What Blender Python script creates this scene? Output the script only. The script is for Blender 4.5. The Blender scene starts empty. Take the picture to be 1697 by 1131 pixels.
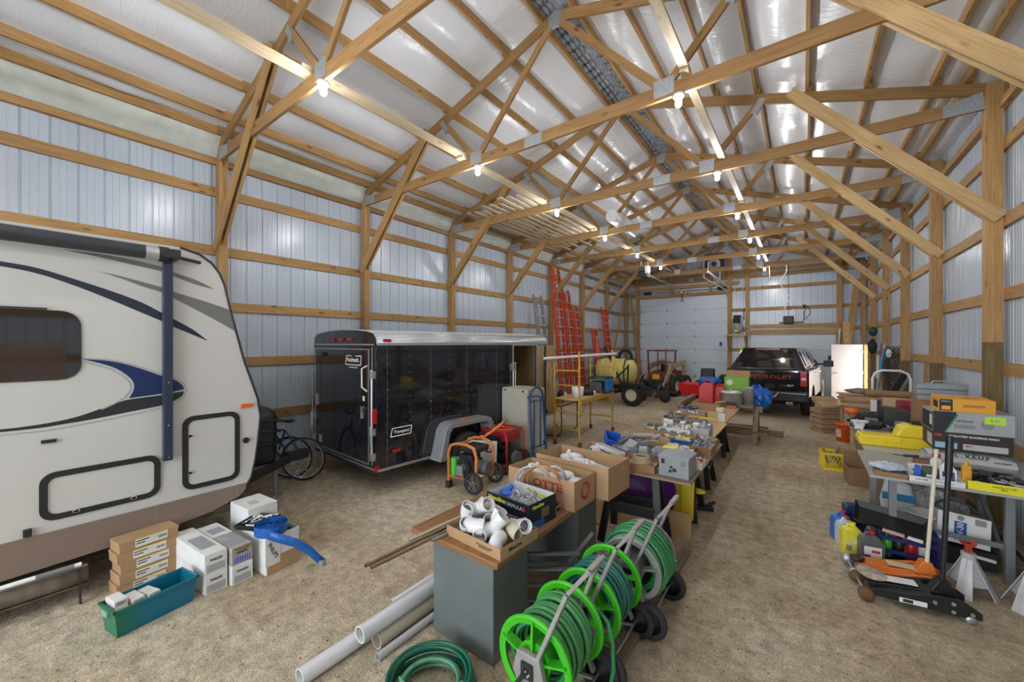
import bpy, math, random
from mathutils import Vector, Matrix, noise
PI = math.pi
random.seed(7)
SC = bpy.context.scene
C = SC.collection

# ---------------------------------------------------------------- camera, sky, sun, exposure
cam_d = bpy.data.cameras.new('camera')
cam_d.sensor_width = 36.0
cam_d.lens = 36.0*649.58/1697.0
cam_d.shift_y = 3.0/1697.0
cam_d.clip_start = 0.05
cam = bpy.data.objects.new('camera', cam_d); C.objects.link(cam)
HC = 2.12
cam.location = (0, 0, HC)
cam.rotation_euler = (PI/2, 0, 0.637942)
SC.camera = cam
SC.view_settings.view_transform = 'Standard'
SC.view_settings.look = 'None'
SC.view_settings.gamma = 1.0
SC.view_settings.use_curve_mapping = False
SC.view_settings.exposure = 0.8

w = bpy.data.worlds.new('world'); SC.world = w; w.use_nodes = True
nt = w.node_tree; nt.nodes.clear()
wo = nt.nodes.new('ShaderNodeOutputWorld'); bg = nt.nodes.new('ShaderNodeBackground')
bg.inputs['Color'].default_value = (.86,.93,1,1)   # bright overcast sky, seen only through the open doors
bg.inputs['Strength'].default_value = 4.5
nt.links.new(bg.outputs[0], wo.inputs[0])

sun_d = bpy.data.lights.new('sun', 'SUN'); sun_d.energy = 7.0; sun_d.angle = math.radians(1.5)
sun_d.color = (1, .95, .88)
sun = bpy.data.objects.new('sun', sun_d); C.objects.link(sun)
# low sun outside the right-hand wall, shining in through the open walk door
sun.rotation_euler = Vector((-1.0, -0.42, -0.66)).to_track_quat('-Z', 'Y').to_euler()

# ---------------------------------------------------------------- measures of the barn
XL, XR, Y0, S = -7.044, 1.720, 2.111, 2.44
YB = Y0 + 7*S            # back wall, inner face
YF = -5.6                # wall behind the camera
SXL, SXR = XL-.18, XR+.18  # steel skins
HEEL, SL = 4.86, .32
XM = (XL+XR)/2
def ztop(x): return 5.17 + SL*(x-XL if x < XM else XR-x)

# ---------------------------------------------------------------- mesh builder
class M:
    def __init__(s): s.v=[]; s.f=[]; s.m=[]; s.u=[]; s.s=[]
    def add(s, vs, fs, m=0, uvs=None, sm=False):
        b=len(s.v); s.v += [tuple(p) for p in vs]
        for k, f in enumerate(fs):
            s.f.append([b+i for i in f]); s.m.append(m); s.s.append(sm)
            s.u.append(uvs[k] if uvs else [(0,0)]*len(f))
        return s
    def beam(s, p0, p1, w, h, m=0, up=(0,0,1), T=None):
        p0=Vector(p0); p1=Vector(p1); d=p1-p0; L=d.length
        if L < 1e-6: return s
        d.normalize(); up=Vector(up)
        a=d.cross(up)
        if a.length < 1e-4: a=d.cross(Vector((1,0,0)))
        a.normalize(); b=a.cross(d); a*=w/2; b*=h/2
        vs=[p0-a-b,p0+a-b,p0+a+b,p0-a+b,p1-a-b,p1+a-b,p1+a+b,p1-a+b]
        if T: vs=[T@q for q in vs]
        ro=random.random()*40; r2=random.random()*40
        fs=[(0,1,5,4),(1,2,6,5),(2,3,7,6),(3,0,4,7),(0,3,2,1),(4,5,6,7)]
        uv=[]
        acc=0
        for wd in (w,h,w,h):
            uv.append([(ro,r2+acc),(ro,r2+acc+wd),(ro+L,r2+acc+wd),(ro+L,r2+acc)]); acc+=wd+.3
        uv.append([(ro,r2),(ro,r2+h),(ro+w,r2+h),(ro+w,r2)]); uv.append([(ro,r2),(ro+w,r2),(ro+w,r2+h),(ro,r2+h)])
        return s.add(vs,fs,m,uv)
    def box(s, x0,x1,y0,y1,z0,z1, m=0, T=None):
        dx,dy,dz=x1-x0,y1-y0,z1-z0; cx,cy,cz=(x0+x1)/2,(y0+y1)/2,(z0+z1)/2
        k=max(dx,dy,dz)
        if k==dx: return s.beam((x0,cy,cz),(x1,cy,cz),dy,dz,m,(0,0,1),T)
        if k==dy: return s.beam((cx,y0,cz),(cx,y1,cz),dx,dz,m,(0,0,1),T)
        return s.beam((cx,cy,z0),(cx,cy,z1),dx,dy,m,(0,1,0),T)
    def cbox(s, cx,cy,z0, dx,dy,dz, a=0, m=0):
        T=Matrix.Translation((cx,cy,z0))@Matrix.Rotation(a,4,'Z')
        return s.box(-dx/2,dx/2,-dy/2,dy/2,0,dz,m,T)
    def tube(s, pts, r, m=0, n=8, closed=False, caps=True):
        P=[Vector(p) for p in pts]; N=len(P)
        rs = r if isinstance(r,(list,tuple)) else [r]*N
        vs=[]; prev=None
        for i in range(N):
            if closed: t=P[(i+1)%N]-P[i-1]
            else: t=P[min(i+1,N-1)]-P[max(i-1,0)]
            if t.length<1e-9: t=Vector((0,0,1))
            t.normalize()
            if prev is None:
                a=t.cross(Vector((0,0,1)))
                if a.length<1e-3: a=t.cross(Vector((1,0,0)))
            else:
                a=prev-t*prev.dot(t)
                if a.length<1e-4: a=t.cross(Vector((0,0,1)))
            a.normalize(); prev=a; b=t.cross(a)
            for k in range(n):
                q=2*PI*k/n; vs.append(P[i]+(a*math.cos(q)+b*math.sin(q))*rs[i])
        fs=[]; uv=[]
        rng = N if closed else N-1
        for i in range(rng):
            j=(i+1)%N
            for k in range(n):
                l=(k+1)%n
                fs.append((i*n+k,i*n+l,j*n+l,j*n+k)); uv.append([(i*.1,k/n),(i*.1,(k+1)/n),(i*.1+.1,(k+1)/n),(i*.1+.1,k/n)])
        s.add(vs,fs,m,uv,True)
        if caps and not closed:
            s.add(vs[:n],[tuple(range(n))[::-1]],m); s.add(vs[-n:],[tuple(range(n))],m)
        return s
    def cyl(s,p0,p1,r,m=0,n=14,r2=None,caps=True):
        return s.tube([p0,p1],[r,r if r2 is None else r2],m,n,False,caps)
    def pipe(s,p0,p1,r,t,m=0,n=18,m2=None):   # open-ended pipe with wall thickness t
        m2 = m if m2 is None else m2
        s.tube([p0,p1],r,m,n,caps=False)
        p0=Vector(p0);p1=Vector(p1)
        s.tube([p1,p0],r-t,m2,n,caps=False)
        d=(p1-p0).normalized(); a=d.cross(Vector((0,0,1)))
        if a.length<1e-3: a=d.cross(Vector((1,0,0)))
        a.normalize(); b=d.cross(a)
        for c,sg in ((p0,-1),(p1,1)):
            vs=[c+(a*math.cos(2*PI*k/n)+b*math.sin(2*PI*k/n))*q for k in range(n) for q in (r,r-t)]
            fs=[(2*k,2*k+1,(2*k+3)%(2*n),(2*k+2)%(2*n)) for k in range(n)]
            s.add(vs,fs,m)
        return s
    def lathe(s, prof, c=(0,0,0), ax='z', m=0, n=24, sm=True, a0=0, a1=2*PI):
        vs=[]; full=abs(a1-a0-2*PI)<1e-6; k=n if full else n+1
        for r,z in prof:
            for i in range(k):
                q=a0+(a1-a0)*i/n; x,y=r*math.cos(q),r*math.sin(q)
                p={'z':(x,y,z),'x':(z,x,y),'y':(y,z,x)}[ax]
                vs.append((p[0]+c[0],p[1]+c[1],p[2]+c[2]))
        fs=[]
        for j in range(len(prof)-1):
            for i in range(n):
                l=(i+1)%k
                fs.append((j*k+i,j*k+l,(j+1)*k+l,(j+1)*k+i))
        return s.add(vs,fs,m,None,sm)
    def disc(s,c,r,ax='z',m=0,n=20,t=.004):
        return s.lathe([(0,-t),(r,-t),(r,t),(0,t)],c,ax,m,n,False)
    def torus(s,c,R,r,ax='z',m=0,n=32,k=8):
        pts=[]
        for i in range(n):
            q=2*PI*i/n; x,y=R*math.cos(q),R*math.sin(q)
            p={'z':(x,y,0),'x':(0,x,y),'y':(y,0,x)}[ax]; pts.append((p[0]+c[0],p[1]+c[1],p[2]+c[2]))
        return s.tube(pts,r,m,k,True)
    def prism(s, poly, ax, a, b, m=0, T=None):   # poly in the other two axes (x:(y,z) y:(x,z) z:(x,y))
        def P(p,t): return {'x':(t,p[0],p[1]),'y':(p[0],t,p[1]),'z':(p[0],p[1],t)}[ax]
        n=len(poly); vs=[P(p,a) for p in poly]+[P(p,b) for p in poly]
        area=sum(poly[i][0]*poly[(i+1)%n][1]-poly[(i+1)%n][0]*poly[i][1] for i in range(n))
        flip=(area>0)!=(ax=='y')
        if b<a: flip=not flip
        fs=[tuple(range(n))[::-1],tuple(range(n,2*n))]+[(i,(i+1)%n,n+(i+1)%n,n+i) for i in range(n)]
        if not flip: fs=[f[::-1] for f in fs]
        if T: vs=[T@Vector(v) for v in vs]
        uv=[[(vs[i][0]*.7+vs[i][1]*.7,vs[i][2]) for i in f] for f in fs]
        return s.add(vs,fs,m,uv)
    def sph(s,c,r,m=0,n=12,k=8,sc=(1,1,1),jit=0,seed=0):
        vs=[];fs=[]
        rr=random.Random(seed)
        for j in range(k+1):
            t=PI*j/k
            for i in range(n):
                q=2*PI*i/n; g=1+(rr.random()-.5)*jit if 0<j<k else 1
                vs.append((c[0]+r*sc[0]*g*math.sin(t)*math.cos(q),c[1]+r*sc[1]*g*math.sin(t)*math.sin(q),c[2]+r*sc[2]*g*math.cos(t)))
        for j in range(k):
            for i in range(n):
                l=(i+1)%n; fs.append((j*n+i,(j+1)*n+i,(j+1)*n+l,j*n+l))
        return s.add(vs,fs,m,None,True)
    def grid(s,fn,nu,nv,m=0,sm=True,uvs=(1,1)):
        vs=[fn(i/nu,j/nv) for j in range(nv+1) for i in range(nu+1)]
        fs=[];uv=[]
        for j in range(nv):
            for i in range(nu):
                a=j*(nu+1)+i; fs.append((a,a+1,a+nu+2,a+nu+1))
                uv.append([(i/nu*uvs[0],j/nv*uvs[1]),((i+1)/nu*uvs[0],j/nv*uvs[1]),((i+1)/nu*uvs[0],(j+1)/nv*uvs[1]),(i/nu*uvs[0],(j+1)/nv*uvs[1])])
        return s.add(vs,fs,m,uv,sm)
    def xf(s,T):
        s.v=[tuple(T@Vector(p)) for p in s.v]; return s

def obj(name, mb, mats, parent=None, label=None, bev=0, loc=None, rz=None, solid=0):
    me=bpy.data.meshes.new(name); me.from_pydata(mb.v,[],mb.f)
    if not isinstance(mats,(list,tuple)): mats=[mats]
    for a in mats: me.materials.append(a)
    me.polygons.foreach_set('material_index',mb.m); me.polygons.foreach_set('use_smooth',mb.s)
    ul=me.uv_layers.new(name='UVMap'); flat=[c for f in mb.u for q in f for c in q]
    ul.data.foreach_set('uv',flat); me.update()
    o=bpy.data.objects.new(name,me); C.objects.link(o)
    if parent: o.parent=parent
    if label: o['label']=label
    if loc: o.location=loc
    if rz is not None: o.rotation_euler=(0,0,rz)
    if bev:
        b=o.modifiers.new('bevel','BEVEL'); b.width=bev; b.segments=2; b.limit_method='ANGLE'; b.angle_limit=.6
    if solid:
        b=o.modifiers.new('solid','SOLIDIFY'); b.thickness=solid; b.offset=0
    return o
def tag(o,label,cat,group=None,kind=None):
    o['label']=label; o['category']=cat
    if group: o['group']=group
    if kind: o['kind']=kind
    return o
def thing(name,label,cat,loc=(0,0,0),rz=0,group=None):
    o=bpy.data.objects.new(name,None); C.objects.link(o); o.empty_display_size=.1
    o.location=loc; o.rotation_euler=(0,0,rz)
    return tag(o,label,cat,group)
def solo(name,mb,mats,label,cat,loc=(0,0,0),rz=0,group=None,bev=0):
    o=obj(name,mb,mats,None,None,bev,loc,rz); return tag(o,label,cat,group)
def struct(name,mb,mats,parent=None,bev=0):
    o=obj(name,mb,mats,parent,None,bev)
    if not parent: o['kind']='structure'
    return o
def dup(root,loc,rz,label=None,group=None,cat=None):
    r=root.copy(); C.objects.link(r); r.location=loc; r.rotation_euler=(0,0,rz)
    if label: r['label']=label
    if group: r['group']=group
    if cat: r['category']=cat
    for ch in list(root.children):
        c=ch.copy(); C.objects.link(c); c.parent=r
        for g in list(ch.children):
            d=g.copy(); C.objects.link(d); d.parent=c
    return r
def text_obj(name,s,size,mat,parent,T,ext=.0012,bold=0.0,ital=0,sx=1,align='CENTER'):
    cu=bpy.data.curves.new(name,'FONT'); cu.body=s; cu.size=size; cu.extrude=ext; cu.offset=bold
    cu.align_x=align; cu.align_y='CENTER'; cu.shear=ital; cu.resolution_u=2
    t=bpy.data.objects.new('tmp',cu); C.objects.link(t)
    bpy.context.view_layer.update()
    me=bpy.data.meshes.new_from_object(t); bpy.data.objects.remove(t); bpy.data.curves.remove(cu)
    me.transform(T@Matrix.Scale(sx,4,(1,0,0))); me.materials.clear(); me.materials.append(mat)
    o=bpy.data.objects.new(name,me); C.objects.link(o); o.parent=parent
    return o
def face_T(p, right, up):      # text frame: x along right, y along up
    r=Vector(right).normalized(); u=Vector(up).normalized(); n=r.cross(u)
    Mx=Matrix((r,u,n)).transposed().to_4x4(); Mx.translation=Vector(p); return Mx

# ---------------------------------------------------------------- materials
MATS={}
def mat(name,col,rough=.6,metal=0,var=0,vscale=8,bump=0,bscale=60,spec=.5,emit=None,estr=0,alpha=1,trans=0,coat=0,dirt=0):
    if name in MATS: return MATS[name]
    m=bpy.data.materials.new(name); m.use_nodes=True; MATS[name]=m
    n=m.node_tree; b=n.nodes['Principled BSDF']; L=n.links.new
    c=(*col,1); b.inputs['Base Color'].default_value=c
    b.inputs['Roughness'].default_value=rough; b.inputs['Metallic'].default_value=metal
    b.inputs['Specular IOR Level'].default_value=spec
    if coat: b.inputs['Coat Weight'].default_value=coat; b.inputs['Coat Roughness'].default_value=.05
    if trans: b.inputs['Transmission Weight'].default_value=trans
    if alpha<1: b.inputs['Alpha'].default_value=alpha
    if emit: b.inputs['Emission Color'].default_value=(*emit,1); b.inputs['Emission Strength'].default_value=estr
    if var or bump:
        tc=n.nodes.new('ShaderNodeTexCoord')
    if var:
        nz=n.nodes.new('ShaderNodeTexNoise'); nz.inputs['Scale'].default_value=vscale; nz.inputs['Detail'].default_value=5
        L(tc.outputs['Object'],nz.inputs['Vector'])
        mr=n.nodes.new('ShaderNodeMapRange'); mr.inputs[1].default_value=.3; mr.inputs[2].default_value=.7
        mr.inputs[3].default_value=1-var; mr.inputs[4].default_value=1+var*.6
        L(nz.outputs[0],mr.inputs[0])
        mx=n.nodes.new('ShaderNodeMix'); mx.data_type='RGBA'; mx.blend_type='MULTIPLY'; mx.inputs[0].default_value=1
        mx.inputs[6].default_value=c; L(mr.outputs[0],mx.inputs[7]); L(mx.outputs[2],b.inputs['Base Color'])
    if bump:
        nb=n.nodes.new('ShaderNodeTexNoise'); nb.inputs['Scale'].default_value=bscale; nb.inputs['Detail'].default_value=4
        L(tc.outputs['Object'],nb.inputs['Vector'])
        bp=n.nodes.new('ShaderNodeBump'); bp.inputs['Strength'].default_value=bump; bp.inputs['Distance'].default_value=.01
        L(nb.outputs[0],bp.inputs['Height']); L(bp.outputs[0],b.inputs['Normal'])
    return m
def wood(name,c1,c2,knot=(.2,.09,.03),rough=.6,kn=1):
    if name in MATS: return MATS[name]
    m=bpy.data.materials.new(name); m.use_nodes=True; MATS[name]=m
    n=m.node_tree; b=n.nodes['Principled BSDF']; L=n.links.new; N=n.nodes.new
    b.inputs['Roughness'].default_value=rough; b.inputs['Specular IOR Level'].default_value=.3
    uv=N('ShaderNodeUVMap'); mp=N('ShaderNodeMapping'); mp.inputs['Scale'].default_value=(1.0,20,1); L(uv.outputs[0],mp.inputs[0])
    nz=N('ShaderNodeTexNoise'); nz.inputs['Scale'].default_value=2.5; nz.inputs['Detail'].default_value=6; nz.inputs['Distortion'].default_value=.6
    L(mp.outputs[0],nz.inputs['Vector'])
    cr=N('ShaderNodeValToRGB'); cr.color_ramp.elements[0].position=.3; cr.color_ramp.elements[1].position=.72
    cr.color_ramp.elements[0].color=(*c2,1); cr.color_ramp.elements[1].color=(*c1,1); L(nz.outputs[0],cr.inputs[0])
    m2=N('ShaderNodeMapping'); m2.inputs['Scale'].default_value=(1.7,4.6,1); L(uv.outputs[0],m2.inputs[0])
    vo=N('ShaderNodeTexVoronoi'); vo.inputs['Scale'].default_value=1.5; L(m2.outputs[0],vo.inputs['Vector'])
    mr=N('ShaderNodeMapRange'); mr.inputs[1].default_value=.07; mr.inputs[2].default_value=.17; mr.inputs[3].default_value=.85*kn; mr.inputs[4].default_value=0
    L(vo.outputs['Distance'],mr.inputs[0])
    # large tone variation from board to board
    n3=N('ShaderNodeTexNoise'); n3.inputs['Scale'].default_value=.35; L(uv.outputs[0],n3.inputs['Vector'])
    m3=N('ShaderNodeMapRange'); m3.inputs[1].default_value=.3; m3.inputs[2].default_value=.7; m3.inputs[3].default_value=.78; m3.inputs[4].default_value=1.15; L(n3.outputs[0],m3.inputs[0])
    mu=N('ShaderNodeMix'); mu.data_type='RGBA'; mu.blend_type='MULTIPLY'; mu.inputs[0].default_value=1; L(cr.outputs[0],mu.inputs[6]); L(m3.outputs[0],mu.inputs[7])
    mx=N('ShaderNodeMix'); mx.data_type='RGBA'; L(mr.outputs[0],mx.inputs[0]); L(mu.outputs[2],mx.inputs[6]); mx.inputs[7].default_value=(*knot,1)
    L(mx.outputs[2],b.inputs['Base Color'])
    bp=N('ShaderNodeBump'); bp.inputs['Strength'].default_value=.15; bp.inputs['Distance'].default_value=.004; L(nz.outputs[0],bp.inputs['Height']); L(bp.outputs[0],b.inputs['Normal'])
    return m

W_pine = wood('pine',(.52,.32,.135),(.34,.185,.065),(.13,.055,.02))
W_truss= wood('truss_pine',(.42,.245,.10),(.27,.145,.052),(.11,.045,.015))
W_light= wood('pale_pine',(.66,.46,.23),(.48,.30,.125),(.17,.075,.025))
W_run  = wood('whitish_pine',(.62,.52,.36),(.46,.35,.21),(.25,.13,.05))
W_dark = wood('aged_pine',(.40,.24,.11),(.24,.13,.05))
W_treat= wood('treated_wood',(.21,.15,.055),(.12,.08,.028),kn=.6)
W_ply  = wood('plywood',(.60,.42,.21),(.48,.31,.14),kn=.4)
W_grey = wood('weathered_wood',(.34,.26,.17),(.20,.145,.085))
W_lath = wood('lath_wood',(.66,.46,.28),(.46,.29,.16))
W_top  = wood('worktop_wood',(.36,.19,.09),(.17,.075,.032),rough=.35)
MT_steel=mat('galvanised_steel',(.42,.44,.46),.42,.7,.15,30)
MT_plate=mat('truss_plate_steel',(.40,.42,.43),.5,.5,.2,60,.3,200)
MT_alu = mat('aluminium',(.62,.63,.65),.35,.85,.08,20)
MT_chrome=mat('chrome',(.8,.8,.82),.12,1)
P_black=mat('black_plastic',(.018,.018,.02),.45,0,.1,20)
P_matte=mat('matte_black',(.022,.021,.02),.75)
RUB = mat('tyre_rubber',(.03,.03,.031),.8,0,.25,30,.2,90)
P_white=mat('white_plastic',(.78,.78,.76),.35)
P_grey=mat('grey_plastic',(.33,.34,.35),.5)
P_dgrey=mat('dark_grey_plastic',(.10,.105,.11),.5)
P_red=mat('red_plastic',(.55,.02,.02),.35)
P_orange=mat('orange_plastic',(.85,.17,.02),.4)
P_yellow=mat('yellow_plastic',(.86,.66,.03),.4)
P_blue=mat('blue_plastic',(.02,.12,.55),.4)
P_green=mat('lime_plastic',(.10,.62,.05),.35)
P_cream=mat('cream_plastic',(.72,.66,.5),.45)
M_blue=mat('blue_paint',(.012,.07,.26),.35,0,.2,12)
M_grey=mat('grey_enamel',(.13,.15,.15),.42,0,.12,6)
CARD=mat('cardboard',(.42,.26,.135),.85,0,.1,5)
CARD2=mat('dark_cardboard',(.30,.17,.085),.85,0,.12,6)
PAPER=mat('paper_white',(.74,.74,.72),.7,0,.05,10)
INK=mat('black_ink',(.02,.02,.022),.6)
INKB=mat('blue_ink',(.02,.07,.35),.6)
INKR=mat('red_ink',(.5,.03,.03),.6)
INKG=mat('grey_ink',(.25,.25,.26),.6)
# ---------------------------------------------------------------- floor
def floor_mat():
    m=bpy.data.materials.new('packed_gravel'); m.use_nodes=True
    n=m.node_tree; b=n.nodes['Principled BSDF']; L=n.links.new; N=n.nodes.new
    b.inputs['Roughness'].default_value=.92; b.inputs['Specular IOR Level'].default_value=.2
    tc=N('ShaderNodeTexCoord')
    def nz(sc,d=6,r=.6):
        a=N('ShaderNodeTexNoise'); a.inputs['Scale'].default_value=sc; a.inputs['Detail'].default_value=d; a.inputs['Roughness'].default_value=r
        L(tc.outputs['Object'],a.inputs['Vector']); return a
    a=nz(.55,5); cr=N('ShaderNodeValToRGB'); e=cr.color_ramp.elements
    e[0].position=.34; e[0].color=(.46,.35,.225,1); e[1].position=.66; e[1].color=(.76,.66,.50,1)
    e.new(.5).color=(.64,.525,.365,1); L(a.outputs[0],cr.inputs[0])
    f=nz(9,8,.75); mr=N('ShaderNodeMapRange'); mr.inputs[1].default_value=.32; mr.inputs[2].default_value=.68; mr.inputs[3].default_value=.55; mr.inputs[4].default_value=1.3; L(f.outputs[0],mr.inputs[0])
    g=nz(70,3,.7); m2=N('ShaderNodeMapRange'); m2.inputs[1].default_value=.3; m2.inputs[2].default_value=.7; m2.inputs[3].default_value=.62; m2.inputs[4].default_value=1.32; L(g.outputs[0],m2.inputs[0])
    mul=N('ShaderNodeMath'); mul.operation='MULTIPLY'; L(mr.outputs[0],mul.inputs[0]); L(m2.outputs[0],mul.inputs[1])
    mx=N('ShaderNodeMix'); mx.data_type='RGBA'; mx.blend_type='MULTIPLY'; mx.inputs[0].default_value=1; L(cr.outputs[0],mx.inputs[6]); L(mul.outputs[0],mx.inputs[7])
    # dark clods
    h=nz(11,7,.7); m3=N('ShaderNodeMapRange'); m3.inputs[1].default_value=.585; m3.inputs[2].default_value=.66; m3.inputs[3].default_value=0; m3.inputs[4].default_value=.5; L(h.outputs[0],m3.inputs[0])
    mz=N('ShaderNodeMix'); mz.data_type='RGBA'; L(m3.outputs[0],mz.inputs[0]); L(mx.outputs[2],mz.inputs[6]); mz.inputs[7].default_value=(.10,.065,.035,1)
    L(mz.outputs[2],b.inputs['Base Color'])
    bp=N('ShaderNodeBump'); bp.inputs['Strength'].default_value=.9; bp.inputs['Distance'].default_value=.04
    ad=N('ShaderNodeMath'); ad.operation='MULTIPLY_ADD'; L(g.outputs[0],ad.inputs[0]); ad.inputs[1].default_value=.35; L(f.outputs[0],ad.inputs[2])
    L(ad.outputs[0],bp.inputs['Height']); L(bp.outputs[0],b.inputs['Normal'])
    return m
mb=M(); mb.box(SXL-.4,SXR+.08,YF-.4,YB+.4,-.12,0); struct('floor',mb,floor_mat())
mb=M(); mb.box(SXR+.08,SXR+14,YF-6,YB+8,-.14,-.02); struct('ground_outside',mb,mat('pale_yard',(.72,.70,.68),.9,0,.1,2))  # unseen yard, made pale to bounce more daylight through the walk door
rg=random.Random(41); mb=M()
for k in range(9000):
    d=.9+rg.random()**1.6*9; q=.638+(rg.random()-.5)*2.0
    x,y=-d*math.sin(q),d*math.cos(q)
    if not (-6.9<x<1.6 and y>.2): continue
    r=.0025+.0075*rg.random()**3; a=rg.random()*3; c_,s_=math.cos(a),math.sin(a); e=r*(.6+.6*rg.random())
    vs=[(x+c_*r*1.3,y+s_*r*1.3,0),(x-s_*e,y+c_*e,0),(x-c_*r*1.2,y-s_*r*1.2,0),(x+s_*e,y-c_*e,0),(x+r*.2,y,r*.75)]
    mb.add(vs,[(0,1,4),(1,2,4),(2,3,4),(3,0,4)],0 if k%3 else 1)
tag(obj('gravel',mb,[mat('pebble_tan',(.40,.31,.20),.9),mat('clod_brown',(.17,.115,.065),.95)]),'loose tan and brown gravel and clods scattered over the dirt floor','gravel',None,'stuff')
# ---------------------------------------------------------------- ribbed steel walls
STEEL=mat('painted_steel_siding',(.50,.565,.645),.24,.0,.04,1.5,spec=.8)
def rib_profile(a0,a1):    # list of (along, out)
    pts=[]; p=.2286; k=math.floor(a0/p)
    while k*p<a1:
        b=k*p
        for d,h in ((0,0),(.008,0),(.012,.016),(.026,.016),(.034,0),(.088,0),(.092,.0025),(.104,.0025),(.108,0),(.154,0),(.158,.0025),(.170,.0025),(.174,0)):
            pts.append((b+d,h))
        k+=1
    pts=[q for q in pts if a0<=q[0]<=a1]
    return [(a0,0)]+pts+[(a1,0)]
def siding(mb,ax,at,a0,a1,z0,z1,sgn):    # ax: wall runs along 'x' or 'y'; ribs point away from room (sgn)
    pr=rib_profile(a0,a1); vs=[];fs=[]
    for a,h in pr:
        for z in (z0,z1 if not callable(z1) else z1(a)):
            vs.append((a,at+sgn*h,z) if ax=='x' else (at+sgn*h,a,z))
    for i in range(len(pr)-1): fs.append((2*i,2*i+2,2*i+3,2*i+1))
    mb.add(vs,fs)
GZ=[.93,1.82,2.68,3.53,4.42]
# left wall
mb=M(); siding(mb,'y',SXL,YF,YB+.18,0,5.3,-1); mb.box(SXL-.08,SXL-.04,YF,YB+.2,0,5.3)
wl=struct('wall_left',mb,STEEL)
posts_y=[Y0+n*S for n in range(-3,8)]
def post_parts(parent,xa,xb):
    for n,y in enumerate(posts_y):
        mb=M()
        if xa>0:
            zs=1.78+(.35 if n==5 else -.05*(n%3))
            mb.box(xa,xb,y,y+.115,0,zs,1); mb.box(xa,xb,y,y+.115,zs+.004,5.16,0)
        else: mb.box(xa,xb,y,y+.115,0,5.16,0)
        obj('post',mb,[W_pine,W_treat],parent)
post_parts(wl,XL-.14,XL)
for n in range(len(posts_y)-1):
    for z in GZ:
        mb=M(); mb.box(XL-.178,XL-.14,posts_y[n]-.0,posts_y[n+1]+.0,z-.07,z+.07); obj('girt',mb,W_pine,wl)
    mb=M(); mb.box(XL-.178,XL-.10,posts_y[n],posts_y[n+1],4.83,4.92); obj('eave_board',mb,W_dark if n>2 else W_pine,wl)
# right wall with the open walk door between y 17.85 and 18.8
DY0,DY1,DZ=17.86,18.80,2.06
mb=M()
siding(mb,'y',SXR,YF,DY0,0,5.3,1); siding(mb,'y',SXR,DY1,YB+.18,0,5.3,1); siding(mb,'y',SXR,DY0,DY1,DZ,5.3,1)
for a,b,c,d in ((YF,DY0,0,5.3),(DY1,YB+.2,0,5.3),(DY0,DY1,DZ,5.3)): mb.box(SXR+.04,SXR+.08,a,b,c,d)
wr=struct('wall_right',mb,STEEL)
post_parts(wr,XR,XR+.14)
for n in range(len(posts_y)-1):
    for z in GZ:
        if n==9 and z<2.2: continue
        mb=M(); mb.box(XR+.14,XR+.178,posts_y[n],posts_y[n+1],z-.07,z+.07); obj('girt',mb,W_pine,wr)
    mb=M(); mb.box(XR+.10,XR+.178,posts_y[n],posts_y[n+1],4.83,4.92); obj('eave_board',mb,W_pine,wr)
mb=M()
for y in (DY0-.09,DY1): mb.box(XR+.05,XR+.16,y,y+.09,0,DZ+.09)
mb.box(XR+.05,XR+.16,DY0-.09,DY1+.09,DZ,DZ+.09); obj('door_jamb',mb,W_pine,wr)
# back wall
G1=(-6.43,-2.67,4.24); G2=(-1.77,1.02,2.44)
mb=M(); gab=lambda x: ztop(x)+.1
YS=YB+.18
siding(mb,'x',YS,SXL,G1[0],0,gab,1); siding(mb,'x',YS,G1[0],G1[1],G1[2],gab,1); siding(mb,'x',YS,G1[1],G2[0],0,gab,1)
siding(mb,'x',YS,G2[0],G2[1],G2[2],gab,1); siding(mb,'x',YS,G2[1],SXR,0,gab,1)
mb.box(SXL-.1,SXR+.1,YS+.12,YS+.16,0,6.9)
wb=struct('wall_back',mb,STEEL)
def bpost(x,z0,z1,w=.13): 
    mb=M(); mb.box(x-w/2,x+w/2,YB+.02,YB+.14,z0,z1); obj('post',mb,W_pine,wb)
bpost(G1[0]-.13,0,5.3); bpost(G1[1]+.12,0,5.95,.16); bpost(G2[0]-.11,0,6.25); bpost(G2[1]+.1,0,5.4,.16); bpost(-4.95,4.4,5.8); bpost(-3.3,4.4,6.3)
for z in GZ+[5.15]:
    for a,b in ((XL,G1[0]-.2),(G1[0]-.2,G1[1]+.06),(G1[1]+.2,G2[0]-.18),(G2[0]-.05,G2[1]+.02),(G2[1]+.18,XR)):
        if (a==G1[0]-.2 and z<4.6) or (a==G2[0]-.05 and z<2.7): continue
        mb=M(); mb.box(a,b,YB+.14,YB+.178,z-.07,z+.07); obj('girt',mb,W_pine,wb)
mb=M(); mb.box(G1[0]-.2,G1[1]+.2,YB+.0,YB+.1,G1[2]+.02,G1[2]+.16); mb.box(G1[0]-.2,G1[1]+.5,YB-.06,YB+.0,4.62,4.76); obj('header',mb,W_pine,wb)
mb=M(); mb.box(G2[0]-.1,G2[1]+.15,YB-.0,YB+.1,G2[2]+.03,G2[2]+.22); mb.box(G2[0]-.1,G2[1]+.2,YB+.0,YB+.1,G2[2]+.29,G2[2]+.44); mb.box(G2[0]+1.0,G2[0]+1.8,YB+.03,YB+.1,G2[2]+.47,G2[2]+.53); obj('header',mb,W_pine,wb)
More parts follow.
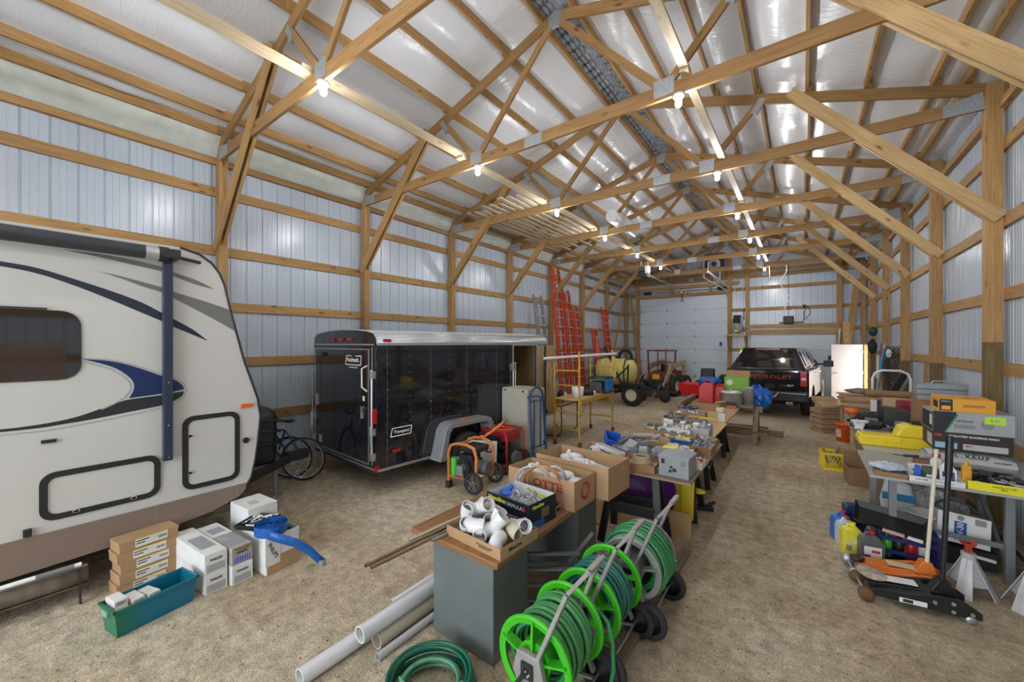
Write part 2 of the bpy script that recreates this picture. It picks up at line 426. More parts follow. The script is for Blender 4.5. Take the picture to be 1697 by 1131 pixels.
# wall behind the camera
# (unseen doorway added in it to let soft daylight fill the barn)
FD=(-5.6,.6,4.3)
mb=M(); siding(mb,'x',YF,SXL,FD[0],0,gab,-1); siding(mb,'x',YF,FD[1],SXR,0,gab,-1); siding(mb,'x',YF,FD[0],FD[1],FD[2],gab,-1)
mb.box(SXL-.1,FD[0],YF-.1,YF-.06,0,6.9); mb.box(FD[1],SXR+.1,YF-.1,YF-.06,0,6.9); mb.box(FD[0],FD[1],YF-.1,YF-.06,FD[2],6.9); struct('wall_front',mb,STEEL)
# ---------------------------------------------------------------- sectional doors in the back wall
DOORP=mat('door_panel_white',(.62,.68,.75),.4,0,.03,3)
DOORS=mat('door_seam',(.25,.28,.31),.6)
def sectional(name,x0,x1,z1,rows,cols,hinges,yy=YB+.11):
    mb=M(); h=z1/rows
    for r in range(rows): mb.box(x0,x1,yy,yy+.04,r*h+.006,(r+1)*h-.006)
    mb.box(x0,x1,yy+.012,yy+.03,0,z1,1)
    o=struct(name,mb,[DOORP,DOORS])
    if hinges:
        for r in range(1,rows):
            mb=M()
            for cidx in range(cols+1):
                x=x0+.04+(x1-x0-.08)*cidx/cols
                mb.box(x-.03,x+.03,yy-.012,yy,r*h-.07,r*h+.07); mb.cyl((x-.05,yy-.015,r*h),(x+.05,yy-.015,r*h),.012,0,8)
            obj('hinge',mb,MT_steel,o)
    mb=M()
    for x in (x0-.03,x1+.03):
        mb.box(x-.02,x+.02,yy-.05,yy,0,z1-.15)
    obj('track',mb,MT_steel,o)
    return o
d1=sectional('door_1',G1[0],G1[1],G1[2],7,3,True)
mb=M(); mb.box(G1[1]-.27,G1[1]-.17,YB+.095,YB+.105,1.98,2.16); obj('notice',mb,INKB,d1)
d2=sectional('door_2',G2[0],G2[1],G2[2],4,3,False)
mb=M(); mb.box(.78,.88,YB+.095,YB+.105,1.45,1.63); obj('notice',mb,INKB,d2)
# open walk door leaf, swung into the room against the corner
LEAF=mat('door_leaf_white',(.80,.70,.655),.35,0,.02,4)
mb=M(); mb.box(.86,1.74,DY1+.02,DY1+.065,.03,2.06)
d3=struct('door_3',mb,LEAF,None,.003)
mb=M(); mb.cyl((.93,DY1-.04,1.0),(.93,DY1+.03,1.0),.02,0,10); mb.beam((.93,DY1-.04,1.0),(1.04,DY1-.04,1.0),.018,.02); obj('door_handle',mb,MT_chrome,d3)
mb=M()
for z in (.3,1.05,1.8): mb.box(1.70,1.755,DY1+.0,DY1+.022,z-.05,z+.05)
obj('hinge',mb,MT_steel,d3)
# ---------------------------------------------------------------- roof liner
def liner_mat():
    m=mat('vinyl_roof_liner',(.74,.755,.785),.20,0,.04,1.2,spec=.7)
    n=m.node_tree; b=n.nodes['Principled BSDF']; L=n.links.new; N=n.nodes.new
    tc=N('ShaderNodeTexCoord'); mp=N('ShaderNodeMapping'); mp.inputs['Scale'].default_value=(4,14,4); L(tc.outputs['Object'],mp.inputs[0])
    nz=N('ShaderNodeTexNoise'); nz.inputs['Scale'].default_value=1.4; nz.inputs['Detail'].default_value=6; nz.inputs['Distortion'].default_value=1.2; L(mp.outputs[0],nz.inputs['Vector'])
    bp=N('ShaderNodeBump'); bp.inputs['Strength'].default_value=.24; bp.inputs['Distance'].default_value=.03; L(nz.outputs[0],bp.inputs['Height']); L(bp.outputs[0],b.inputs['Normal'])
    return m
LINER=liner_mat()
PURL_L=[-6.95,-6.64,-6.03,-5.39,-4.73,-4.12,-3.5,-2.90]
PURL_R=[2*XM-x for x in PURL_L]; PURL_R[1]=1.30
PURL_R=[1.57,1.30,.68,.05,-.57,-1.13,-1.78,-2.42]
def sagsheet(mb,xs,y0,y1,zf,amp=.05):
    ny=int((y1-y0)/.22)
    cols=[]
    for i in range(len(xs)-1):
        for k in range(6):
            t=k/6; cols.append((xs[i]+(xs[i+1]-xs[i])*t, math.sin(PI*t)))
    cols.append((xs[-1],0))
    vs=[];fs=[]
    for j in range(ny+1):
        y=y0+(y1-y0)*j/ny
        for x,s_ in cols:
            q=noise.noise(Vector((x*1.1,y*.9,3)))+.5*noise.noise(Vector((x*3,y*3.3,9)))
            vs.append((x,y,zf(x)-s_*amp*(1.0+1.1*q)))
    n=len(cols)
    for j in range(ny):
        for i in range(n-1): fs.append((j*n+i,(j+1)*n+i,(j+1)*n+i+1,j*n+i+1))
    mb.add(vs,fs,0,None,True)
mb=M(); zr=lambda x: ztop(x)+.118
sagsheet(mb,[SXL]+PURL_L,YF,YB+.2,zr); sagsheet(mb,sorted([SXR]+PURL_R),YF,YB+.2,zr)
for a,b in ((SXL-.3,XM),(XM,SXR+.3)):
    mb.add([(a,YF-.2,ztop(a)+.35),(b,YF-.2,ztop(b)+.35),(b,YB+.4,ztop(b)+.35),(a,YB+.4,ztop(a)+.35)],[(0,1,2,3)])
ceil=struct('ceiling',mb,LINER)
# drooping liner along the left eave
mb=M()
def eave(u,v):
    y=YF+(YB-YF)*u; q=noise.noise(Vector((y*1.3,v*2,1)))+.4*noise.noise(Vector((y*5,v*4,7)))
    x=SXL+.06+.21*v; return (x+.03*q*math.sin(PI*v), y, 4.93+.37*v-.05*math.sin(PI*v)*(1+1.5*q))
mb.grid(eave,150,8); obj('insulation_skirt',mb,mat('green_white_liner',(.62,.66,.6),.4,0,.1,6,.3,14),ceil)
for xs in (PURL_L,PURL_R):
    for x in xs:
        mb=M()
        for n in range(-4,7):
            a=Y0+n*S; mb.box(x-.019,x+.019,max(a-.06,YF),a+S+.1,ztop(x)+.0,ztop(x)+.13) if n%2 else mb.box(x+.019,x+.057,max(a-.06,YF),a+S+.1,ztop(x)+.0,ztop(x)+.13)
        obj('purlin',mb,W_pine,ceil)
# ridge vent strip, grey corrugated
RV_M=mat('ridge_grey_foam',(.33,.36,.40),.8,0,.35,9,.4,40)
mb=M()
k=0; y=YF
while y<YB:
    for sx in (-1,1):
        z=ztop(XM)+.03
        for q in range(3):
            x=XM+sx*(.03+.07*q); mb.sph((x+sx*.035,y+.09,z+.05-.02*q),.05,0,8,5,(.8,1.9,.5),.1,k)
            k+=1
    y+=.19
mb.box(XM-.24,XM+.24,YF,YB+.1,6.66,6.68)
obj('ridge_vent',mb,RV_M,ceil)
# gable upper triangle at back is part of wall_back already
# ---------------------------------------------------------------- trusses
BT=5.02
def clipx(x): return x
ORD={-3:'third roof truss behind',-2:'second roof truss behind',-1:'roof truss just behind'}
NM={-2:None,-1:None,0:'roof truss nearest the camera, above the camper trailer and its awning',1:'second roof truss, above the rear door of the black cargo trailer',
    2:'third roof truss, above the middle of the cargo trailer, carrying spare lumber ends',3:'fourth roof truss, standing where the aluminium ladder leans',
    4:'fifth roof truss, above the tall orange ladders',5:'sixth roof truss, just in front of the garage door opener',6:'seventh and farthest free roof truss, by the big white door',
    7:'gable truss against the back wall'}
def truss(n):
    y=Y0+n*S+.02
    lab=NM.get(n) or 'roof truss spanning the barn overhead, %s the camera'%('just behind' if n==-1 else 'farther behind')
    t=thing('roof_truss',lab,'truss',(XM,y,0),0,'pine roof trusses')
    h=XM-XL
    mb=M(); mb.beam((-h,0,(HEEL+BT)/2),(h,0,(HEEL+BT)/2),.038,BT-HEEL); obj('bottom_chord',mb,W_truss,t)
    for s_ in (-1,1):
        z0=ztop(XL)-.075; z1=ztop(XM)-.075
        mb=M(); mb.beam((s_*(h+.2),0,z0-.2*SL),(0,0,z1),.038,.14); obj('top_chord',mb,W_truss,t)
        # webs
        mb=M(); mb.beam((s_*1.40,0,4.98),(s_*.03,0,z1-.05),.036,.089); obj('web',mb,W_truss,t)
        mb=M(); mb.beam((s_*1.42,0,4.98),(s_*2.13,0,ztop(XM+2.13)-.12),.036,.089); obj('web',mb,W_truss,t)
        # plates
        def pl(poly,ax='y'):
            mb=M(); mb.prism(poly,'y',-.023,.023); obj('gusset_plate',mb,MT_plate,t)
        pl([(s_*1.30,4.90),(s_*1.52,4.90),(s_*1.52,5.09),(s_*1.30,5.09)])
        pl([(s_*h,HEEL+.005),(s_*(h-.34),HEEL+.005),(s_*(h-.34),BT-.005),(s_*(h-.02),BT+.05)])
        zz=ztop(XM+2.13)-.1; pl([(s_*2.02,zz-.16),(s_*2.10,zz-.2),(s_*2.22,zz+.0),(s_*2.14,zz+.04)])
        if s_==1:
            pl([(-.09,z1-.14),(.09,z1-.14),(.11,z1+.02),(0,z1+.07),(-.11,z1+.02)])
            sx=-.35 if n%2 else .7
            pl([(sx-.14,HEEL+.005),(sx+.14,HEEL+.005),(sx+.14,BT-.005),(sx-.14,BT-.005)])
        # knee brace
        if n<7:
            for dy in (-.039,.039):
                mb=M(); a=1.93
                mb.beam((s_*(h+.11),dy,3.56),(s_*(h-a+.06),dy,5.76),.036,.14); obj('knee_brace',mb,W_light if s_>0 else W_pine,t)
    return t
for n in range(-2,8): truss(n)
# long boards lying on the bottom chords
def runner(x,y0,y1,z,w,h,name,label):
    mb=M(); mb.box(-w/2,w/2,0,y1-y0,0,h); solo(name,mb,W_run,label,'board',(x,y0,z),0,'pale lateral braces on the truss chords')
names=['nearest','second','third','fourth','fifth','sixth','seventh']
for k,n in enumerate(range(-1,6)):
    a=Y0+n*S; 
    runner(-1.02,a-.10,a+S+.06,BT+.002+(.04 if k%2 else 0),.089,.038,'lateral_brace','%s pale board of the right-hand row lying along the truss chords'%names[k])
    runner(-4.33,a-.10,a+S+.06,BT+.002+(.04 if k%2 else 0),.14,.038,'lateral_brace','%s pale board of the left-hand row lying along the truss chords'%names[k])
# bundle of spare boards on the left of trusses 2-4
for i in range(9):
    x=-6.05+i*.19; a=Y0+2*S-.5+.1*(i%3)-.05*i; L=4.4 if i%2 else 3.9
    mb=M(); mb.box(-.045,.045,0,L,0,.03); solo('spare_board',mb,W_run,'pale spare board stored across the truss chords, %s from the left wall'%['nearest','second','third','fourth','fifth','sixth','seventh','eighth','ninth'][i],'board',(x,a,BT+.001),0,'spare boards stored overhead')
# rolled insulation bundle
mb=M(); mb.tube([(0,0,.17),(0,.5,.18),(0,1.1,.17),(0,1.6,.16)],[.15,.17,.165,.15],0,14); solo('insulation_roll',mb,LINER,'rolled white insulation bundle resting on the truss chords','insulation roll',(-3.72,Y0+2.85*S,5.03))
# ---------------------------------------------------------------- bulbs
BULB=mat('lit_bulb',(1,1,1),.4,emit=(.97,.98,1),estr=400)
SOCK=mat('porcelain_socket',(.75,.78,.82),.3)
on=['above the camera','first','second','third','fourth','fifth','sixth','seventh']
def bulb(x,n,side):
    t=thing('ceiling_light','lit bare bulb under the truss, %s bulb of the %s row'%(['','nearest','second','third','fourth','fifth','sixth'][n] if n>0 else ('nearest' if (n==0 and side=='left') else 'unseen rear'),side),'light',(x,Y0+n*S+.02,HEEL),0,'bare bulbs under the trusses')
    mb=M(); mb.lathe([(.0,0),(.062,0),(.062,-.018),(.035,-.05),(.0,-.05)],(0,0,0)); obj('socket',mb,SOCK,t)
    mb=M(); mb.sph((0,0,-.095),.036,0,12,8,(1,1,1.25)); obj('bulb',mb,BULB,t)
for n in (-2,-1,0,1,2,3,4,5): bulb(-4.05,n,'left')
for n in (-2,-1,0,1,2,3,4,5,6): bulb(-1.10,n,'right')
# ================================================================ camper trailer
GEL=mat('cream_gelcoat',(.56,.55,.515),.22,0,.02,2,coat=.3)
TAUPE=mat('taupe_skirt',(.22,.16,.125),.35)
NAVY=mat('navy_decal',(.022,.03,.05),.3); GREYD=mat('grey_decal',(.17,.17,.165),.3); BLUED=mat('blue_decal',(.012,.03,.105),.25); BLKD=mat('black_decal',(.025,.027,.028),.3); SILD=mat('silver_decal',(.35,.36,.38),.3)
SLATE=mat('slate_paint',(.025,.035,.06),.35)
GLASSD=mat('tinted_glass',(.012,.010,.009),.04,0,spec=.8,coat=.5)
AMBER=mat('amber_lens',(.75,.14,.02),.25); REDL=mat('red_lens',(.38,.015,.015),.2)
RX=-4.82
t=thing('travel_trailer','cream camper trailer with blue and grey swoosh decals parked along the left wall','camper trailer',(RX,-1.5,0))
oy=1.5   # local y = world y + 1.5
prof=[(-5.0,.60),(1.70,.60),(1.735,.66),(1.775,.85),(1.80,1.05),(1.825,1.31),(1.80,1.5),(1.74,1.70),(1.67,1.92),(1.58,2.30),(1.53,2.52),(1.49,2.72),(1.45,2.83),(1.38,2.93),(1.28,3.0),(1.13,3.04),(-5.0,3.04)]
mb=M(); mb.prism([(y+oy,z) for y,z in prof],'x',-2.16,0); obj('body',mb,GEL,t)
mb=M(); mb.prism([(y+oy,z) for y,z in [(-5,.595),(-5,.33),(.1,.335),(1.0,.365),(1.38,.41),(1.62,.49),(1.68,.55),(1.68,.595)]],'x',-.05,.012); mb.prism([(y+oy,z) for y,z in [(-5,.595),(-5,.5),(1.6,.52),(1.66,.595)]],'x',-2.14,-.05)
obj('skirt',mb,TAUPE,t)
mb=M(); mb.box(.001,.014,-5+oy,1.69+oy,.592,.612); mb.box(.011,.0145,.955+oy,.960+oy,.375,.59,1); mb.box(.011,.0145,1.60+oy,1.604+oy,.50,.59,1); obj('belt_trim',mb,[TAUPE,INKG],t)
for x in (0,-2.16): mb=M(); mb.tube([(x,y+oy,z) for y,z in prof[1:-1]],.012,0,6); obj('edge_trim',mb,P_black,t)
# decals
def smooth(P):      # rounds a traced outline but keeps its sharp tips
    n=len(P); out=[]
    def ang(i):
        a,b,c=P[i-1],P[i],P[(i+1)%n]; u=(b[0]-a[0],b[1]-a[1]); v=(c[0]-b[0],c[1]-b[1])
        return abs(math.atan2(u[0]*v[1]-u[1]*v[0],u[0]*v[0]+u[1]*v[1]))
    tip=[ang(i)>1.0 for i in range(n)]
    for i in range(n):
        p1,p2=P[i],P[(i+1)%n]; p0=P[i-1] if not tip[i] else p1; p3=P[(i+2)%n] if not tip[(i+1)%n] else p2
        for k in range(4):
            t_=k/4; out.append(tuple(.5*((2*p1[d])+(-p0[d]+p2[d])*t_+(2*p0[d]-5*p1[d]+4*p2[d]-p3[d])*t_*t_+(-p0[d]+3*p1[d]-3*p2[d]+p3[d])*t_**3) for d in (0,1)))
    return out
def decal(nm,pts,m,off=.0015):
    pts=smooth(pts)
    mb=M(); mb.prism([(y+oy,z) for y,z in pts],'x',.0003,off); obj(nm,mb,m,t)
D1=[(-.6,2.76),(-.2,2.755),(0.074,2.731),(0.253,2.707),(0.449,2.645),(0.666,2.568),(0.858,2.486),(1.007,2.393),(1.124,2.32),(1.239,2.242),(1.352,2.137),(1.181,2.222),(1.082,2.273),(1.0,2.32),(0.858,2.393),(0.666,2.49),(0.449,2.591),(0.253,2.663),(0.074,2.694),(-.2,2.715),(-.6,2.72)]
D2=[(0.582,2.729),(0.725,2.706),(1.0,2.638),(1.089,2.604),(1.329,2.535),(1.54,2.464),(1.595,2.235),(1.488,2.306),(1.329,2.403),(1.089,2.541),(1.0,2.591),(0.846,2.638),(0.725,2.686)]
D3=[(0.378,2.878),(0.666,2.876),(1.0,2.831),(1.089,2.791),(1.254,2.741),(1.407,2.665),(1.254,2.695),(1.089,2.752),(1.0,2.787),(0.784,2.822),(0.555,2.856)]
D4=[(0.491,1.985),(0.666,1.959),(0.833,1.894),(1.0,1.807),(1.089,1.765),(1.145,1.712),(1.159,1.669),(1.0,1.644),(0.772,1.626),(0.802,1.695),(0.802,1.762),(0.76,1.831),(0.666,1.911)]
D5=[(1.159,1.651),(1.145,1.607),(1.089,1.569),(1.0,1.535),(0.784,1.505),(0.555,1.474),(0.398,1.46),(0.253,1.450),(0.0,1.455),(-.6,1.50),(-.6,1.515),(0.0,1.475),(0.253,1.477),(0.449,1.505),(0.621,1.566),(0.713,1.60),(0.784,1.616),(1.0,1.632)]
decal('stripe_decal',D1,NAVY); decal('stripe_decal',D2,GREYD); decal('stripe_decal',D3,GREYD); decal('swoosh_decal',D4,BLUED); decal('swoosh_decal',D5,BLKD)
def line(nm,pts,m,r=.006):
    mb=M(); 
    for a,b in zip(pts,pts[1:]): mb.beam((.001,a[0]+oy,a[1]),(.001,b[0]+oy,b[1]),r,.003,0,(1,0,0))
    obj(nm,mb,m,t)
OL=[(0.48, 1.992),(0.666,1.971),(0.833,1.907),(1.0,1.824),(1.096,1.777),(1.159,1.723),(1.178,1.658),(1.159,1.596),(1.089,1.542),(1.0,1.509),(0.784,1.479),(0.555,1.447),(0.398,1.432),(0.253,1.423),(0.0,1.43),(-.6,1.47)]
line('outline_decal',OL,SILD,.010); line('outline_decal',[(0.50,1.965),(.66,1.89),(.745,1.82),(.782,1.76),(.785,1.70),(.75,1.64),(.68,1.59),(.6,1.55)],SILD,.012)
# window
def rrect(y0,y1,z0,z1,r,n=5):
    p=[]
    for cy,cz,a in ((y1-r,z1-r,0),(y0+r,z1-r,90),(y0+r,z0+r,180),(y1-r,z0+r,270)):
        for k in range(n+1):
            q=math.radians(a+90*k/n); p.append((cy+r*math.cos(q),cz+r*math.sin(q)))
    return p
mb=M(); mb.prism([(y+oy,z) for y,z in rrect(-.75,.485,1.82,2.38,.12)],'x',-.002,.012); g=obj('window',mb,GLASSD,t,None,.004)
mb=M(); mb.box(0,.03,-.8+oy,.30+oy,2.385,2.395); obj('drip_rail',mb,P_black,g)
mb=M(); mb.box(.012,.014,-.75+oy,.40+oy,1.83,2.12); obj('reflection_band',mb,mat('brown_reflection',(.035,.018,.008),.12,coat=.4),g)  # brown reflection in the lower glass, painted on as a thin band
def hatch(y0,y1,z0,z1,locks):
    mb=M(); p=rrect(y0,y1,z0,z1,.09)
    q=rrect(y0+.045,y1-.045,z0+.045,z1-.045,.055)
    h=obj('hatch_door',(lambda m_:m_.prism([(y+oy,z) for y,z in q],'x',0,.006))(M()),GEL,t)
    mb=M(); n=len(p); vs=[(.014,y+oy,z) for y,z in p]+[(.014,y+oy,z) for y,z in q]+[(0,y+oy,z) for y,z in p]+[(0,y+oy,z) for y,z in q]
    fs=[]
    for i in range(n):
        j=(i+1)%n; fs+=[(i,j,n+j,n+i),(2*n+i,i,n+i+0,3*n+i)[:0] or (i,2*n+i,2*n+j,j),(n+i,n+j,3*n+j,3*n+i)]
    mb.add(vs,fs); obj('hatch_frame',mb,P_black,h)
    for y,z in locks:
        mb=M(); mb.cyl((.006,y+oy,z),(.03,y+oy,z),.014,0,10); mb.box(.02,.03,y-.02+oy,y+.02+oy,z-.008,z+.008); obj('hatch_lock',mb,MT_chrome,h)
hatch(.26,.985,.70,1.085,[(.455,.738),(.80,.735)]); hatch(1.145,1.625,.68,1.40,[(1.20,1.21),(1.20,.85)])
mb=M(); mb.cyl((0,1.682+oy,1.071),(.02,1.682+oy,1.071),.03,0,14); obj('cable_port',mb,P_black,t)
mb=M(); mb.box(0,.02,.27+oy,.35+oy,1.325,1.35); obj('vent_slot',mb,P_black,t)
mb=M(); mb.box(0,.03,.18+oy,.225+oy,.62,.68); obj('drain_spout',mb,P_black,t,None,.006)
mb=M(); mb.box(0,.025,1.63+oy,1.75+oy,1.425,1.465); obj('marker_light',mb,AMBER,t,None,.008)
# awning
mb=M(); mb.cyl((.09,-4.6+oy,2.955),(.09,.86+oy,2.935),.062,0,20); aw=obj('awning_roller',mb,mat('awning_fabric',(.035,.038,.045),.35,0,.15,9),t)
mb=M(); mb.cyl((.09,.86+oy,2.935),(.09,.96+oy,2.933),.064,0,20); obj('roller_cap',mb,MT_alu,aw)
mb=M(); mb.box(.0,.16,.97+oy,1.10+oy,2.90,2.985); mb.beam((.06,1.1+oy,2.93),(.04,1.28+oy,2.91),.03,.03); mb.cyl((.09,.95+oy,2.935),(.09,1.02+oy,2.935),.07,0,16); obj('awning_bracket',mb,P_black,aw,None,.006)
mb=M(); mb.box(.002,.07,.995+oy,1.062+oy,1.02,2.91); ar=obj('awning_arm',mb,SLATE,t,None,.004)
mb=M()
for z in (1.05,1.35,1.75): mb.cyl((.07,1.03+oy,z),(.075,1.03+oy,z),.008,0,8)
obj('rivet',mb,MT_chrome,ar)
# running gear and tongue
for y in (-2.6,-1.7):
    mb=M(); mb.lathe([(.17,0),(.33,.01),(.36,.05),(.36,.17),(.33,.21),(.17,.22)],(-.35,y+oy,.36),'x',0,24); obj('wheel',mb,RUB,t)
    mb=M(); mb.lathe([(0,-.02),(.1,-.03),(.18,.0),(.18,.05)],(-.13,y+oy,.36),'x',0,20); obj('wheel_rim',mb,P_white,t)
mb=M(); mb.beam((-.25,1.5+oy,.48),(-1.06,2.65+oy,.48),.05,.10); mb.beam((-1.9,1.5+oy,.48),(-1.06,2.65+oy,.48),.05,.10); mb.box(-1.13,-.99,2.55+oy,2.85+oy,.44,.56); obj('tongue',mb,P_matte,t)
def pcover():
    mb=M(); prof=[(.0,.0),(.20,.0),(.215,.06),(.215,.58),(.20,.66),(.14,.72),(0,.73)]
    vs=[];n=20
    for r,z in prof:
        for i in range(n):
            q=2*PI*i/n; c_,s_=math.cos(q),math.sin(q)
            ex=.55
            vs.append((-1.06+1.35*r*math.copysign(abs(c_)**ex,c_), 2.16+oy+.95*r*math.copysign(abs(s_)**ex,s_), .53+z))
    fs=[(j*n+i,j*n+(i+1)%n,(j+1)*n+(i+1)%n,(j+1)*n+i) for j in range(len(prof)-1) for i in range(n)]
    mb.add(vs,fs,0,None,True)
    for z in (.62,.78,.94,1.08): 
        for yy in (-1,1): mb.tube([(-1.36,2.16+oy+yy*.19,z),(-1.06,2.16+oy+yy*.213,z+.04),(-.76,2.16+oy+yy*.19,z)],.010,0,6)
        mb.tube([(-.765,1.97+oy,z),(-.745,2.16+oy,z+.04),(-.765,2.35+oy,z)],.010,0,6)
    return mb
obj('propane_cover',pcover(),P_black,t)
mb=M(); mb.cyl((-1.06,2.42+oy,.03),(-1.06,2.42+oy,.62),.03,0,12); mb.cyl((-1.06,2.42+oy,0),(-1.06,2.42+oy,.03),.09,0,16); mb.cyl((-1.06,2.42+oy,.40),(-1.06,2.42+oy,.62),.045,0,12); obj('tongue_jack',mb,MT_steel,t)
for s_ in (-1,1):
    mb=M(); pts=[]
    for k in range(14):
        u=k/13; p=(-1.06+s_*(.07+.05*math.sin(PI*u)),2.60+oy+.24*u,.45-.26*math.sin(PI*u))
        mb.torus(p,.016,.005,'x' if k%2 else 'y',0,8,5)
    obj('safety_chain',mb,MT_chrome,t)
mb=M(); mb.box(-.9,-.45,1.66+oy,1.78+oy,.50,.58); mb.beam((-.5,1.7+oy,.5),(-.5,1.72+oy,.25),.05,.05); obj('front_crossmember',mb,P_matte,t)
# ---- steel blade and pipe stored under the camper
t=thing('snow_plow','rusty grey steel blade standing on short legs under the camper','plow',(-4.755,-.03,0),.0)
mb=M(); mb.grid(lambda u,v:(-.05*v+.03*math.sin(PI*v), -1.8+2.35*u, .15+.12*v),12,6); mb.box(-.12,-.02,-1.8,.55,.12,.13); 
obj('blade',mb,mat('rusty_steel',(.16,.125,.095),.6,.3,.35,9),t,None,0,None,None,.008)
mb=M(); mb.beam((-.02,.50,.26),(.05,.50,.0),.012,.03,0,(1,0,0)); obj('leg',mb,P_matte,t)
mb=M(); mb.box(-.06,-.035,-1.8,.55,.262,.275); obj('top_lip',mb,mat('grey_primer',(.22,.21,.19),.6),t)
t=thing('cut_pipe','white and grey taped pipe lying along the blade under the camper','pipe',(-4.79,-.12,.293))
mb=M(); mb.tube([(0,-1.2,.0),(0,.15,.0),(.03,.28,.012),(.04,.6,.014)],.017,0,10); obj('pipe_body',mb,P_white,t)
mb=M(); mb.tube([(.035,.36,.013),(.04,.56,.014)],.0185,0,10); obj('grey_tape',mb,mat('duct_tape',(.2,.21,.22),.5),t)
# ================================================================ boxes in front of the camper
def label_plate(parent,x,y0,y1,z0,z1,mats,nm='label',strip=None,lines=2,sgn=1):
    e=.0012*sgn
    mb=M(); mb.box(min(x,x+e),max(x,x+e),y0,y1,z0,z1,0)
    k=0
    for i in range(lines):
        zz=z1-(z1-z0)*(.28+.3*i); hh=(z1-z0)*.12
        mb.box(min(x+e,x+1.7*e),max(x+e,x+1.7*e),y0+.03*(y1-y0),y0+(.42 if i==0 else .30)*(y1-y0),zz-hh/2,zz+hh/2,1)
    if strip is not None:
        mb.box(min(x+e,x+1.6*e),max(x+e,x+1.6*e),y0,y1,z1-(z1-z0)*.12,z1,2)
        for j in range(9): mb.box(min(x+e,x+1.7*e),max(x+e,x+1.7*e),y1-(y1-y0)*(.30-.03*j),y1-(y1-y0)*(.30-.03*j)+.002+.001*(j%3),z0+(z1-z0)*.3,z0+(z1-z0)*.62,1)
    return obj(nm,mb,mats,parent)
YLW=mat('label_yellow',(.8,.75,.08),.6)
sizes=['lowest','second from the bottom','middle','second from the top','topmost']
for k in range(5):
    t=thing('cardboard_box','flat brown labelled carton, %s of five stacked by the camper'%sizes[k],'box',(-4.70+.008*(k%2),.86+.01*((k*7)%3-1),.088*k),.12+.015*((k*5)%3-1),'flat labelled cartons in a stack')
    mb=M(); mb.box(-.10,.10,-.20,.20,0,.086); obj('carton',mb,CARD,t,None,.003)
    mb=M(); mb.box(-.102,.102,-.203,.203,.062,.0875); obj('lid',mb,CARD,t)
    label_plate(t,.1025,-.10,.12,.012,.082,[PAPER,INK,YLW],strip=1)
# teal bin
BIN=mat('teal_bin',(.005,.16,.24),.35)
n_=BIN.node_tree; tc=n_.nodes.new('ShaderNodeTexCoord'); sp=n_.nodes.new('ShaderNodeSeparateXYZ'); cr=n_.nodes.new('ShaderNodeValToRGB'); mr=n_.nodes.new('ShaderNodeMapRange')
mr.inputs[1].default_value=-.26; mr.inputs[2].default_value=-.05
cr.color_ramp.elements[0].color=(.01,.16,.06,1); cr.color_ramp.elements[1].color=(.004,.16,.25,1)
n_.links.new(tc.outputs['Object'],sp.inputs[0]); n_.links.new(sp.outputs['Y'],mr.inputs[0]); n_.links.new(mr.outputs[0],cr.inputs[0]); n_.links.new(cr.outputs[0],n_.nodes['Principled BSDF'].inputs['Base Color'])
def open_box(mb,dx,dy,h,t_,taper=0,m=0,mi=None,floor_z=None):
    mi=m if mi is None else mi
    a,b=dx/2,dy/2; c,d=a-taper,b-taper; T_=t_
    out=[(-c,-d,0),(c,-d,0),(c,d,0),(-c,d,0),(-a,-b,h),(a,-b,h),(a,b,h),(-a,b,h)]
    inn=[(-a+T_,-b+T_,h),(a-T_,-b+T_,h),(a-T_,b-T_,h),(-a+T_,b-T_,h),(-c+T_,-d+T_,T_),(c-T_,-d+T_,T_),(c-T_,d-T_,T_),(-c+T_,d-T_,T_)]
    vs=out+inn
    mb.add(vs,[(0,1,5,4),(1,2,6,5),(2,3,7,6),(3,0,4,7),(3,2,1,0),(4,5,9,8),(5,6,10,9),(6,7,11,10),(7,4,8,11)],m)
    mb.add(vs,[(8,9,13,12),(9,10,14,13),(10,11,15,14),(11,8,12,15),(12,13,14,15)],mi); return mb
t=thing('storage_bin','long teal plastic bin with a green end standing on the gravel by the cartons','bin',(-4.08,.78,0),.18)
mb=M(); open_box(mb,.24,.50,.20,.006,.02); obj('bin_body',mb,BIN,t)
mb=M(); 
for a,b,c,d in ((-.13,.13,-.26,-.244),(-.13,.13,.244,.26),(-.13,-.117,-.26,.26),(.117,.13,-.26,.26)): mb.box(a,b,c,d,.188,.206)
obj('rim',mb,BIN,t)
mb=M(); mb.box(-.04,.04,-.268,-.255,.15,.19); obj('end_handle',mb,mat('clear_latch',(.2,.4,.3),.3),t)
sb=[(-.03,-.185,.08,'pink-edged','front'),(.03,-.175,.08,'lowest yellow-edged','front corner'),(.0,-.09,.10,'white','second row'),(.0,-.0,.12,'white','middle'),(.02,.075,.05,'tilted grey','rear')]
bin_boxes=[(-.03,-.19,.168,0,'small pink-edged parts box on top of the pile in the teal bin'),(-.02,-.19,.118,0,'small yellow-edged parts box under the pink-edged one in the teal bin'),(.03,-.185,.068,.05,'lowest small parts box at the green end of the teal bin'),
 (-.01,-.10,.135,.05,'small white parts box second along the teal bin, upper layer'),(.03,-.095,.085,.1,'small white parts box second along the teal bin, lower layer'),(.0,-.015,.13,.12,'square white parts box with a grey lid in the middle of the teal bin'),(.03,.06,.06,.5,'clear flat packet tilted in the far half of the teal bin')]
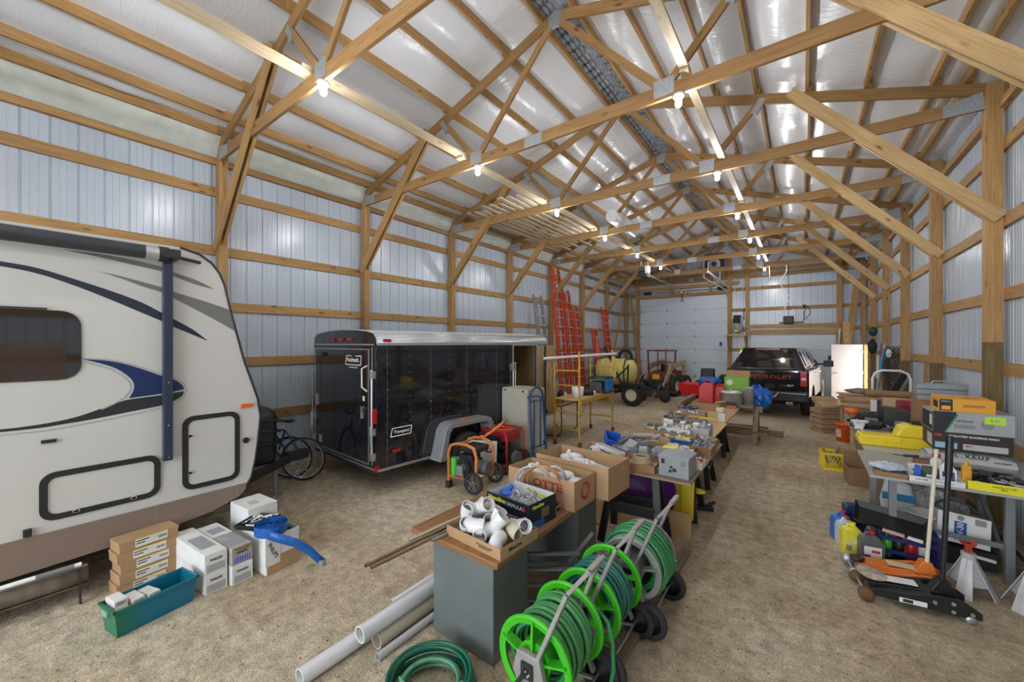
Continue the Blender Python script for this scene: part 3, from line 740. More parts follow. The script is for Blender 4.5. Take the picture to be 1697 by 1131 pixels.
for i,(x,y,z,a,l) in enumerate(bin_boxes):
    b=thing('parts_box',l,'box',(-4.08+x*math.cos(.18)-y*math.sin(.18),.78+x*math.sin(.18)+y*math.cos(.18),z+.026),.18+a,'small parts boxes in the teal bin')
    mb=M(); mb.box(-.075,.075,-.036,.036,0,.046) if i<6 else mb.box(-.05,.05,-.06,.06,0,.012); obj('carton',mb,PAPER if i!=5 else mat('pale_card',(.66,.66,.62),.7),b,None,.002)
    if i<6: mb=M(); mb.box(-.0751,.0755,-.0365,-.0355+.072,.012,.034); mb.box(.0755,.0762,-.025,.025,.015,.03,1); obj('label',mb,[mat('lbl%d'%(i%3),[(.78,.55,.6),(.75,.72,.3),(.72,.72,.7)][i%3],.6) ,INKG],b)
# lamp boxes
def lampbox(x,y,z,L,w,h,lab,worn=False,blue=False,rz=0,text='PHILIPS'):
    t=thing('lamp_box',lab,'box',(x,y,z),rz,'long white lamp boxes')
    mb=M(); mb.box(-L,0,-w/2,w/2,0,h); obj('carton',mb,PAPER if not worn else mat('scuffed_card',(.42,.39,.34),.7,0,.3,14),t,None,.003)
    mb=M(); mb.box(-L*.62,-L*.2,-w*.34,w*.34,h+.0,h+.0015); obj('top_print',mb,mat('grey_print',(.33,.35,.38),.6),t)
    mb=M(); mb.box(.0,.0015,-w*.40,w*.40,.012,h*.44,0); 
    for r in range(3):
        for k in range(7): mb.box(.0015,.0022,-w*.37+w*.11*k,-w*.37+w*.11*k+.008,.018+r*h*.12,.018+r*h*.12+.008,1)
    obj('end_print',mb,[INKB if blue else mat('grey_print'if 0 else 'grey_print2',(.32,.33,.34),.6),PAPER],t)
    if worn:
        mb=M()
        for k in range(8): mb.tube([(.004,-w*.42+k*w*.12,h-.006),(.012,-w*.36+k*w*.12,h-.014)],.010,0,6)
        obj('torn_flap',mb,CARD2,t)
    text_obj('lettering',text,h*.17,INK,t,face_T((.002,0,h*.66),(0,1,0),(0,0,1)),.0005,.0006)
    return t
lampbox(-4.02,1.185,0,.72,.165,.165,'long white lamp box, lower one of the stack nearest the teal bin',rz=.08)
lampbox(-4.025,1.185,.166,.72,.165,.165,'long white lamp box with a grey printed top, on the stack nearest the teal bin',rz=.08)
lampbox(-3.99,1.37,0,.72,.165,.165,'long white lamp box, lower one of the middle stack',rz=.08)
lampbox(-4.0,1.37,.166,.36,.165,.15,'scuffed open-ended lamp box with a blue print, on the middle stack',True,True,rz=.08)
lampbox(-4.38,1.34,.166,.34,.165,.15,'grey-topped lamp box lying behind the scuffed one',rz=.08,text='')
mb=M(); mb.cbox(-4.42,.97,0,.36,.12,.012,.5); solo('cardboard_scrap',mb,CARD2,'flat piece of brown card lying beside the lamp boxes','cardboard',group=None)
# open lamp box with green trays
t=thing('open_lamp_box','open white lamp box full of green egg-crate trays, with one flap hanging down','box',(-4.15,1.66,0),.08)
mb=M(); open_box(mb,.46,.30,.34,.005); obj('carton',mb,[PAPER],t)
mb=M(); mb.box(.231,.234,-.14,.148,.004,.15); obj('brown_tape',mb,CARD,t)
mb=M(); mb.box(.232,.236,-.16,-.03,.08,.34); obj('flap',mb,PAPER,t)
mb=M()
for i in range(9):
    for j in range(6):
        if (i+j)%1==0: mb.sph((-.205+.05*i,-.12+.048*j,.30),.022,0,6,4)
obj('egg_tray',mb,mat('green_tray',(.01,.09,.03),.5),t)
mb=M(); mb.box(-.228,.228,-.146,.146,.03,.29); obj('tray_stack',mb,mat('green_tray2',(.008,.07,.025),.6),t)
text_obj('lettering','PHILIPS',.05,INK,t,face_T((.2375,-.095,.21),(0,.5,-1),(0,1,.5)),.0005,.0006)
t=thing('white_carton','tall plain white carton with a small label, under the nose of the camper','box',(-4.62,1.68,0),.08)
mb=M(); mb.box(-.19,.19,-.13,.15,0,.46); obj('carton',mb,PAPER,t,None,.004)
mb=M(); mb.box(-.02,.08,-.05,.03,.46,.4615); obj('label',mb,mat('beige_label',(.6,.5,.35),.6),t)
t=thing('tool_tray','shallow black tray of loose fittings set across the lamp boxes','tray',(-4.28,1.60,.345),.5)
mb=M(); open_box(mb,.26,.30,.045,.006,.015); obj('tray_body',mb,P_black,t)
mb=M(); rr=random.Random(3)
for k in range(16):
    a=rr.random()*PI; x,y=(rr.random()-.5)*.2,(rr.random()-.5)*.24; c_,s_=math.cos(a)*.05,math.sin(a)*.05
    mb.cyl((x-c_,y-s_,.02+rr.random()*.03),(x+c_,y+s_,.025+rr.random()*.035),.008,k%2,7)
obj('fittings',mb,[MT_chrome,P_white],t); t.children[-1]['kind']='stuff'
# blue lay-flat hose roll
BH=mat('blue_layflat_hose',(.012,.11,.42),.35,0,.15,20)
t=thing('layflat_hose','rolled bright blue lay-flat hose hanging off the open lamp box','hose',(-4.02,1.62,.343),0)
def ribbon(mb,pts,w,th,m=0):
    for a,b in zip(pts,pts[1:]): mb.beam(a,b,th,w,m,(0,0,1))
mb=M(); pts=[]
for k in range(150):
    q=k/149*2*PI*6; r=.02+.125*k/149; pts.append((r*math.cos(q)*1.05,r*math.sin(q),.045))
vs=[];fs=[]
for i,p in enumerate(pts): vs+= [(p[0],p[1],0),(p[0],p[1],.085)]
fs=[(2*i,2*i+2,2*i+3,2*i+1) for i in range(len(pts)-1)]
mb.add(vs,fs,0,None,False); obj('coil',mb,BH,t,None,0,None,None,.005)
path=[(.09,-.10,.043),(.20,-.02,.0),(.27,.10,-.07),(.32,.20,-.17),(.34,.27,-.27),(.345,.30,-.30)]
vs=[];N_=len(path)
for i,p in enumerate(path):
    u=i/(N_-1); w_=.042*(1-.35*u); tw=u*.9; 
    vs+=[(p[0]-w_*math.sin(tw)*.5,p[1]-w_*math.sin(tw),p[2]-w_*math.cos(tw)),(p[0]+w_*math.sin(tw)*.5,p[1]+w_*math.sin(tw),p[2]+w_*math.cos(tw))]
mb=M(); mb.add(vs,[(2*i,2*i+2,2*i+3,2*i+1) for i in range(N_-1)],0,None,True); obj('tail',mb,BH,t,None,0,None,None,.008)
mb=M(); mb.cyl((.345,.30,-.343),(.345,.30,-.285),.03,0,14); obj('coupling',mb,MT_steel,t)
# ================================================================ bicycles
def bicycle(label,loc,rz,colr,lean):
    t=thing('bicycle',label,'bicycle',loc,rz,'bicycles behind the camper tongue'); t.rotation_euler=(lean,0,rz)
    fr=mat(label[:6]+'_bike_paint',colr,.3,.2)
    for x,nm in ((0,'rear_wheel'),(1.02,'front_wheel')):
        mb=M(); mb.torus((x,0,.335),.315,.017,'y',0,40,8); w_=obj(nm,mb,RUB,t)
        mb=M(); mb.torus((x,0,.335),.293,.010,'y',0,40,6); obj('rim',mb,MT_alu,w_)
        mb=M()
        for k in range(20):
            q=2*PI*k/20; mb.cyl((x,.018*(-1)**k,.335),(x+.29*math.cos(q),0,.335+.29*math.sin(q)),.0013,0,4,caps=False)
        mb.cyl((x,-.04,.335),(x,.04,.335),.018,0,8); obj('spokes',mb,MT_alu,w_)
    mb=M(); bb=(.42,0,.28); st=(.27,0,.78); hd=(.86,0,.80); h2=(.89,0,.66)
    for a,b,r in ((bb,st,.015),(st,hd,.014),(bb,h2,.017),(hd,h2,.018),((0,.04,.335),bb,.009),((0,-.04,.335),bb,.009),((0,.04,.335),st,.008),((0,-.04,.335),st,.008),(h2,(1.02,.05,.335),.011),(h2,(1.02,-.05,.335),.011)): mb.cyl(a,b,r,0,8)
    obj('frame',mb,fr,t)
    mb=M(); mb.cyl(st,(.245,0,.90),.011,0,8); obj('seat_post',mb,MT_alu,t)
    mb=M(); mb.sph((.22,0,.92),.09,0,12,8,(1.05,.75,.32)); mb.sph((.33,0,.925),.05,0,10,6,(1.6,.45,.4)); obj('saddle',mb,P_black,t)
    mb=M(); mb.cyl(hd,(.85,0,.92),.014,0,8); mb.tube([(.80,-.26,.95),(.90,-.2,.94),(.88,0,.93),(.90,.2,.94),(.80,.26,.95)],.011,0,8); obj('handlebar',mb,P_black,t)
    mb=M(); mb.torus((.42,.04,.28),.09,.006,'y',0,20,6); mb.cyl((.42,.06,.28),(.50,.07,.15),.008,0,6); mb.cyl((.42,-.06,.28),(.34,-.07,.41),.008,0,6); mb.cyl((0,.03,.335),(0,.05,.335),.05,0,14); obj('crank_set',mb,MT_steel,t)
bicycle('blue bicycle with a black saddle, its rear wheel nearest the cargo trailer',(-6.17,2.93,0),math.radians(222),(.01,.07,.25),.02)
bicycle('dark bicycle standing behind the blue one, nearer the wall',(-6.42,2.86,0),math.radians(222),(.03,.03,.035),-.03)
# ================================================================ black cargo trailer
CB=mat('gloss_black_panel',(.012,.013,.017),.07,0,.0,coat=.6)
CT=mat('trailer_roof_white',(.60,.61,.62),.35)
TW,TL,TZ0,TZ1=2.0,3.9,.375,2.10
t=thing('cargo_trailer','enclosed glossy black cargo trailer with a silver roof edge and an open side door','trailer',(-4.646,3.194,0),-.074)
arch=[(0,TZ1),(-.02,2.19),(-.09,2.255),(-.25,2.285),(-.6,2.31),(-1,2.32),(-1.4,2.31),(-1.75,2.285),(-1.91,2.255),(-1.98,2.19),(-TW,TZ1)]
DOY0,DOY1=2.84,3.56
mb=M()
mb.box(-.03,0,.0,DOY0,TZ0,TZ1); mb.box(-.03,0,DOY1,TL,TZ0,TZ1); mb.box(-.03,0,DOY0,DOY1,TZ0,.56); mb.box(-TW,-TW+.03,0,TL,TZ0,TZ1)
mb.prism([(-TW+.001,TZ0)]+[(x,z) for x,z in arch[::-1]]+[(-.001,TZ0)],'y',-.004,.03)
mb.add([(-.02,TL,TZ0),(-.02,TL,TZ1),(-TW/2,TL+.7,TZ1),(-TW/2,TL+.7,TZ0),(-TW+.02,TL,TZ1),(-TW+.02,TL,TZ0)],[(0,1,2,3),(3,2,4,5)])
body=obj('body_panels',mb,CB,t)
mb=M()
for x0,x1 in zip(arch,arch[1:]):
    mb.add([(x0[0]*1.003,-.01,x0[1]),(x1[0]*1.003,-.01,x1[1]),(x1[0]*1.003,TL+.02,x1[1]),(x0[0]*1.003,TL+.02,x0[1])],[(0,1,2,3)],0,None,False)
mb.add([(-.1,TL+.02,2.25),(-1.9,TL+.02,2.25),(-TW/2,TL+.65,2.2)],[(0,1,2)]); mb.add([(-.02,TL+.02,TZ1),(-.1,TL+.02,2.25),(-TW/2,TL+.65,2.2),(-TW/2,TL+.7,TZ1)],[(0,1,2,3)])
obj('roof',mb,CT,t,None,0,None,None,.01)
mb=M(); 
for k in range(8):
    q0=PI/2*k/8; q1=PI/2*(k+1)/8
    a=(.012-.13*(1-math.cos(q0)),2.115+.15*math.sin(q0)); b=(.012-.13*(1-math.cos(q1)),2.115+.15*math.sin(q1))
    mb.add([(a[0],0,a[1]),(a[0],TL+.02,a[1]),(b[0],TL+.02,b[1]),(b[0],0,b[1])],[(0,1,2,3)],0,None,True)
mb.box(.0,.014,0,TL,2.085,2.115); obj('roof_edge_rail',mb,mat('brushed_aluminium',(.55,.56,.58),.28,.7),t,None,0,None,None,.006)
mb=M(); mb.box(-.01,.016,0,TL,TZ0-.02,TZ0+.015); mb.box(-TW,0,-.016,.0,TZ0-.01,TZ0+.012); obj('bottom_rail',mb,MT_alu,t)
mb=M(); mb.box(-TW+.02,-.02,0,TL,TZ0-.06,TZ0+.02); mb.beam((-TW/2,TL,.38),(-TW/2,TL+1.0,.38),.08,.1); mb.cyl((-TW/2,TL+.9,.0),(-TW/2,TL+.9,.8),.03); obj('chassis',mb,P_matte,t)
mb=M()
for y in (.15,.52,.895,1.27,1.645,2.01,2.37,2.74,3.7):
    for k in range(13):
        z=.52+k*.118
        if y>2.8 and z<.0: continue
        mb.sph((.001,y,z),.007,0,6,4,(.5,1,1))
for x in (-1.78,-1.38,-1.05,-.72,-.42):
    for k in range(13): mb.sph((x,-.031,.52+k*.118),.006,0,6,4,(1,.5,1))
obj('rivets',mb,MT_chrome,t); t.children[-1]['kind']='stuff'
mb=M()
for y in (.15,.895,1.645,2.37): mb.box(0,.0012,y-.003,y+.003,TZ0,TZ1-.01)
obj('panel_seam',mb,mat('seam_grey',(.08,.085,.095),.3),t)
# rear door
mb=M(); mb.box(-1.90,-.18,-.028,-.005,.44,2.02); rd=obj('rear_door',mb,CB,t)
mb=M()
for a in ((-1.91,-1.89,.43,2.03),(-.19,-.17,.43,2.03)): mb.box(a[0],a[1],-.034,-.02,a[2],a[3])
mb.box(-1.91,-.17,-.034,-.02,.425,.445); mb.box(-1.91,-.17,-.034,-.02,2.02,2.035); mb.box(-1.97,-.05,-.03,-.015,2.085,2.105); mb.box(-.10,-.085,-.034,-.02,.43,2.06)
obj('door_trim',mb,MT_alu,rd)
mb=M(); mb.tube([(-.22,-.03,1.80),(-.29,-.07,1.76),(-.29,-.07,1.50),(-.22,-.03,1.44)],.012,0,8); obj('grab_handle',mb,P_white,rd)
for x in (-.06,-1.955):
    mb=M(); mb.cyl((x,-.05,.55),(x,-.05,1.75),.018,0,10); 
    for z in (.56,.9,1.68): mb.box(x-.035,x+.035,-.065,-.01,z-.05,z+.05)
    mb.beam((x,-.07,.98),(x+.04,-.08,.72),.02,.03); obj('lock_bar',mb,MT_alu,t,None,.003)
mb=M(); mb.box(-.34,-.29,-.032,-.028,1.30,1.37); mb.box(-1.75,-1.65,-.032,-.028,.5,.62); obj('door_sticker',mb,PAPER,rd)
mb=M(); mb.box(-.37,-.33,-.05,-.028,1.05,1.22); mb.beam((-.35,-.05,1.1),(-.30,-.06,1.2),.02,.02); mb.box(-1.85,-1.78,-.05,-.028,1.1,1.28); obj('door_latch',mb,MT_alu,rd,None,.004)
for x in (-1.55,-.58): mb=M(); mb.cyl((x,-.028,1.94),(x,-.06,1.94),.03,0,12); obj('door_bumper',mb,P_black,rd)
for i,x in enumerate((-1.30,-1.02,-.74)): mb=M(); mb.box(x-.07,x+.07,-.035,-.004,2.15,2.185); obj('clearance_light',mb,REDL,t,None,.006)
for y,z in ((.13,2.15),(.28,.6)): mb=M(); mb.box(.01,.04,y-.06,y+.06,z-.022,z+.022); obj('clearance_light',mb,REDL,t,None,.008)
for x in (-.02,-1.97): mb=M(); mb.box(x-.03,x+.03,-.06,-.004,1.02,1.22); obj('tail_light',mb,REDL,t,None,.012)
mb=M(); mb.box(-.03,.012,-.03,.02,.37,.44); obj('corner_reflector',mb,REDL,t)
def frame4(mb,pts,w,th,m=0,up=(1,0,0)):
    for a,b in zip(pts,pts[1:]+pts[:1]): mb.beam(a,b,w,th,m,up)
WD=mat('white_decal',(.8,.8,.8),.4)
mb=M(); frame4(mb,[(.002,.20,.80),(.002,.23,.915),(.002,.55,.915),(.002,.53,.80)],.012,.003); sg=obj('side_badge',mb,WD,t)
text_obj('lettering','Transport',.062,WD,sg,face_T((.003,.375,.857),(0,1,0),(0,0,1)),.0006,.0012,.15)
mb=M(); frame4(mb,[(-.84,-.031,1.80),(-.82,-.031,1.93),(-.38,-.031,1.93),(-.40,-.031,1.80)],.014,.003,0,(0,1,0)); sg=obj('rear_badge',mb,WD,t)
text_obj('lettering','Haulmark.',.088,WD,sg,face_T((-.62,-.033,1.872),(1,0,0),(0,0,1)),.0006,.003)
text_obj('lettering','BY UNIVERSAL TRAILER',.024,WD,sg,face_T((-.61,-.033,1.762),(1,0,0),(0,0,1)),.0006,.0006)
# side door opening, interior, door leaf
mb=M(); 
for a in ((DOY0-.02,DOY0),(DOY1,DOY1+.02)): mb.box(-.02,.012,a[0],a[1],.55,2.085)
mb.box(-.02,.012,DOY0,DOY1,2.065,2.085); obj('side_door_trim',mb,MT_alu,t)
WPL=wood('trailer_plywood',(.48,.32,.16),(.40,.25,.115),kn=.2)
mb=M(); mb.box(-TW+.03,-.03,.05,TL,TZ0+.02,TZ0+.045); mb.box(-TW+.03,-TW+.045,.05,TL,TZ0,TZ1); mb.box(-TW+.03,-.03,TL-.02,TL,TZ0,TZ1); mb.box(-.045,-.031,DOY1+.01,TL,TZ0,TZ1); obj('interior_lining',mb,WPL,t)
dl=M(); a=.155; L_=.73
dl.box(0,.03,0,L_,.56,2.055); T_=Matrix.Translation((.01,DOY1+.02,0))@Matrix.Rotation(a,4,'Z'); dl.xf(T_)
sd=obj('side_door',dl,WPL,t)
mb=M()
for b_ in ((-.004,.034,0,.02,.56,2.055),(-.004,.034,L_-.02,L_,.56,2.055),(-.004,.034,0,L_,.55,.57),(-.004,.034,0,L_,2.045,2.065)): mb.box(*b_)
mb.box(-.006,-.003,.02,L_-.02,.57,2.045,1); mb.xf(T_); obj('leaf_trim',mb,[MT_alu,CB],sd)
mb=M(); mb.cyl((.03,DOY0-.03,.9),(.03,DOY0-.03,1.75),.012); mb.box(.0,.05,DOY0-.06,DOY0,1.6,1.72); mb.cyl((.03,DOY0+.03,.9),(.03,DOY0+.03,1.75),.010); obj('lock_bar',mb,MT_alu,t)
mb=M(); mb.box(.0,.003,2.62,2.72,1.19,1.225); obj('sticker',mb,WD,t)
# fender and wheel
FG=mat('fender_grey',(.27,.285,.30),.35,.2)
mb=M(); fo=[(.86,.34),(.97,.78),(1.03,.86),(1.12,.89),(1.86,.89),(1.95,.86),(2.01,.78),(2.10,.34)]; fi=[(.98,.34),(1.06,.74),(1.12,.81),(1.86,.81),(1.92,.74),(2.0,.34)]
mb.prism(fo+fi[::-1],'x',.02,.27); obj('fender',mb,FG,t,None,.01)
mb=M(); mb.prism([(.72,.45),(.80,.80),(.88,.92),(1.0,.95),(1.5,.95),(1.5,.40)],'x',.0,.035); obj('wheel_box_panel',mb,mat('dull_black',(.03,.032,.036),.45),t,None,.01)
mb=M(); mb.lathe([(.19,-.09),(.30,-.10),(.335,-.07),(.34,0),(.335,.07),(.30,.10),(.19,.09)],(.13,1.49,.34),'x',0,28); wl_=obj('wheel',mb,RUB,t)
mb=M(); mb.lathe([(0,.06),(.06,.07),(.10,.03),(.18,.05),(.2,.09)],(.13,1.49,.34),'x',0,24); obj('rim',mb,P_white,wl_)
mb=M(); mb.box(.16,.24,1.36,1.46,.895,.915); obj('fender_lamp',mb,AMBER,t,None,.008)
# blue tarp bundle inside, dark spare tyre
mb=M(); mb.tube([(0,-.25,0),(0,-.05,.03),(0,.25,.06)],[.03,.05,.03],0,10); mb.tube([(0,-.2,-.03),(0,.1,-.04),(0,.28,-.08)],[.03,.05,.04],0,10)
solo('blue_bundle',mb,BH,'bright blue rolled straps hanging inside the trailer side door','straps',(-4.75,6.32,1.42),.3)
# ================================================================ steel cabinet, hand truck
CAB=mat('beige_cabinet',(.42,.405,.33),.45,0,.04,4)
t=thing('steel_cabinet','beige metal cabinet standing on end against the cargo trailer side door','cabinet',(-4.13,5.92,0),-.074)
mb=M(); mb.box(-.30,.30,-.25,.25,.0,1.30); obj('body',mb,CAB,t,None,.008)
mb=M(); mb.box(-.295,.295,-.262,-.25,.02,1.24); obj('door',mb,CAB,t,None,.004)
mb=M()
for x in (-.22,.2): mb.box(x-.02,x+.02,-.266,-.25,1.25,1.275)
obj('hinge_cap',mb,P_black,t)
t=thing('hand_truck','blue tubular hand truck with a looped handle leaning beside the beige cabinet','hand truck',(-3.68,5.70,0),PI/2)
BP=mat('hand_truck_blue',(.008,.055,.17),.35,0,.15,20)
mb=M(); loop=[]
for k in range(13):
    q=PI*k/12; loop.append((-.21*math.cos(q),0.02,1.15+.2*math.sin(q)))
mb.tube([(-.21,-.05,.12)]+loop+[(.21,-.05,.12)],.019,0,8)
mb.tube([(-.10,0,.3),(-.10,.0,1.15)],.013,0,8); mb.tube([(.10,0,.3),(.10,.0,1.15)],.013,0,8)
for z in (.33,1.12): mb.beam((-.21,0,z),(.21,0,z),.03,.012)
mb.tube([(-.21,.0,1.15),(-.12,.12,1.18),(.12,.12,1.18),(.21,0,1.15)],.013,0,8)
obj('frame',mb,BP,t)
mb=M(); mb.box(-.22,.22,.0,.24,.03,.036); mb.box(-.22,.22,-.02,.02,.03,.14); obj('toe_plate',mb,BP,t)
for s_ in (-1,1):
    mb=M(); mb.lathe([(.05,-.03),(.12,-.035),(.13,0),(.12,.035),(.05,.03)],(s_*.27,-.12,.13),'x',0,20); w_=obj('wheel',mb,RUB,t)
    mb=M(); mb.lathe([(0,-.02),(.055,-.02),(.055,.02),(0,.02)],(s_*.27,-.12,.13),'x',0,14); obj('hub',mb,P_white,w_)
mb=M(); mb.cyl((-.3,-.12,.13),(.3,-.12,.13),.012); mb.beam((-.2,-.12,.13),(-.2,0,.4),.03,.01); mb.beam((.2,-.12,.13),(.2,0,.4),.03,.01); obj('axle',mb,BP,t)
# white sign lying behind the generator
t=thing('for_sale_sign','white yard sign with dark letters leaning on the trailer fender','sign',(-4.16,4.66,.0),.35)
t.rotation_euler=(-.15,0,.45)
mb=M(); mb.box(-.32,.32,-.004,.004,0,.56); obj('board',mb,PAPER,t)
text_obj('lettering','FOR SALE',.13,INK,t,face_T((0,-.006,.42),(1,0,0),(0,0,1)),.001,.004)
# ================================================================ generators
def engine(mb,c,s=1,m0=0,m1=1):
    x,y,z=c
    mb.box(x-.14*s,x+.14*s,y-.11*s,y+.11*s,z,z+.20*s,m0); mb.box(x-.10*s,x+.12*s,y-.12*s,y+.08*s,z+.2*s,z+.27*s,m0)
    for k in range(5): mb.box(x-.165*s,x-.14*s,y-.09*s,y+.09*s,z+.03*s+k*.03*s,z+.045*s+k*.03*s,m1)
    mb.cyl((x,y-.11*s,z+.11*s),(x,y-.16*s,z+.11*s),.10*s,m0,18); mb.cyl((x,y-.16*s,z+.11*s),(x,y-.17*s,z+.11*s),.045*s,m1,12)
    mb.cyl((x+.14*s,y,z+.1*s),(x+.32*s,y,z+.1*s),.10*s,m1,18); mb.cyl((x-.05*s,y+.05*s,z+.27*s),(x+.10*s,y+.05*s,z+.27*s),.05*s,m1,12)
    mb.sph((x-.12*s,y-.12*s,z+.2*s),.035*s,m1,8,6)
ORN=mat('orange_paint',(.66,.22,.045),.45,0,.25,25); 
def gwheel(t,p,r,w_,axis='y'):
    mb=M(); mb.lathe([(r*.78,-w_/2),(r*.95,-w_/2),(r,-w_*.3),(r,w_*.3),(r*.95,w_/2),(r*.78,w_/2)],p,axis,0,24); W=obj('wheel',mb,RUB,t)
    mb=M(); mb.lathe([(0,-w_*.3),(r*.25,-w_*.35),(r*.3,-w_*.2),(r*.3,w_*.2),(0,w_*.3)],p,axis,0,14)
    for k in range(5):
        q=2*PI*k/5; d=(math.cos(q),math.sin(q)); 
        e={'y':lambda r_:(p[0]+r_*d[1],p[1],p[2]+r_*d[0]),'x':lambda r_:(p[0],p[1]+r_*d[0],p[2]+r_*d[1])}[axis]
        mb.beam(e(r*.2),e(r*.82),w_*.35,r*.28,0,(0,1,0) if axis=='y' else (1,0,0))
    mb.torus(p,r*.8,w_*.25,axis,0,20,5); obj('hub',mb,P_dgrey,W)
t=thing('portable_generator','orange-framed portable generator on black wheels, standing on the gravel','generator',(-3.97,4.33,0),.12)
mb=M()
for y in (-.22,.22):
    mb.tube([(-.24,y,.10),(-.25,y,.50),(-.20,y,.62),(-.08,y,.655),(.08,y,.655),(.20,y,.62),(.25,y,.50),(.24,y,.16)],.023,0,8)
mb.tube([(-.24,-.22,.16),(-.24,.22,.16)],.016,0,8); mb.tube([(.24,-.22,.16),(.24,.22,.16)],.016,0,8)
mb.tube([(-.05,-.22,.655),(-.05,.22,.655)],.016,0,8)
mb.tube([(-.24,-.22,.16),(.24,-.22,.16)],.012,0,8); mb.tube([(-.24,.22,.16),(.24,.22,.16)],.012,0,8)
obj('frame',mb,ORN,t)
mb=M(); mb.tube([(.05,.24,.66),(.20,.42,.80),(.27,.5,.88)],.021,0,8); mb.tube([(.02,.20,.66),(.05,.24,.68)],.03,0,8); h=obj('handle',mb,ORN,t)
mb=M(); mb.tube([(.25,.47,.855),(.29,.53,.91)],.027,0,8); obj('grip',mb,CARD2,h)
mb=M(); engine(mb,(.0,-.02,.20),1.05); obj('engine',mb,[P_black,P_dgrey],t)
mb=M(); mb.box(-.12,.2,-.12,.2,.51,.60); obj('fuel_tank',mb,P_black,t,None,.03)
mb=M(); mb.cyl((-.20,-.15,.14),(-.20,-.15,.42),.05); obj('green_bottle',mb,P_green,t)
mb=M(); mb.box(-.1,.02,-.24,-.2,.2,.34); obj('side_plate',mb,MT_steel,t)
for y in (-.28,.28): gwheel(t,(.24,y,.15),.15,.06)
mb=M(); mb.box(-.27,-.2,-.27,-.18,0,.10); mb.box(-.27,-.2,.18,.27,0,.10); obj('foot',mb,RUB,t,None,.008)
REDP=mat('red_paint',(.40,.015,.02),.35,0,.15,20)
t=thing('portable_generator','red-framed portable generator with an orange cord coiled on its tank','generator',(-4.06,5.20,0),0)
mb=M()
for y in (-.24,.24):
    mb.tube([(-.28,y,.08),(-.28,y,.60),(-.23,y,.68),(.23,y,.68),(.28,y,.60),(.28,y,.08),(-.28,y,.08)],.018,0,8)
for x in (-.28,.28): mb.tube([(x,-.24,.10),(x,.24,.10)],.016,0,8); mb.tube([(x*.85,-.24,.68),(x*.85,.24,.68)],.016,0,8)
obj('frame',mb,REDP,t)
mb=M(); mb.box(-.24,.24,-.20,.20,.50,.66); obj('fuel_tank',mb,REDP,t,None,.035)
mb=M(); mb.box(-.22,.15,-.245,-.21,.42,.60); obj('control_panel',mb,P_black,t,None,.01)
mb=M(); engine(mb,(-.02,-.02,.13),1.15); mb.cyl((.18,-.1,.28),(.28,-.1,.28),.10,0,18); obj('engine',mb,[P_black,P_dgrey],t)
gwheel(t,(.20,.32,.15),.15,.07); gwheel(t,(-.20,.32,.15),.15,.07)
mb=M(); mb.box(-.26,-.2,-.24,-.18,0,.09); mb.box(.2,.26,-.24,-.18,0,.09); obj('foot',mb,RUB,t)
CORD=mat('orange_cord',(.75,.09,.02),.4)
def coil(mb,c,R,r,n,seed=0,sc=1,turns=5,m=0,flat=.5):
    rr=random.Random(seed)
    pts=[]
    N_=turns*22
    ph=[rr.random()*6 for _ in range(4)]
    for k in range(N_):
        q=2*PI*k/22; RR=R*(1+.12*math.sin(q*.37+ph[0])+.08*math.sin(q*1.13+ph[1]))
        pts.append((c[0]+RR*math.cos(q)*sc,c[1]+RR*math.sin(q),c[2]+r*(1+flat*k/22)+r*.4*math.sin(q*.7+ph[2])))
    return mb.tube(pts,r,m,n)
mb=M(); coil(mb,(0,0,0),.13,.007,6,2,1.2,6); solo('power_cable',mb,CORD,'orange extension cord coiled on the red generator tank','cable',(-4.06,5.20,.665))
# ================================================================ steel desk with wooden top
t=thing('steel_workbench','grey steel pedestal desk with a scarred brown wooden top, in the foreground','workbench',(-1.9,2.75,0))
mb=M(); mb.box(-.29,.28,-.77,-.37,0,.655); obj('pedestal',mb,M_grey,t,None,.006)
mb=M(); mb.box(-.29,.28,.42,.82,0,.655); obj('pedestal',mb,M_grey,t,None,.006)
mb=M(); mb.box(-.29,-.27,-.37,.42,.42,.655); mb.beam((-.28,-.37,.06),(-.28,.42,.06),.03,.04); mb.beam((.26,-.37,.63),(.26,.42,.63),.03,.03); obj('modesty_panel',mb,M_grey,t)
mb=M(); mb.box(-.52,.33,-.79,1.0,.658,.70); obj('worktop',mb,W_top,t,None,.005)
# black shelving leaning under the desk
t=thing('metal_rack','dark steel rack frame lying tilted under the wooden-topped desk','rack',(-1.52,2.80,0),0)
mb=M()
for k in range(4): mb.beam((-.28,-.30+.0*k,.10+.12*k),(.04,-.05+.06*k,.08+.10*k),.03,.02)
mb.beam((.0,-.40,.05),(.02,.50,.05),.035,.035); mb.beam((-.24,-.36,.42),(-.2,.40,.10),.03,.03); mb.beam((.02,-.36,.16),(.02,.36,.22),.03,.03); mb.beam((-.24,.38,.05),(.04,.38,.45),.03,.03)
obj('rails',mb,MT_steel,t); mb=M(); mb.box(-.22,.0,-.2,.3,.03,.05); obj('shelf_plate',mb,M_grey,t)
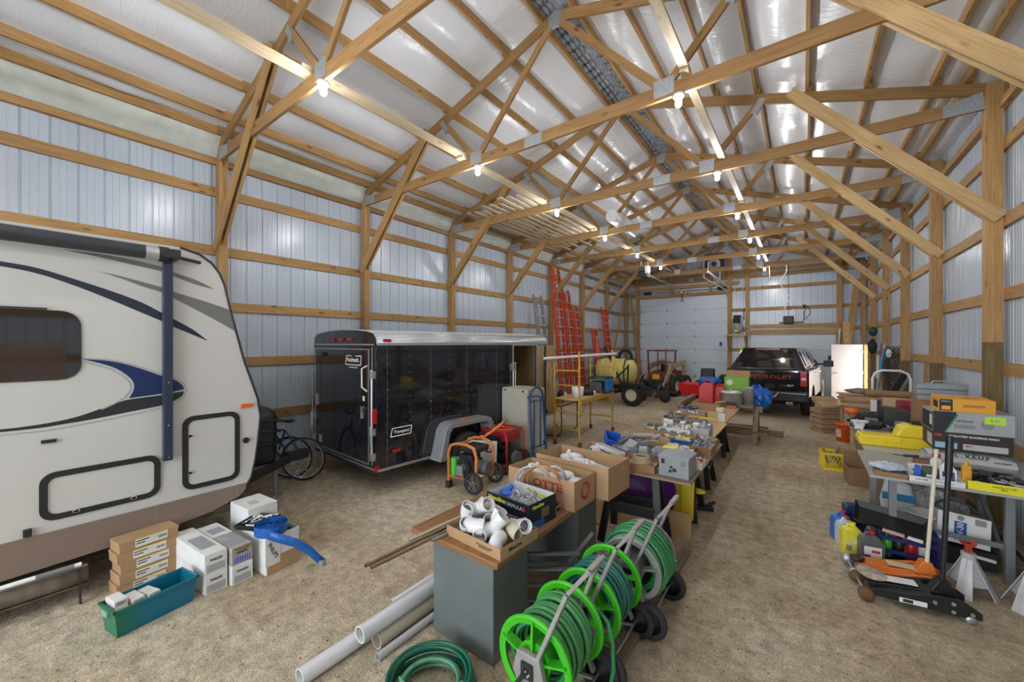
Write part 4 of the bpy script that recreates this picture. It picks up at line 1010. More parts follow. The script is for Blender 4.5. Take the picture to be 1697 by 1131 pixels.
# pipes on the floor
CREAM=mat('cream_pvc',(.55,.49,.36),.4,0,.05,6)
PVC=mat('white_pvc',(.72,.72,.73),.22,0,.04,5)
def fpipe(label,p0,p1,r,m,th=.008):
    t=M(); d=Vector(p1)-Vector(p0); t.pipe((0,0,0),tuple(d),r,th,0,20); solo('plastic_pipe',t,m,label,'pipe',p0,0,'plastic pipes lying beside the desk')
fpipe('longest white plastic pipe, lying on the gravel and reaching farthest toward the camera',(-2.49,1.16,.055),(-2.50,4.2,.055),.053,PVC)
fpipe('white plastic pipe on top of the cream one beside the desk',(-2.38,1.50,.165),(-2.40,4.1,.165),.055,PVC)
fpipe('cream plastic pipe under the top white one beside the desk',(-2.37,1.62,.056),(-2.38,4.0,.056),.055,CREAM)
fpipe('thin grey-white conduit on the gravel nearest the desk pedestal',(-2.27,1.56,.028),(-2.28,3.6,.028),.026,mat('grey_pvc',(.5,.51,.52),.35),.004)
fpipe('thin white pipe lying behind the stacked pipes, with printed marks',(-2.53+.12*-1,1.95,.03),(-2.66,4.0,.03),.028,PVC,.004)
# green hose heap
def hose_mat(n,c): return mat(n,c,.35,0,.12,15)
HG1=hose_mat('dark_green_hose',(.005,.14,.08)); HG2=hose_mat('pale_green_hose',(.14,.36,.22)); HG3=hose_mat('green_hose',(.04,.27,.09)); HG5=hose_mat('fresh_green_hose',(.075,.30,.10)); HG4=hose_mat('teal_hose',(.02,.17,.14))
t=thing('garden_hose','dark green garden hose coiled on the gravel in front of the desk','hose',(-1.80,1.60,0))
mb=M()
for k in range(7):
    R=.27-.012*(k%3); z=.014+.020*k
    mb.torus((.006*math.sin(k*2.1),.006*math.cos(k*1.7),z),R-.004*k,.0115,'z',0,40,7)
obj('outer_coil',mb,HG1,t)
mb=M()
for k in range(5): mb.torus((.012*math.sin(k*1.9),.01*math.cos(k*2.3),.013+.021*k),.205-.010*k,.0115,'z',0,40,7)
mb.tube([(-.13,-.12,.12),(-.05,-.15,.14),(.08,-.14,.135),(.17,-.04,.13),(.19,.08,.12)],.0115,0,7); obj('inner_coil',mb,HG2,t)
# conduits on the desk
BRZ=mat('brown_conduit',(.22,.15,.09),.4,.3)
for lb,p0,p1,r,m in (('upper brown tube reaching out over the end of the desk',(-2.21,1.43,.716),(-2.16,2.70,.716),.012,BRZ),('lower brown tube beside the upper one on the desk',(-2.165,1.44,.715),(-2.11,2.62,.715),.012,BRZ),
   ('pale tube lying on the desk left of the fittings tray',(-2.25,1.80,.714),(-2.19,2.75,.714),.012,mat('pale_tube',(.5,.46,.36),.4)),('short green-grey tube on the desk against the fittings tray',(-2.12,1.90,.713),(-2.075,2.33,.713),.011,mat('green_tube',(.22,.28,.2),.4))):
    mb=M(); mb.pipe((0,0,0),tuple(Vector(p1)-Vector(p0)),r,.002,0,12,P_black and 0); solo('metal_tube',mb,m,lb,'tube',p0,0,'tubes laid along the desk')
# tray of white fittings
t=thing('cardboard_tray','shallow printed cardboard tray full of white pipe elbows at the near end of the desk','tray',(-1.83,2.22,.70),-.08)
mb=M(); open_box(mb,.54,.40,.075,.004); obj('tray_body',mb,CARD,t)
text_obj('lettering','Meadow',.04,INK,t,face_T((.2715,-.05,.04),(0,1,0),(0,0,1)),.0005,.0006); text_obj('lettering','IMPORTED FROM CHINA\nDISTRIBUTED BY',.014,INK,t,face_T((.12,-.2015,.038),(1,0,0),(0,0,1)),.0005)
def elbow(label,loc,rot,m,r=.052,deg=45,L=.035):
    mb=M(); R=.075; pts=[Vector((0,0,-L))]; N_=7
    for k in range(N_+1):
        a=math.radians(deg)*k/N_; pts.append(Vector((R*(1-math.cos(a)),0,R*math.sin(a))))
    a=math.radians(deg); pts.append(pts[-1]+Vector((math.sin(a),0,math.cos(a)))*L)
    n_=len(pts); rs=[r]+[r*.94]*(n_-2)+[r]
    rs=[r,r]+[r*.92]*(n_-4)+[r,r]
    mb.tube(pts,rs,0,18,caps=False); mb.tube(pts[::-1],[q-.007 for q in rs[::-1]],0,18,caps=False)
    for e,d in ((pts[0],pts[1]-pts[0]),(pts[-1],pts[-2]-pts[-1])):
        d=d.normalized(); A=d.cross(Vector((0,1,0))).normalized(); B=d.cross(A)
        vs=[e+(A*math.cos(2*PI*k/18)+B*math.sin(2*PI*k/18))*q for k in range(18) for q in (r,r-.007)]
        mb.add(vs,[(2*k,2*k+1,(2*k+3)%36,(2*k+2)%36) for k in range(18)])
    o=solo('pipe_elbow',mb,m,label,'pipe fitting',loc,0,'pipe fittings in the cardboard tray'); o.rotation_euler=rot; return o
D_=math.radians
elbow('glossy white elbow at the front of the tray, open mouth facing out',(-1.93,2.10,.80),(D_(70),D_(20),D_(60)),PVC,.056,60)
elbow('white elbow lying on its side at the right front corner of the tray',(-1.69,2.12,.765),(D_(90),D_(75),D_(10)),PVC,.052,45)
elbow('white elbow standing at the left end of the tray, rim up',(-2.05,2.20,.80),(D_(12),D_(-20),D_(20)),PVC,.055,45)
elbow('upper white elbow in the middle of the tray with a round open mouth',(-1.91,2.25,.89),(D_(62),D_(-15),D_(15)),PVC,.052,60)
elbow('white elbow bent downward beside the blue-black oil carton',(-1.78,2.24,.87),(D_(155),D_(10),D_(-30)),PVC,.052,50)
elbow('cream elbow lying in the tray at its right side',(-1.66,2.24,.80),(D_(75),D_(30),D_(35)),CREAM,.052,45)
elbow('cream elbow at the back of the tray behind the upper white one',(-1.97,2.36,.82),(D_(20),D_(70),D_(20)),CREAM,.05,45)
elbow('white coupling leaning on the right end of the oil carton',(-1.60,2.28,.82),(D_(30),D_(55),D_(0)),PVC,.05,12,.05)
elbow('white elbow half hidden at the back left of the tray',(-2.06,2.34,.78),(D_(0),D_(15),D_(80)),PVC,.052,45)
for lb,p,r_,m_,a_,L_ in (('white elbow lying at the left front corner of the tray, mouth down',(-1.99,2.13,.775),(85,-60,25),PVC,55,.035),('white elbow lying flat at the front middle of the tray',(-1.82,2.15,.775),(90,10,-25),PVC,45,.035),
   ('white elbow between the front one and the cream one, tilted up',(-1.75,2.17,.82),(48,-35,70),PVC,60,.035),('small piece of white coupling deep in the middle of the tray',(-1.85,2.21,.79),(20,20,0),PVC,12,.04),
   ('white elbow leaning back against the left rim of the tray',(-2.00,2.26,.85),(100,-20,-50),PVC,50,.035),('white elbow at the right back of the tray below the carton',(-1.70,2.33,.77),(80,0,90),PVC,45,.035)):
    elbow(lb,p,tuple(D_(q) for q in r_),m_,.052,a_,L_)
# oil carton
t=thing('oil_carton','open black and blue oil carton with yellow lettering, filled with clear pipe clamps','carton',(-1.85,2.62,.70),-.10)
NV=mat('navy_carton',(.008,.012,.03),.4); STR=mat('carton_blue',(.01,.10,.36),.4)
mb=M(); open_box(mb,.45,.34,.20,.004,0,0,1); obj('carton_body',mb,[NV,mat('white_card_inside',(.62,.64,.66),.7)],t)
mb=M(); mb.box(-.10,.16,-.1712,-.170,.005,.05); mb.box(.2252,.2262,-.17,.02,.005,.055); mb.box(.2252,.2262,-.02,.08,.06,.13,1); mb.box(-.2,-.13,-.1712,-.17,.09,.145,2); mb.box(.0,.12,-.1712,-.17,.075,.08,3); mb.box(.0,.10,-.1712,-.17,.06,.064,3)
obj('printed_bands',mb,[STR,mat('print_brown',(.22,.13,.06),.5),mat('print_olive',(.25,.25,.08),.5),PAPER],t)
text_obj('lettering','Havoline',.052,mat('ink_yellow',(.85,.78,.05),.5),t,face_T((-.115,-.172,.165),(1,0,0),(0,0,1)),.0005,.0018,.2)
text_obj('lettering','FORMULA',.042,PAPER,t,face_T((.065,-.172,.155),(1,0,0),(0,0,1)),.0005,.0)
text_obj('lettering','Havoline',.040,MATS['ink_yellow'],t,face_T((.227,-.06,.165),(0,1,0),(0,0,1)),.0005,.001,.2)
text_obj('lettering','Havoline',.075,MATS['ink_yellow'],t,face_T((.03,.1645,.145),(1,0,0),(0,0,1)),.0005,.002)
text_obj('lettering','3',.045,INKR,t,face_T((.175,-.172,.155),(1,0,0),(0,0,1)),.0005,.003)
mb=M(); mb.sph((-.16,0,.15),.05,0,12,8,(1.3,1,.5)); mb.cyl((-.19,.03,.14),(-.15,.06,.20),.022); obj('blue_cap',mb,P_blue,t)
CLR=mat('clear_plastic_bag',(.75,.77,.8),.15,0,0,1,.6,40,alpha=.55); 
mb=M(); rr=random.Random(5)
for k in range(26):
    mb.torus((-.06+rr.random()*.25,-.10+rr.random()*.2,.10+rr.random()*.09),.022+rr.random()*.02,.006,'xyz'[k%3],0,12,5)
mb.box(-.2,.2,-.15,.15,.02,.09); obj('clamps',mb,mat('zinc',(.55,.56,.6),.3,.6),t); t.children[-1]['kind']='stuff'
# tubing coils standing behind the oil carton
for lb,c,R,m,ax,n_ in (('coil of white clear tubing standing behind the oil carton',(-1.95,2.93,.86),.155,mat('clear_tubing',(.55,.52,.50),.25),'y',4),('orange-brown tubing loop standing behind the oil carton',(-1.83,2.90,.885),.165,mat('copper_tube',(.55,.25,.10),.35,.3),'y',3)):
    mb=M()
    for k in range(n_): mb.torus((.012*k,.012*k,.004*k),R-.006*k,.007,ax,0,40,7)
    o=solo('tubing_coil',mb,m,lb,'tubing',c,.25); o.rotation_euler=(.12,0,.3)
mb=M(); mb.tube([(0,0,0),(.02,.02,.14),(.09,.06,.24),(.14,.09,.30)],.013,0,10); solo('white_tube',mb,PVC,'stub of fat white tubing sticking up behind the oil carton','tubing',(-2.12,2.88,.72),0)
# small dark carton at desk edge
t=thing('parts_carton','low open carton with a dark printed side, of black fittings, by the right desk edge','carton',(-1.73,2.93,.70),-.06)
mb=M(); open_box(mb,.20,.24,.06,.004); mb.box(.1005,.1015,-.1,.08,.015,.05,1); obj('carton_body',mb,[CARD,mat('plum_print',(.06,.02,.03),.5)],t)
text_obj('lettering','D-MARK',.022,PAPER,t,face_T((.1022,0,.032),(0,1,0),(0,0,1)),.0004,.0004)
mb=M(); 
for k in range(8): mb.sph((-.06+.035*(k%4),-.07+.08*(k//4)+.01*k,.05),.028,0,8,6)
obj('fittings',mb,P_black,t); t.children[-1]['kind']='stuff'
# two big cartons
def big_carton(label,x,y,z,dx,dy,h,rz,txt,seed,fl=.16):
    t=thing('shipping_carton',label,'carton',(x,y,z),rz,'big open cartons of white fittings')
    mb=M(); open_box(mb,dx,dy,h,.005); obj('carton_body',mb,CARD,t)
    if txt:
        IR=mat('rust_ink',(.34,.045,.025),.7)
        text_obj('lettering',"OTTE",.095,IR,t,face_T((.12*dx,-dy/2-.001,h*.66),(1,0,0),(0,0,1)),.0005,.004,0,1.3)
        text_obj('lettering',"& COMPANY",.038,IR,t,face_T((.12*dx,-dy/2-.001,h*.40),(1,0,0),(0,0,1)),.0005,.001)
        mb=M(); mb.torus((dx/2-.008,0,h*.55),.064,.016,'x',0,24,8); mb.box(dx/2,dx/2+.003,-.012,.012,h*.55-.08,h*.55-.05); o=obj('logo_ring',mb,IR,t)
    mb=M(); mb.grid(lambda u,v:((u-.5)*(dx-.02),(v-.5)*(dy-.02),h*.55+.06*noise.noise(Vector((u*3,v*3,seed)))),8,8)
    rr=random.Random(seed)
    for k in range(9):
        x_,y_=(rr.random()-.5)*(dx-.16),(rr.random()-.5)*(dy-.14); a=rr.random()*3
        mb.sph((x_,y_,h*.62+rr.random()*.05),.055,0,10,7,(1.4,.8,.7),.15,k)
        mb.cyl((x_,y_,h*.6),(x_+.07*math.cos(a),y_+.07*math.sin(a),h*.66+rr.random()*.06),.024,0,10)
    obj('bagged_fittings',mb,mat('white_bagged',(.74,.74,.76),.3,0,.08,14),t); t.children[-1]['kind']='stuff'
    return t
big_carton('brown carton of white fittings with rust-red lettering, at the far end of the desk',-1.88,3.14,.70,.72,.36,.25,-.06,True,3)
big_carton('wider unprinted carton of bagged white fittings behind the lettered one',-1.78,3.58,.70,.80,.46,.29,-.06,False,8)
mb=M(); mb.torus((0,0,0),.10,.012,'y',0,30,8); o=solo('tubing_coil',mb,MT_steel,'grey ribbed tubing loop standing in the lettered carton','tubing',(-1.80,3.08,.90),.2)
# ================================================================ hose reel carts
ALUG=mat('reel_grey_plastic',(.30,.295,.28),.45,.1,.12,15)
def reel(label,x,y,flm,hoses,rb,rz=0):
    t=thing('hose_reel_cart',label,'hose reel',(x,y,0),rz,'hose reel carts beside the desk')
    zc=.41; W_=.19
    for s_ in (-1,1):
        mb=M(); yy=s_*W_
        mb.lathe([(.190,-.007),(.215,-.010),(.226,-.016),(.234,0),(.226,.016),(.215,.010),(.190,.007),(.190,-.007)],(0,yy,zc),'y',0,40)
        mb.lathe([(0,-.008),(.07,-.008),(.07,.008),(0,.008)],(0,yy,zc),'y',0,20)
        for k in range(5):
            q=2*PI*k/5+.3; mb.beam((.05*math.cos(q),yy,zc+.05*math.sin(q)),(.21*math.cos(q),yy,zc+.21*math.sin(q)),.012,.058,0,(0,1,0))
            
        obj('flange',mb,flm,t)
    # hose
    for li,(m,r0,nw,y0_) in enumerate(hoses):
        mb=M(); pts=[]; N_=26; 
        for k in range(nw*N_+1):
            q=2*PI*k/N_; u=k/(nw*N_); yy=y0_*(-1+2*u); r=r0+.006*math.sin(q*.31+li*2)+.004*math.sin(q*.73)
            pts.append((r*math.cos(q),yy+.006*math.sin(q*.5),zc+r*math.sin(q)))
        mb.tube(pts,.0125,0,7); obj('hose',mb,m,t)
    mb=M(); mb.cyl((0,-W_,zc),(0,W_,zc),.10,0,20); mb.cyl((0,-W_-.07,zc),(0,W_+.07,zc),.018,0,10); obj('drum',mb,flm,t)
    for s_ in (-1,1):
        yy=s_*(W_+.045)
        mb=M(); mb.prism([(-.07,zc+.07),(.07,zc+.07),(.10,zc-.05),(.05,zc-.11),(-.06,zc-.11),(-.10,zc-.05)],'y',yy-.018,yy+.018); 
        obj('side_bracket',mb,ALUG,t,None,.006)
        mb=M(); mb.beam((.03,yy,zc),(.20,yy*.80,.84),.022,.044,0,(0,1,0)); mb.beam((.20,yy*.80,.84),(.27,yy*.34,.93),.022,.044,0,(0,1,0)); obj('handle_arm',mb,ALUG,t,None,.003)
        mb=M(); mb.beam((.04,yy,zc-.05),(.15,yy,.14),.02,.036,0,(0,1,0)); mb.beam((-.04,yy,zc-.05),(-.19,yy,.02),.02,.036,0,(0,1,0)); mb.beam((-.2,yy,.015),(.15,yy,.10),.018,.025,0,(0,1,0)); obj('leg',mb,ALUG,t,None,.003)
        mb=M(); p=(.17,s_*(W_+.08),.125); mb.lathe([(.085,-.018),(.118,-.024),(.125,-.010),(.125,.010),(.118,.024),(.085,.018)],p,'y',0,26); w_=obj('wheel',mb,RUB,t)
        mb=M(); mb.lathe([(0,-.02),(.02,-.02),(.02,-.008),(.09,-.004),(.09,.004),(.02,.008),(.02,.02),(0,.02)],p,'y',0,18)
        for k in range(12):
            q=2*PI*k/12; mb.beam((p[0]+.02*math.cos(q),p[1],p[2]+.02*math.sin(q)),(p[0]+.09*math.cos(q),p[1],p[2]+.09*math.sin(q)),.022,.006,0,(0,1,0))
        obj('hub',mb,P_black,w_)
    mb=M(); mb.beam((.27,-.08,.93),(.27,.08,.93),.03,.022); obj('handle_grip',mb,ALUG,t)
    mb=M(); mb.cyl((.17,-W_-.10,.125),(.17,W_+.10,.125),.008,0,8); obj('axle',mb,MT_steel,t)
    mb=M(); mb.beam((-.19,-W_,.02),(-.19,W_,.02),.02,.02); obj('foot_bar',mb,ALUG,t)
    mb=M(); yy=-W_-.066; mb.box(-.035,.035,yy-.012,yy,zc-.05,zc+.03); 
    for k in range(5): mb.sph((-.02+.01*k,yy-.014,zc-.03+.012*(k%3)),.007,1,6,4)
    mb.beam((0,yy-.01,zc),(-.06,yy-.03,zc-.10),.015,.02); obj('crank',mb,[P_black,MT_steel],t)
    return t
LF=mat('lime_flange',(.05,.46,.015),.35)
reel('nearest hose reel cart, with lime flanges and pale green hose, right of the desk',-1.16,1.955,LF,[(HG3,.155,8,.155),(HG5,.187,9,.16)],.2)
reel('middle hose reel cart, lime flanges and dark teal mixed hose',-1.13,2.535,LF,[(HG4,.150,9,.16),(HG2,.178,6,.155),(HG4,.2,4,.10)],.2)
reel('farthest hose reel cart, with grey flanges overfilled with pale green hose',-1.05,3.11,ALUG,[(HG3,.16,9,.155),(HG3,.19,9,.16),(HG2,.218,10,.165),(HG3,.242,7,.13)],.24)
mb=M(); mb.box(-.04,.04,0,2.3,0,.035); solo('floor_plank',mb,W_grey,'thin weathered board lying on the gravel under the hose reel carts','board',(-.99,1.95,0),-.02)
# loose hose end hanging from the nearest reel
mb=M(); mb.tube([(0,0,.52),(.07,0.01,.46),(.10,.01,.34),(.11,0,.2),(.09,-.02,.06),(.05,-.05,.013),(-.02,-.10,.013)],.0125,0,8); solo('hose_end',mb,HG3,'loose end of green hose hanging down beside the nearest reel','hose',(-1.0,2.20,0))
# ================================================================ black sawhorses and plank tables
def sawhorse(label,x,y,rz=0,h=.74,L=.95):
    t=thing('folding_sawhorse',label,'sawhorse',(x,y,0),rz,'black folding sawhorses under the tables')
    mb=M(); mb.box(-L/2,L/2,-.035,.035,h-.06,h); obj('top_rail',mb,P_black,t,None,.008)
    for sx in (-1,1):
        for sy in (-1,1):
            mb=M(); mb.beam((sx*(L/2-.10),sy*.03,h-.05),(sx*(L/2-.02),sy*.24,0),.075,.035,0,(0,1,0)); obj('leg',mb,P_black,t,None,.004)
    for sy in (-1,1):
        mb=M(); mb.beam((-L/2+.08,sy*.14,.36),(L/2-.08,sy*.14,.36),.02,.10); obj('cross_panel',mb,P_black,t,None,.004)
    return t
def board_table(nm,label,x0,x1,y0,y1,z,m=None,th=.02):
    mb=M(); mb.box(-(x1-x0)/2,(x1-x0)/2,-(y1-y0)/2,(y1-y0)/2,0,th); return solo(nm,mb,m or W_ply,label,'table top',((x0+x1)/2,(y0+y1)/2,z-th))
sawhorse('black sawhorse nearest the camera, standing in front of the purple sled',-1.46,4.20,.10,.78,.64)
sawhorse('second black sawhorse, under the trays of electrical parts',-1.45,5.2,0,.78,.9)
sawhorse('third black sawhorse, under the white-boxed hardware',-1.45,6.45,0,.74,.75)
sawhorse('fourth black sawhorse, under the bare plywood end',-1.52,8.35,0,.74,.75)
board_table('table_board','plywood board on the nearest sawhorses, covered with electrical parts',-1.98,-.84,3.93,5.75,.80,W_grey)
board_table('table_board','second plywood board of the long table, holding hardware trays',-1.95,-1.02,5.78,7.45,.76)
board_table('table_board','bare-ended yellow plywood board farthest along the table row',-1.98,-1.05,7.48,9.35,.76,W_ply)
t=thing('plastic_sled','round purple plastic saucer sled leaning under the sawhorse table','sled',(-1.52,4.66,.0)); t.rotation_euler=(D_(-12),0,.05)
mb=M(); mb.lathe([(0,.06),(.2,.05),(.30,.01),(.35,-.03),(.36,-.03),(.36,-.02),(.30,.02),(.2,.065),(0,.075)],(0,0,.37),'y',0,40); obj('saucer',mb,mat('purple_plastic',(.13,.012,.21),.35),t)
mb=M(); mb.beam((-.30,-.03,.30),(.30,-.03,.30),.012,.035); obj('ridge',mb,MATS['purple_plastic'],t)
t=thing('plastic_sled','yellow plastic sled standing upright behind the purple saucer','sled',(-1.19,4.92,0)); t.rotation_euler=(D_(-8),0,0)
mb=M(); mb.prism(rrect(-.17,.17,.02,.66,.06),'y',-.015,.0); mb.prism(rrect(-.13,-.02,.04,.60,.04),'y',-.03,-.015); mb.prism(rrect(.03,.14,.04,.60,.04),'y',-.03,-.015); obj('sled_body',mb,P_yellow,t,None,.01)
mb=M(); mb.sph((0,0,0),.12,0,14,8,(1,.6,.25)); solo('yellow_float',mb,P_yellow,'small yellow plastic paddle end sticking out beside the yellow sled','paddle',(-1.06,5.22,.30))
mb=M(); mb.box(-.12,.10,-.05,.05,0,.05); mb.cyl((.02,0,.05),(.12,.03,.10),.02); solo('black_clamp',mb,P_black,'black metal clamp lying on the gravel beside the yellow sled','clamp',(-1.0,5.45,0),.3,None,.005)
mb=M(); mb.box(-.66,.66,-.012,.012,0,.27); o=solo('pine_board',mb,W_ply,'wide pine board standing on edge behind the nearest sawhorse legs','board',(-1.62,4.50,0),.02); o.rotation_euler=(D_(-6),0,.02)
mb=M(); mb.box(-.45,.45,-.15,.15,0,.03); solo('flat_board',mb,W_ply,'pale board lying flat on the gravel left of the nearest sawhorse','board',(-2.35,4.35,0),.1)
# ---------- clutter helpers
def junk(mb,dx,dy,h,n,seed,mi=(0,1),size=.05,kinds='bcs'):
    rr=random.Random(seed)
    for k in range(n):
        x,y=(rr.random()-.5)*dx,(rr.random()-.5)*dy; z=h*rr.random(); s_=size*(.5+rr.random()); m=mi[k%len(mi)]; a=rr.random()*PI
        kd=kinds[k%len(kinds)]
        if kd=='b': T_=Matrix.Translation((x,y,z))@Matrix.Rotation(a,4,'Z')@Matrix.Rotation((rr.random()-.5)*.8,4,'X'); mb.box(-s_/2,s_/2,-s_*.35,s_*.35,0,s_*.5,m,T_)
        elif kd=='c': mb.cyl((x-s_*.6*math.cos(a),y-s_*.6*math.sin(a),z),(x+s_*.6*math.cos(a),y+s_*.6*math.sin(a),z+s_*.4*rr.random()),s_*.22,m,8)
        elif kd=='t': mb.torus((x,y,z+.01),s_*.5,s_*.12,'xyz'[k%3],m,10,5)
        else: mb.sph((x,y,z+s_*.2),s_*.35,m,8,5)
    return mb
ZN=mat('zinc_parts',(.42,.43,.45),.35,.5); ZB=mat('blue_grey_parts',(.17,.20,.25),.45,.2); TAN=mat('tan_rope',(.42,.33,.21),.8,0,.2,60)
def tray(label,x,y,z,dx,dy,h,rz,bm,contents,n,seed,size=.05,kinds='bcs',nm='parts_tray',cat='tray',fill=.5,inner=None):
    t=thing(nm,label,cat,(x,y,z),rz,'trays and cartons of hardware along the tables')
    mb=M(); open_box(mb,dx,dy,h,.004,.0,0,0 if inner is None else 1); obj('tray_body',mb,[bm]+([inner] if inner else []),t)
    mb=M(); junk(mb,dx-.05,dy-.05,h*.35,n,seed,tuple(range(len(contents))),size,kinds); mb.v=[(p[0],p[1],max(p[2]+h*fill,.006)) for p in mb.v]
    mb.box(-dx/2+.01,dx/2-.01,-dy/2+.01,dy/2-.01,.005,h*fill+.01,0)
    o=obj('contents',mb,list(contents),t); o['kind']='stuff'; return t
# ---------- things on the first table
GB=mat('grey_box_paint',(.26,.29,.31),.4,0,.06,10)
t=thing('electrical_enclosure','light grey steel electrical box with latches at the near right corner of the table','electrical box',(-1.01,4.17,.80),-.03)
mb=M(); mb.box(-.14,.14,-.15,.15,0,.185); obj('box_body',mb,GB,t,None,.004)
mb=M(); mb.box(-.148,.148,-.158,.158,.185,.205); obj('lid',mb,GB,t,None,.004)
for x in (-.11,.07): mb=M(); mb.box(x,x+.03,-.170,-.150,.13,.175); obj('latch',mb,MT_chrome,t)
mb=M(); mb.cyl((-.02,-.15,.10),(-.02,-.165,.10),.012,0,10); mb.cyl((.01,-.15,.075),(.01,-.165,.075),.017,0,10); mb.cyl((-.03,-.15,.06),(-.03,-.165,.06),.014,0,10); obj('knockout',mb,P_black,t)
tray('wooden tray with a tan rope coil at the front edge of the first table',-1.36,4.12,.80,.33,.26,.075,.05,CARD2,[TAN],2,1,.03)
mb=M()
for k in range(5): mb.torus((0,0,.012+.018*k),.105-.008*k,.013,'z',0,28,7)
solo('rope_coil',mb,TAN,'tan rope coil lying in the tray beside the grey electrical box','rope',(-1.36,4.12,.842))
mb=M(); mb.box(-.025,.025,-.14,.14,0,.04); mb.box(-.018,.018,-.13,.13,.04,.045,1); o=solo('conduit_channel',mb,[P_cream,P_dgrey],'short pale channel leaning between the rope tray and the grey box','channel',(-1.19,4.18,.805),-.3)
tray('open carton piled with blue-grey electrical covers behind the rope coil',-1.42,4.48,.80,.38,.30,.09,.1,CARD,[ZB,ZN],26,4,.09,'bcb',fill=.7)
t=thing('outlet_box','yellow double outlet box resting on the clutter behind the grey box','outlet',(-1.19,4.56,.90),.2)
mb=M(); mb.box(-.075,.075,-.05,.05,0,.065); obj('housing',mb,P_yellow,t,None,.012)
for x in (-.033,.033): mb=M(); mb.cyl((x,-.051,.034),(x,-.054,.034),.021,0,14); obj('socket',mb,P_black,t)
tray('small carton with a red-labelled packet at the right edge behind the grey box',-.90,4.52,.80,.13,.20,.07,0,P_cream,[P_red,PAPER,ZN],9,12,.06)
tray('carton of white and grey fittings in the middle behind the yellow outlet box',-1.17,4.86,.80,.34,.30,.09,.08,CARD,[PAPER,ZN],20,13,.08,fill=.5)
tray('dark-sided carton of small grey washers at the right edge of the table',-.97,5.18,.80,.24,.34,.09,0,CARD2,[ZN,ZB],40,14,.04,'tst',fill=.75)
tray('carton with a loose tan block and small bottles, left of the blue tray',-1.50,5.10,.80,.34,.30,.10,.15,CARD,[PAPER,P_white,CARD],12,15,.05,fill=.3)
mb=M(); mb.box(-.055,.055,-.08,.08,0,.06); o=solo('tan_block',mb,CARD,'small tan cardboard box tipped up on the middle carton','box',(-1.38,5.0,.885),.4); o.rotation_euler=(0,.15,.5)
tray('shallow blue plastic tray of loose screws behind the tan box',-1.33,5.52,.80,.36,.22,.05,.0,P_blue,[ZN,PAPER,P_yellow],30,16,.05,fill=.7)
tray('carton of small rusty fasteners at the right, behind the washers',-1.00,5.55,.80,.24,.26,.08,0,CARD,[ZN,W_grey],26,17,.035,fill=.6)
# left end of the first table
t=thing('parts_bin','bright blue open-front parts bin tilted on the left end of the table','bin',(-1.90,4.62,.86),.5); t.rotation_euler=(.35,.25,.6)
mb=M(); open_box(mb,.20,.22,.12,.006,.012); obj('bin_body',mb,P_blue,t)
tray('long carton of white elbows and taped fittings at the left end of the table',-1.93,4.30,.80,.26,.42,.09,.25,CARD,[PAPER,P_white,mat('teal_plastic',(.0,.3,.35),.4)],16,18,.06)
tray('carton of dark grey wiring devices left of the rope coil',-1.66,4.62,.80,.30,.34,.09,.1,CARD,[P_dgrey,P_grey,ZB],22,19,.10,'bbc',fill=.6)
t=thing('desk_phone','dark grey desk telephone resting on top of the wiring carton','telephone',(-1.62,4.45,.90),-.3); t.rotation_euler=(.25,.1,-.3)
mb=M(); mb.prism([(-.09,0),(.09,0),(.09,.07),(-.09,.025)],'x',-.08,.08); obj('phone_body',mb,P_grey,t,None,.006)
mb=M(); mb.box(-.078,-.045,-.085,.09,.05,.09); obj('handset',mb,P_dgrey,t,None,.01)
t=thing('light_fixture','long white fluorescent fixture end lying across the left carton','light fixture',(-1.75,4.22,.895),-.55)
mb=M(); mb.box(-.22,.22,-.045,.045,0,.04); obj('housing',mb,P_white,t,None,.004); mb=M(); mb.box(-.20,.20,-.03,.03,.04,.046); obj('diffuser',mb,P_grey,t)
mb=M(); mb.tube([(-.12,0,0),(.12,.03,.02)],[.035,.03],0,10); mb.tube([(.1,-.05,0),(.2,.0,.03)],[.03,.025],0,10); solo('grey_flashlight',mb,P_grey,'pair of pale grey tubes lying at the back left of the table','tube',(-1.62,4.98,.93),.3)
t=thing('calculator','small black handheld meter lying face up on the clutter at the back left','meter',(-1.72,4.83,.93),.2)
mb=M(); mb.box(-.04,.04,-.06,.06,0,.02); obj('case',mb,P_black,t,None,.006); mb=M(); mb.box(-.03,.03,.0,.05,.02,.022); obj('screen',mb,mat('lcd',(.25,.30,.26),.2),t)
# second table
tray('white-sided carton of small white boxes near the front of the second board',-1.50,6.10,.76,.42,.40,.13,.06,PAPER,[PAPER,ZN,P_white],34,21,.07,fill=.8,inner=CARD)
tray('grey-white carton of silver fittings right of the small white boxes',-1.18,6.22,.76,.24,.40,.15,.04,mat('newsprint',(.46,.46,.47),.7),[ZN,PAPER],24,22,.06,fill=.75,inner=CARD)
tray('low carton of paper-wrapped parts at the front edge of the second board',-1.42,5.86,.80,.50,.14,.05,.02,CARD,[ZN,PAPER,ZB],26,23,.05,fill=.6)
tray('low tray of assorted plugs and adapters at the left of the white boxes',-1.83,6.10,.76,.22,.36,.07,.1,CARD,[P_dgrey,P_yellow,PAPER],24,27,.06,'bct',fill=.8)
tray('carton of rusty hinges and brackets across the middle of the second board',-1.50,6.68,.76,.60,.30,.11,.03,CARD,[W_grey,ZN,ZB],30,24,.08,'bcb',fill=.7)
tray('shallow white tray of sanding discs and wire at the left of the second board',-1.72,7.10,.76,.40,.32,.08,.1,PAPER,[P_dgrey,ZB,P_black],22,25,.10,'tct',fill=.8)
t=thing('saw_blade_pile','pile of grey circular saw blades with a yellow level on the second board','saw blades',(-1.38,7.12,.76),0)
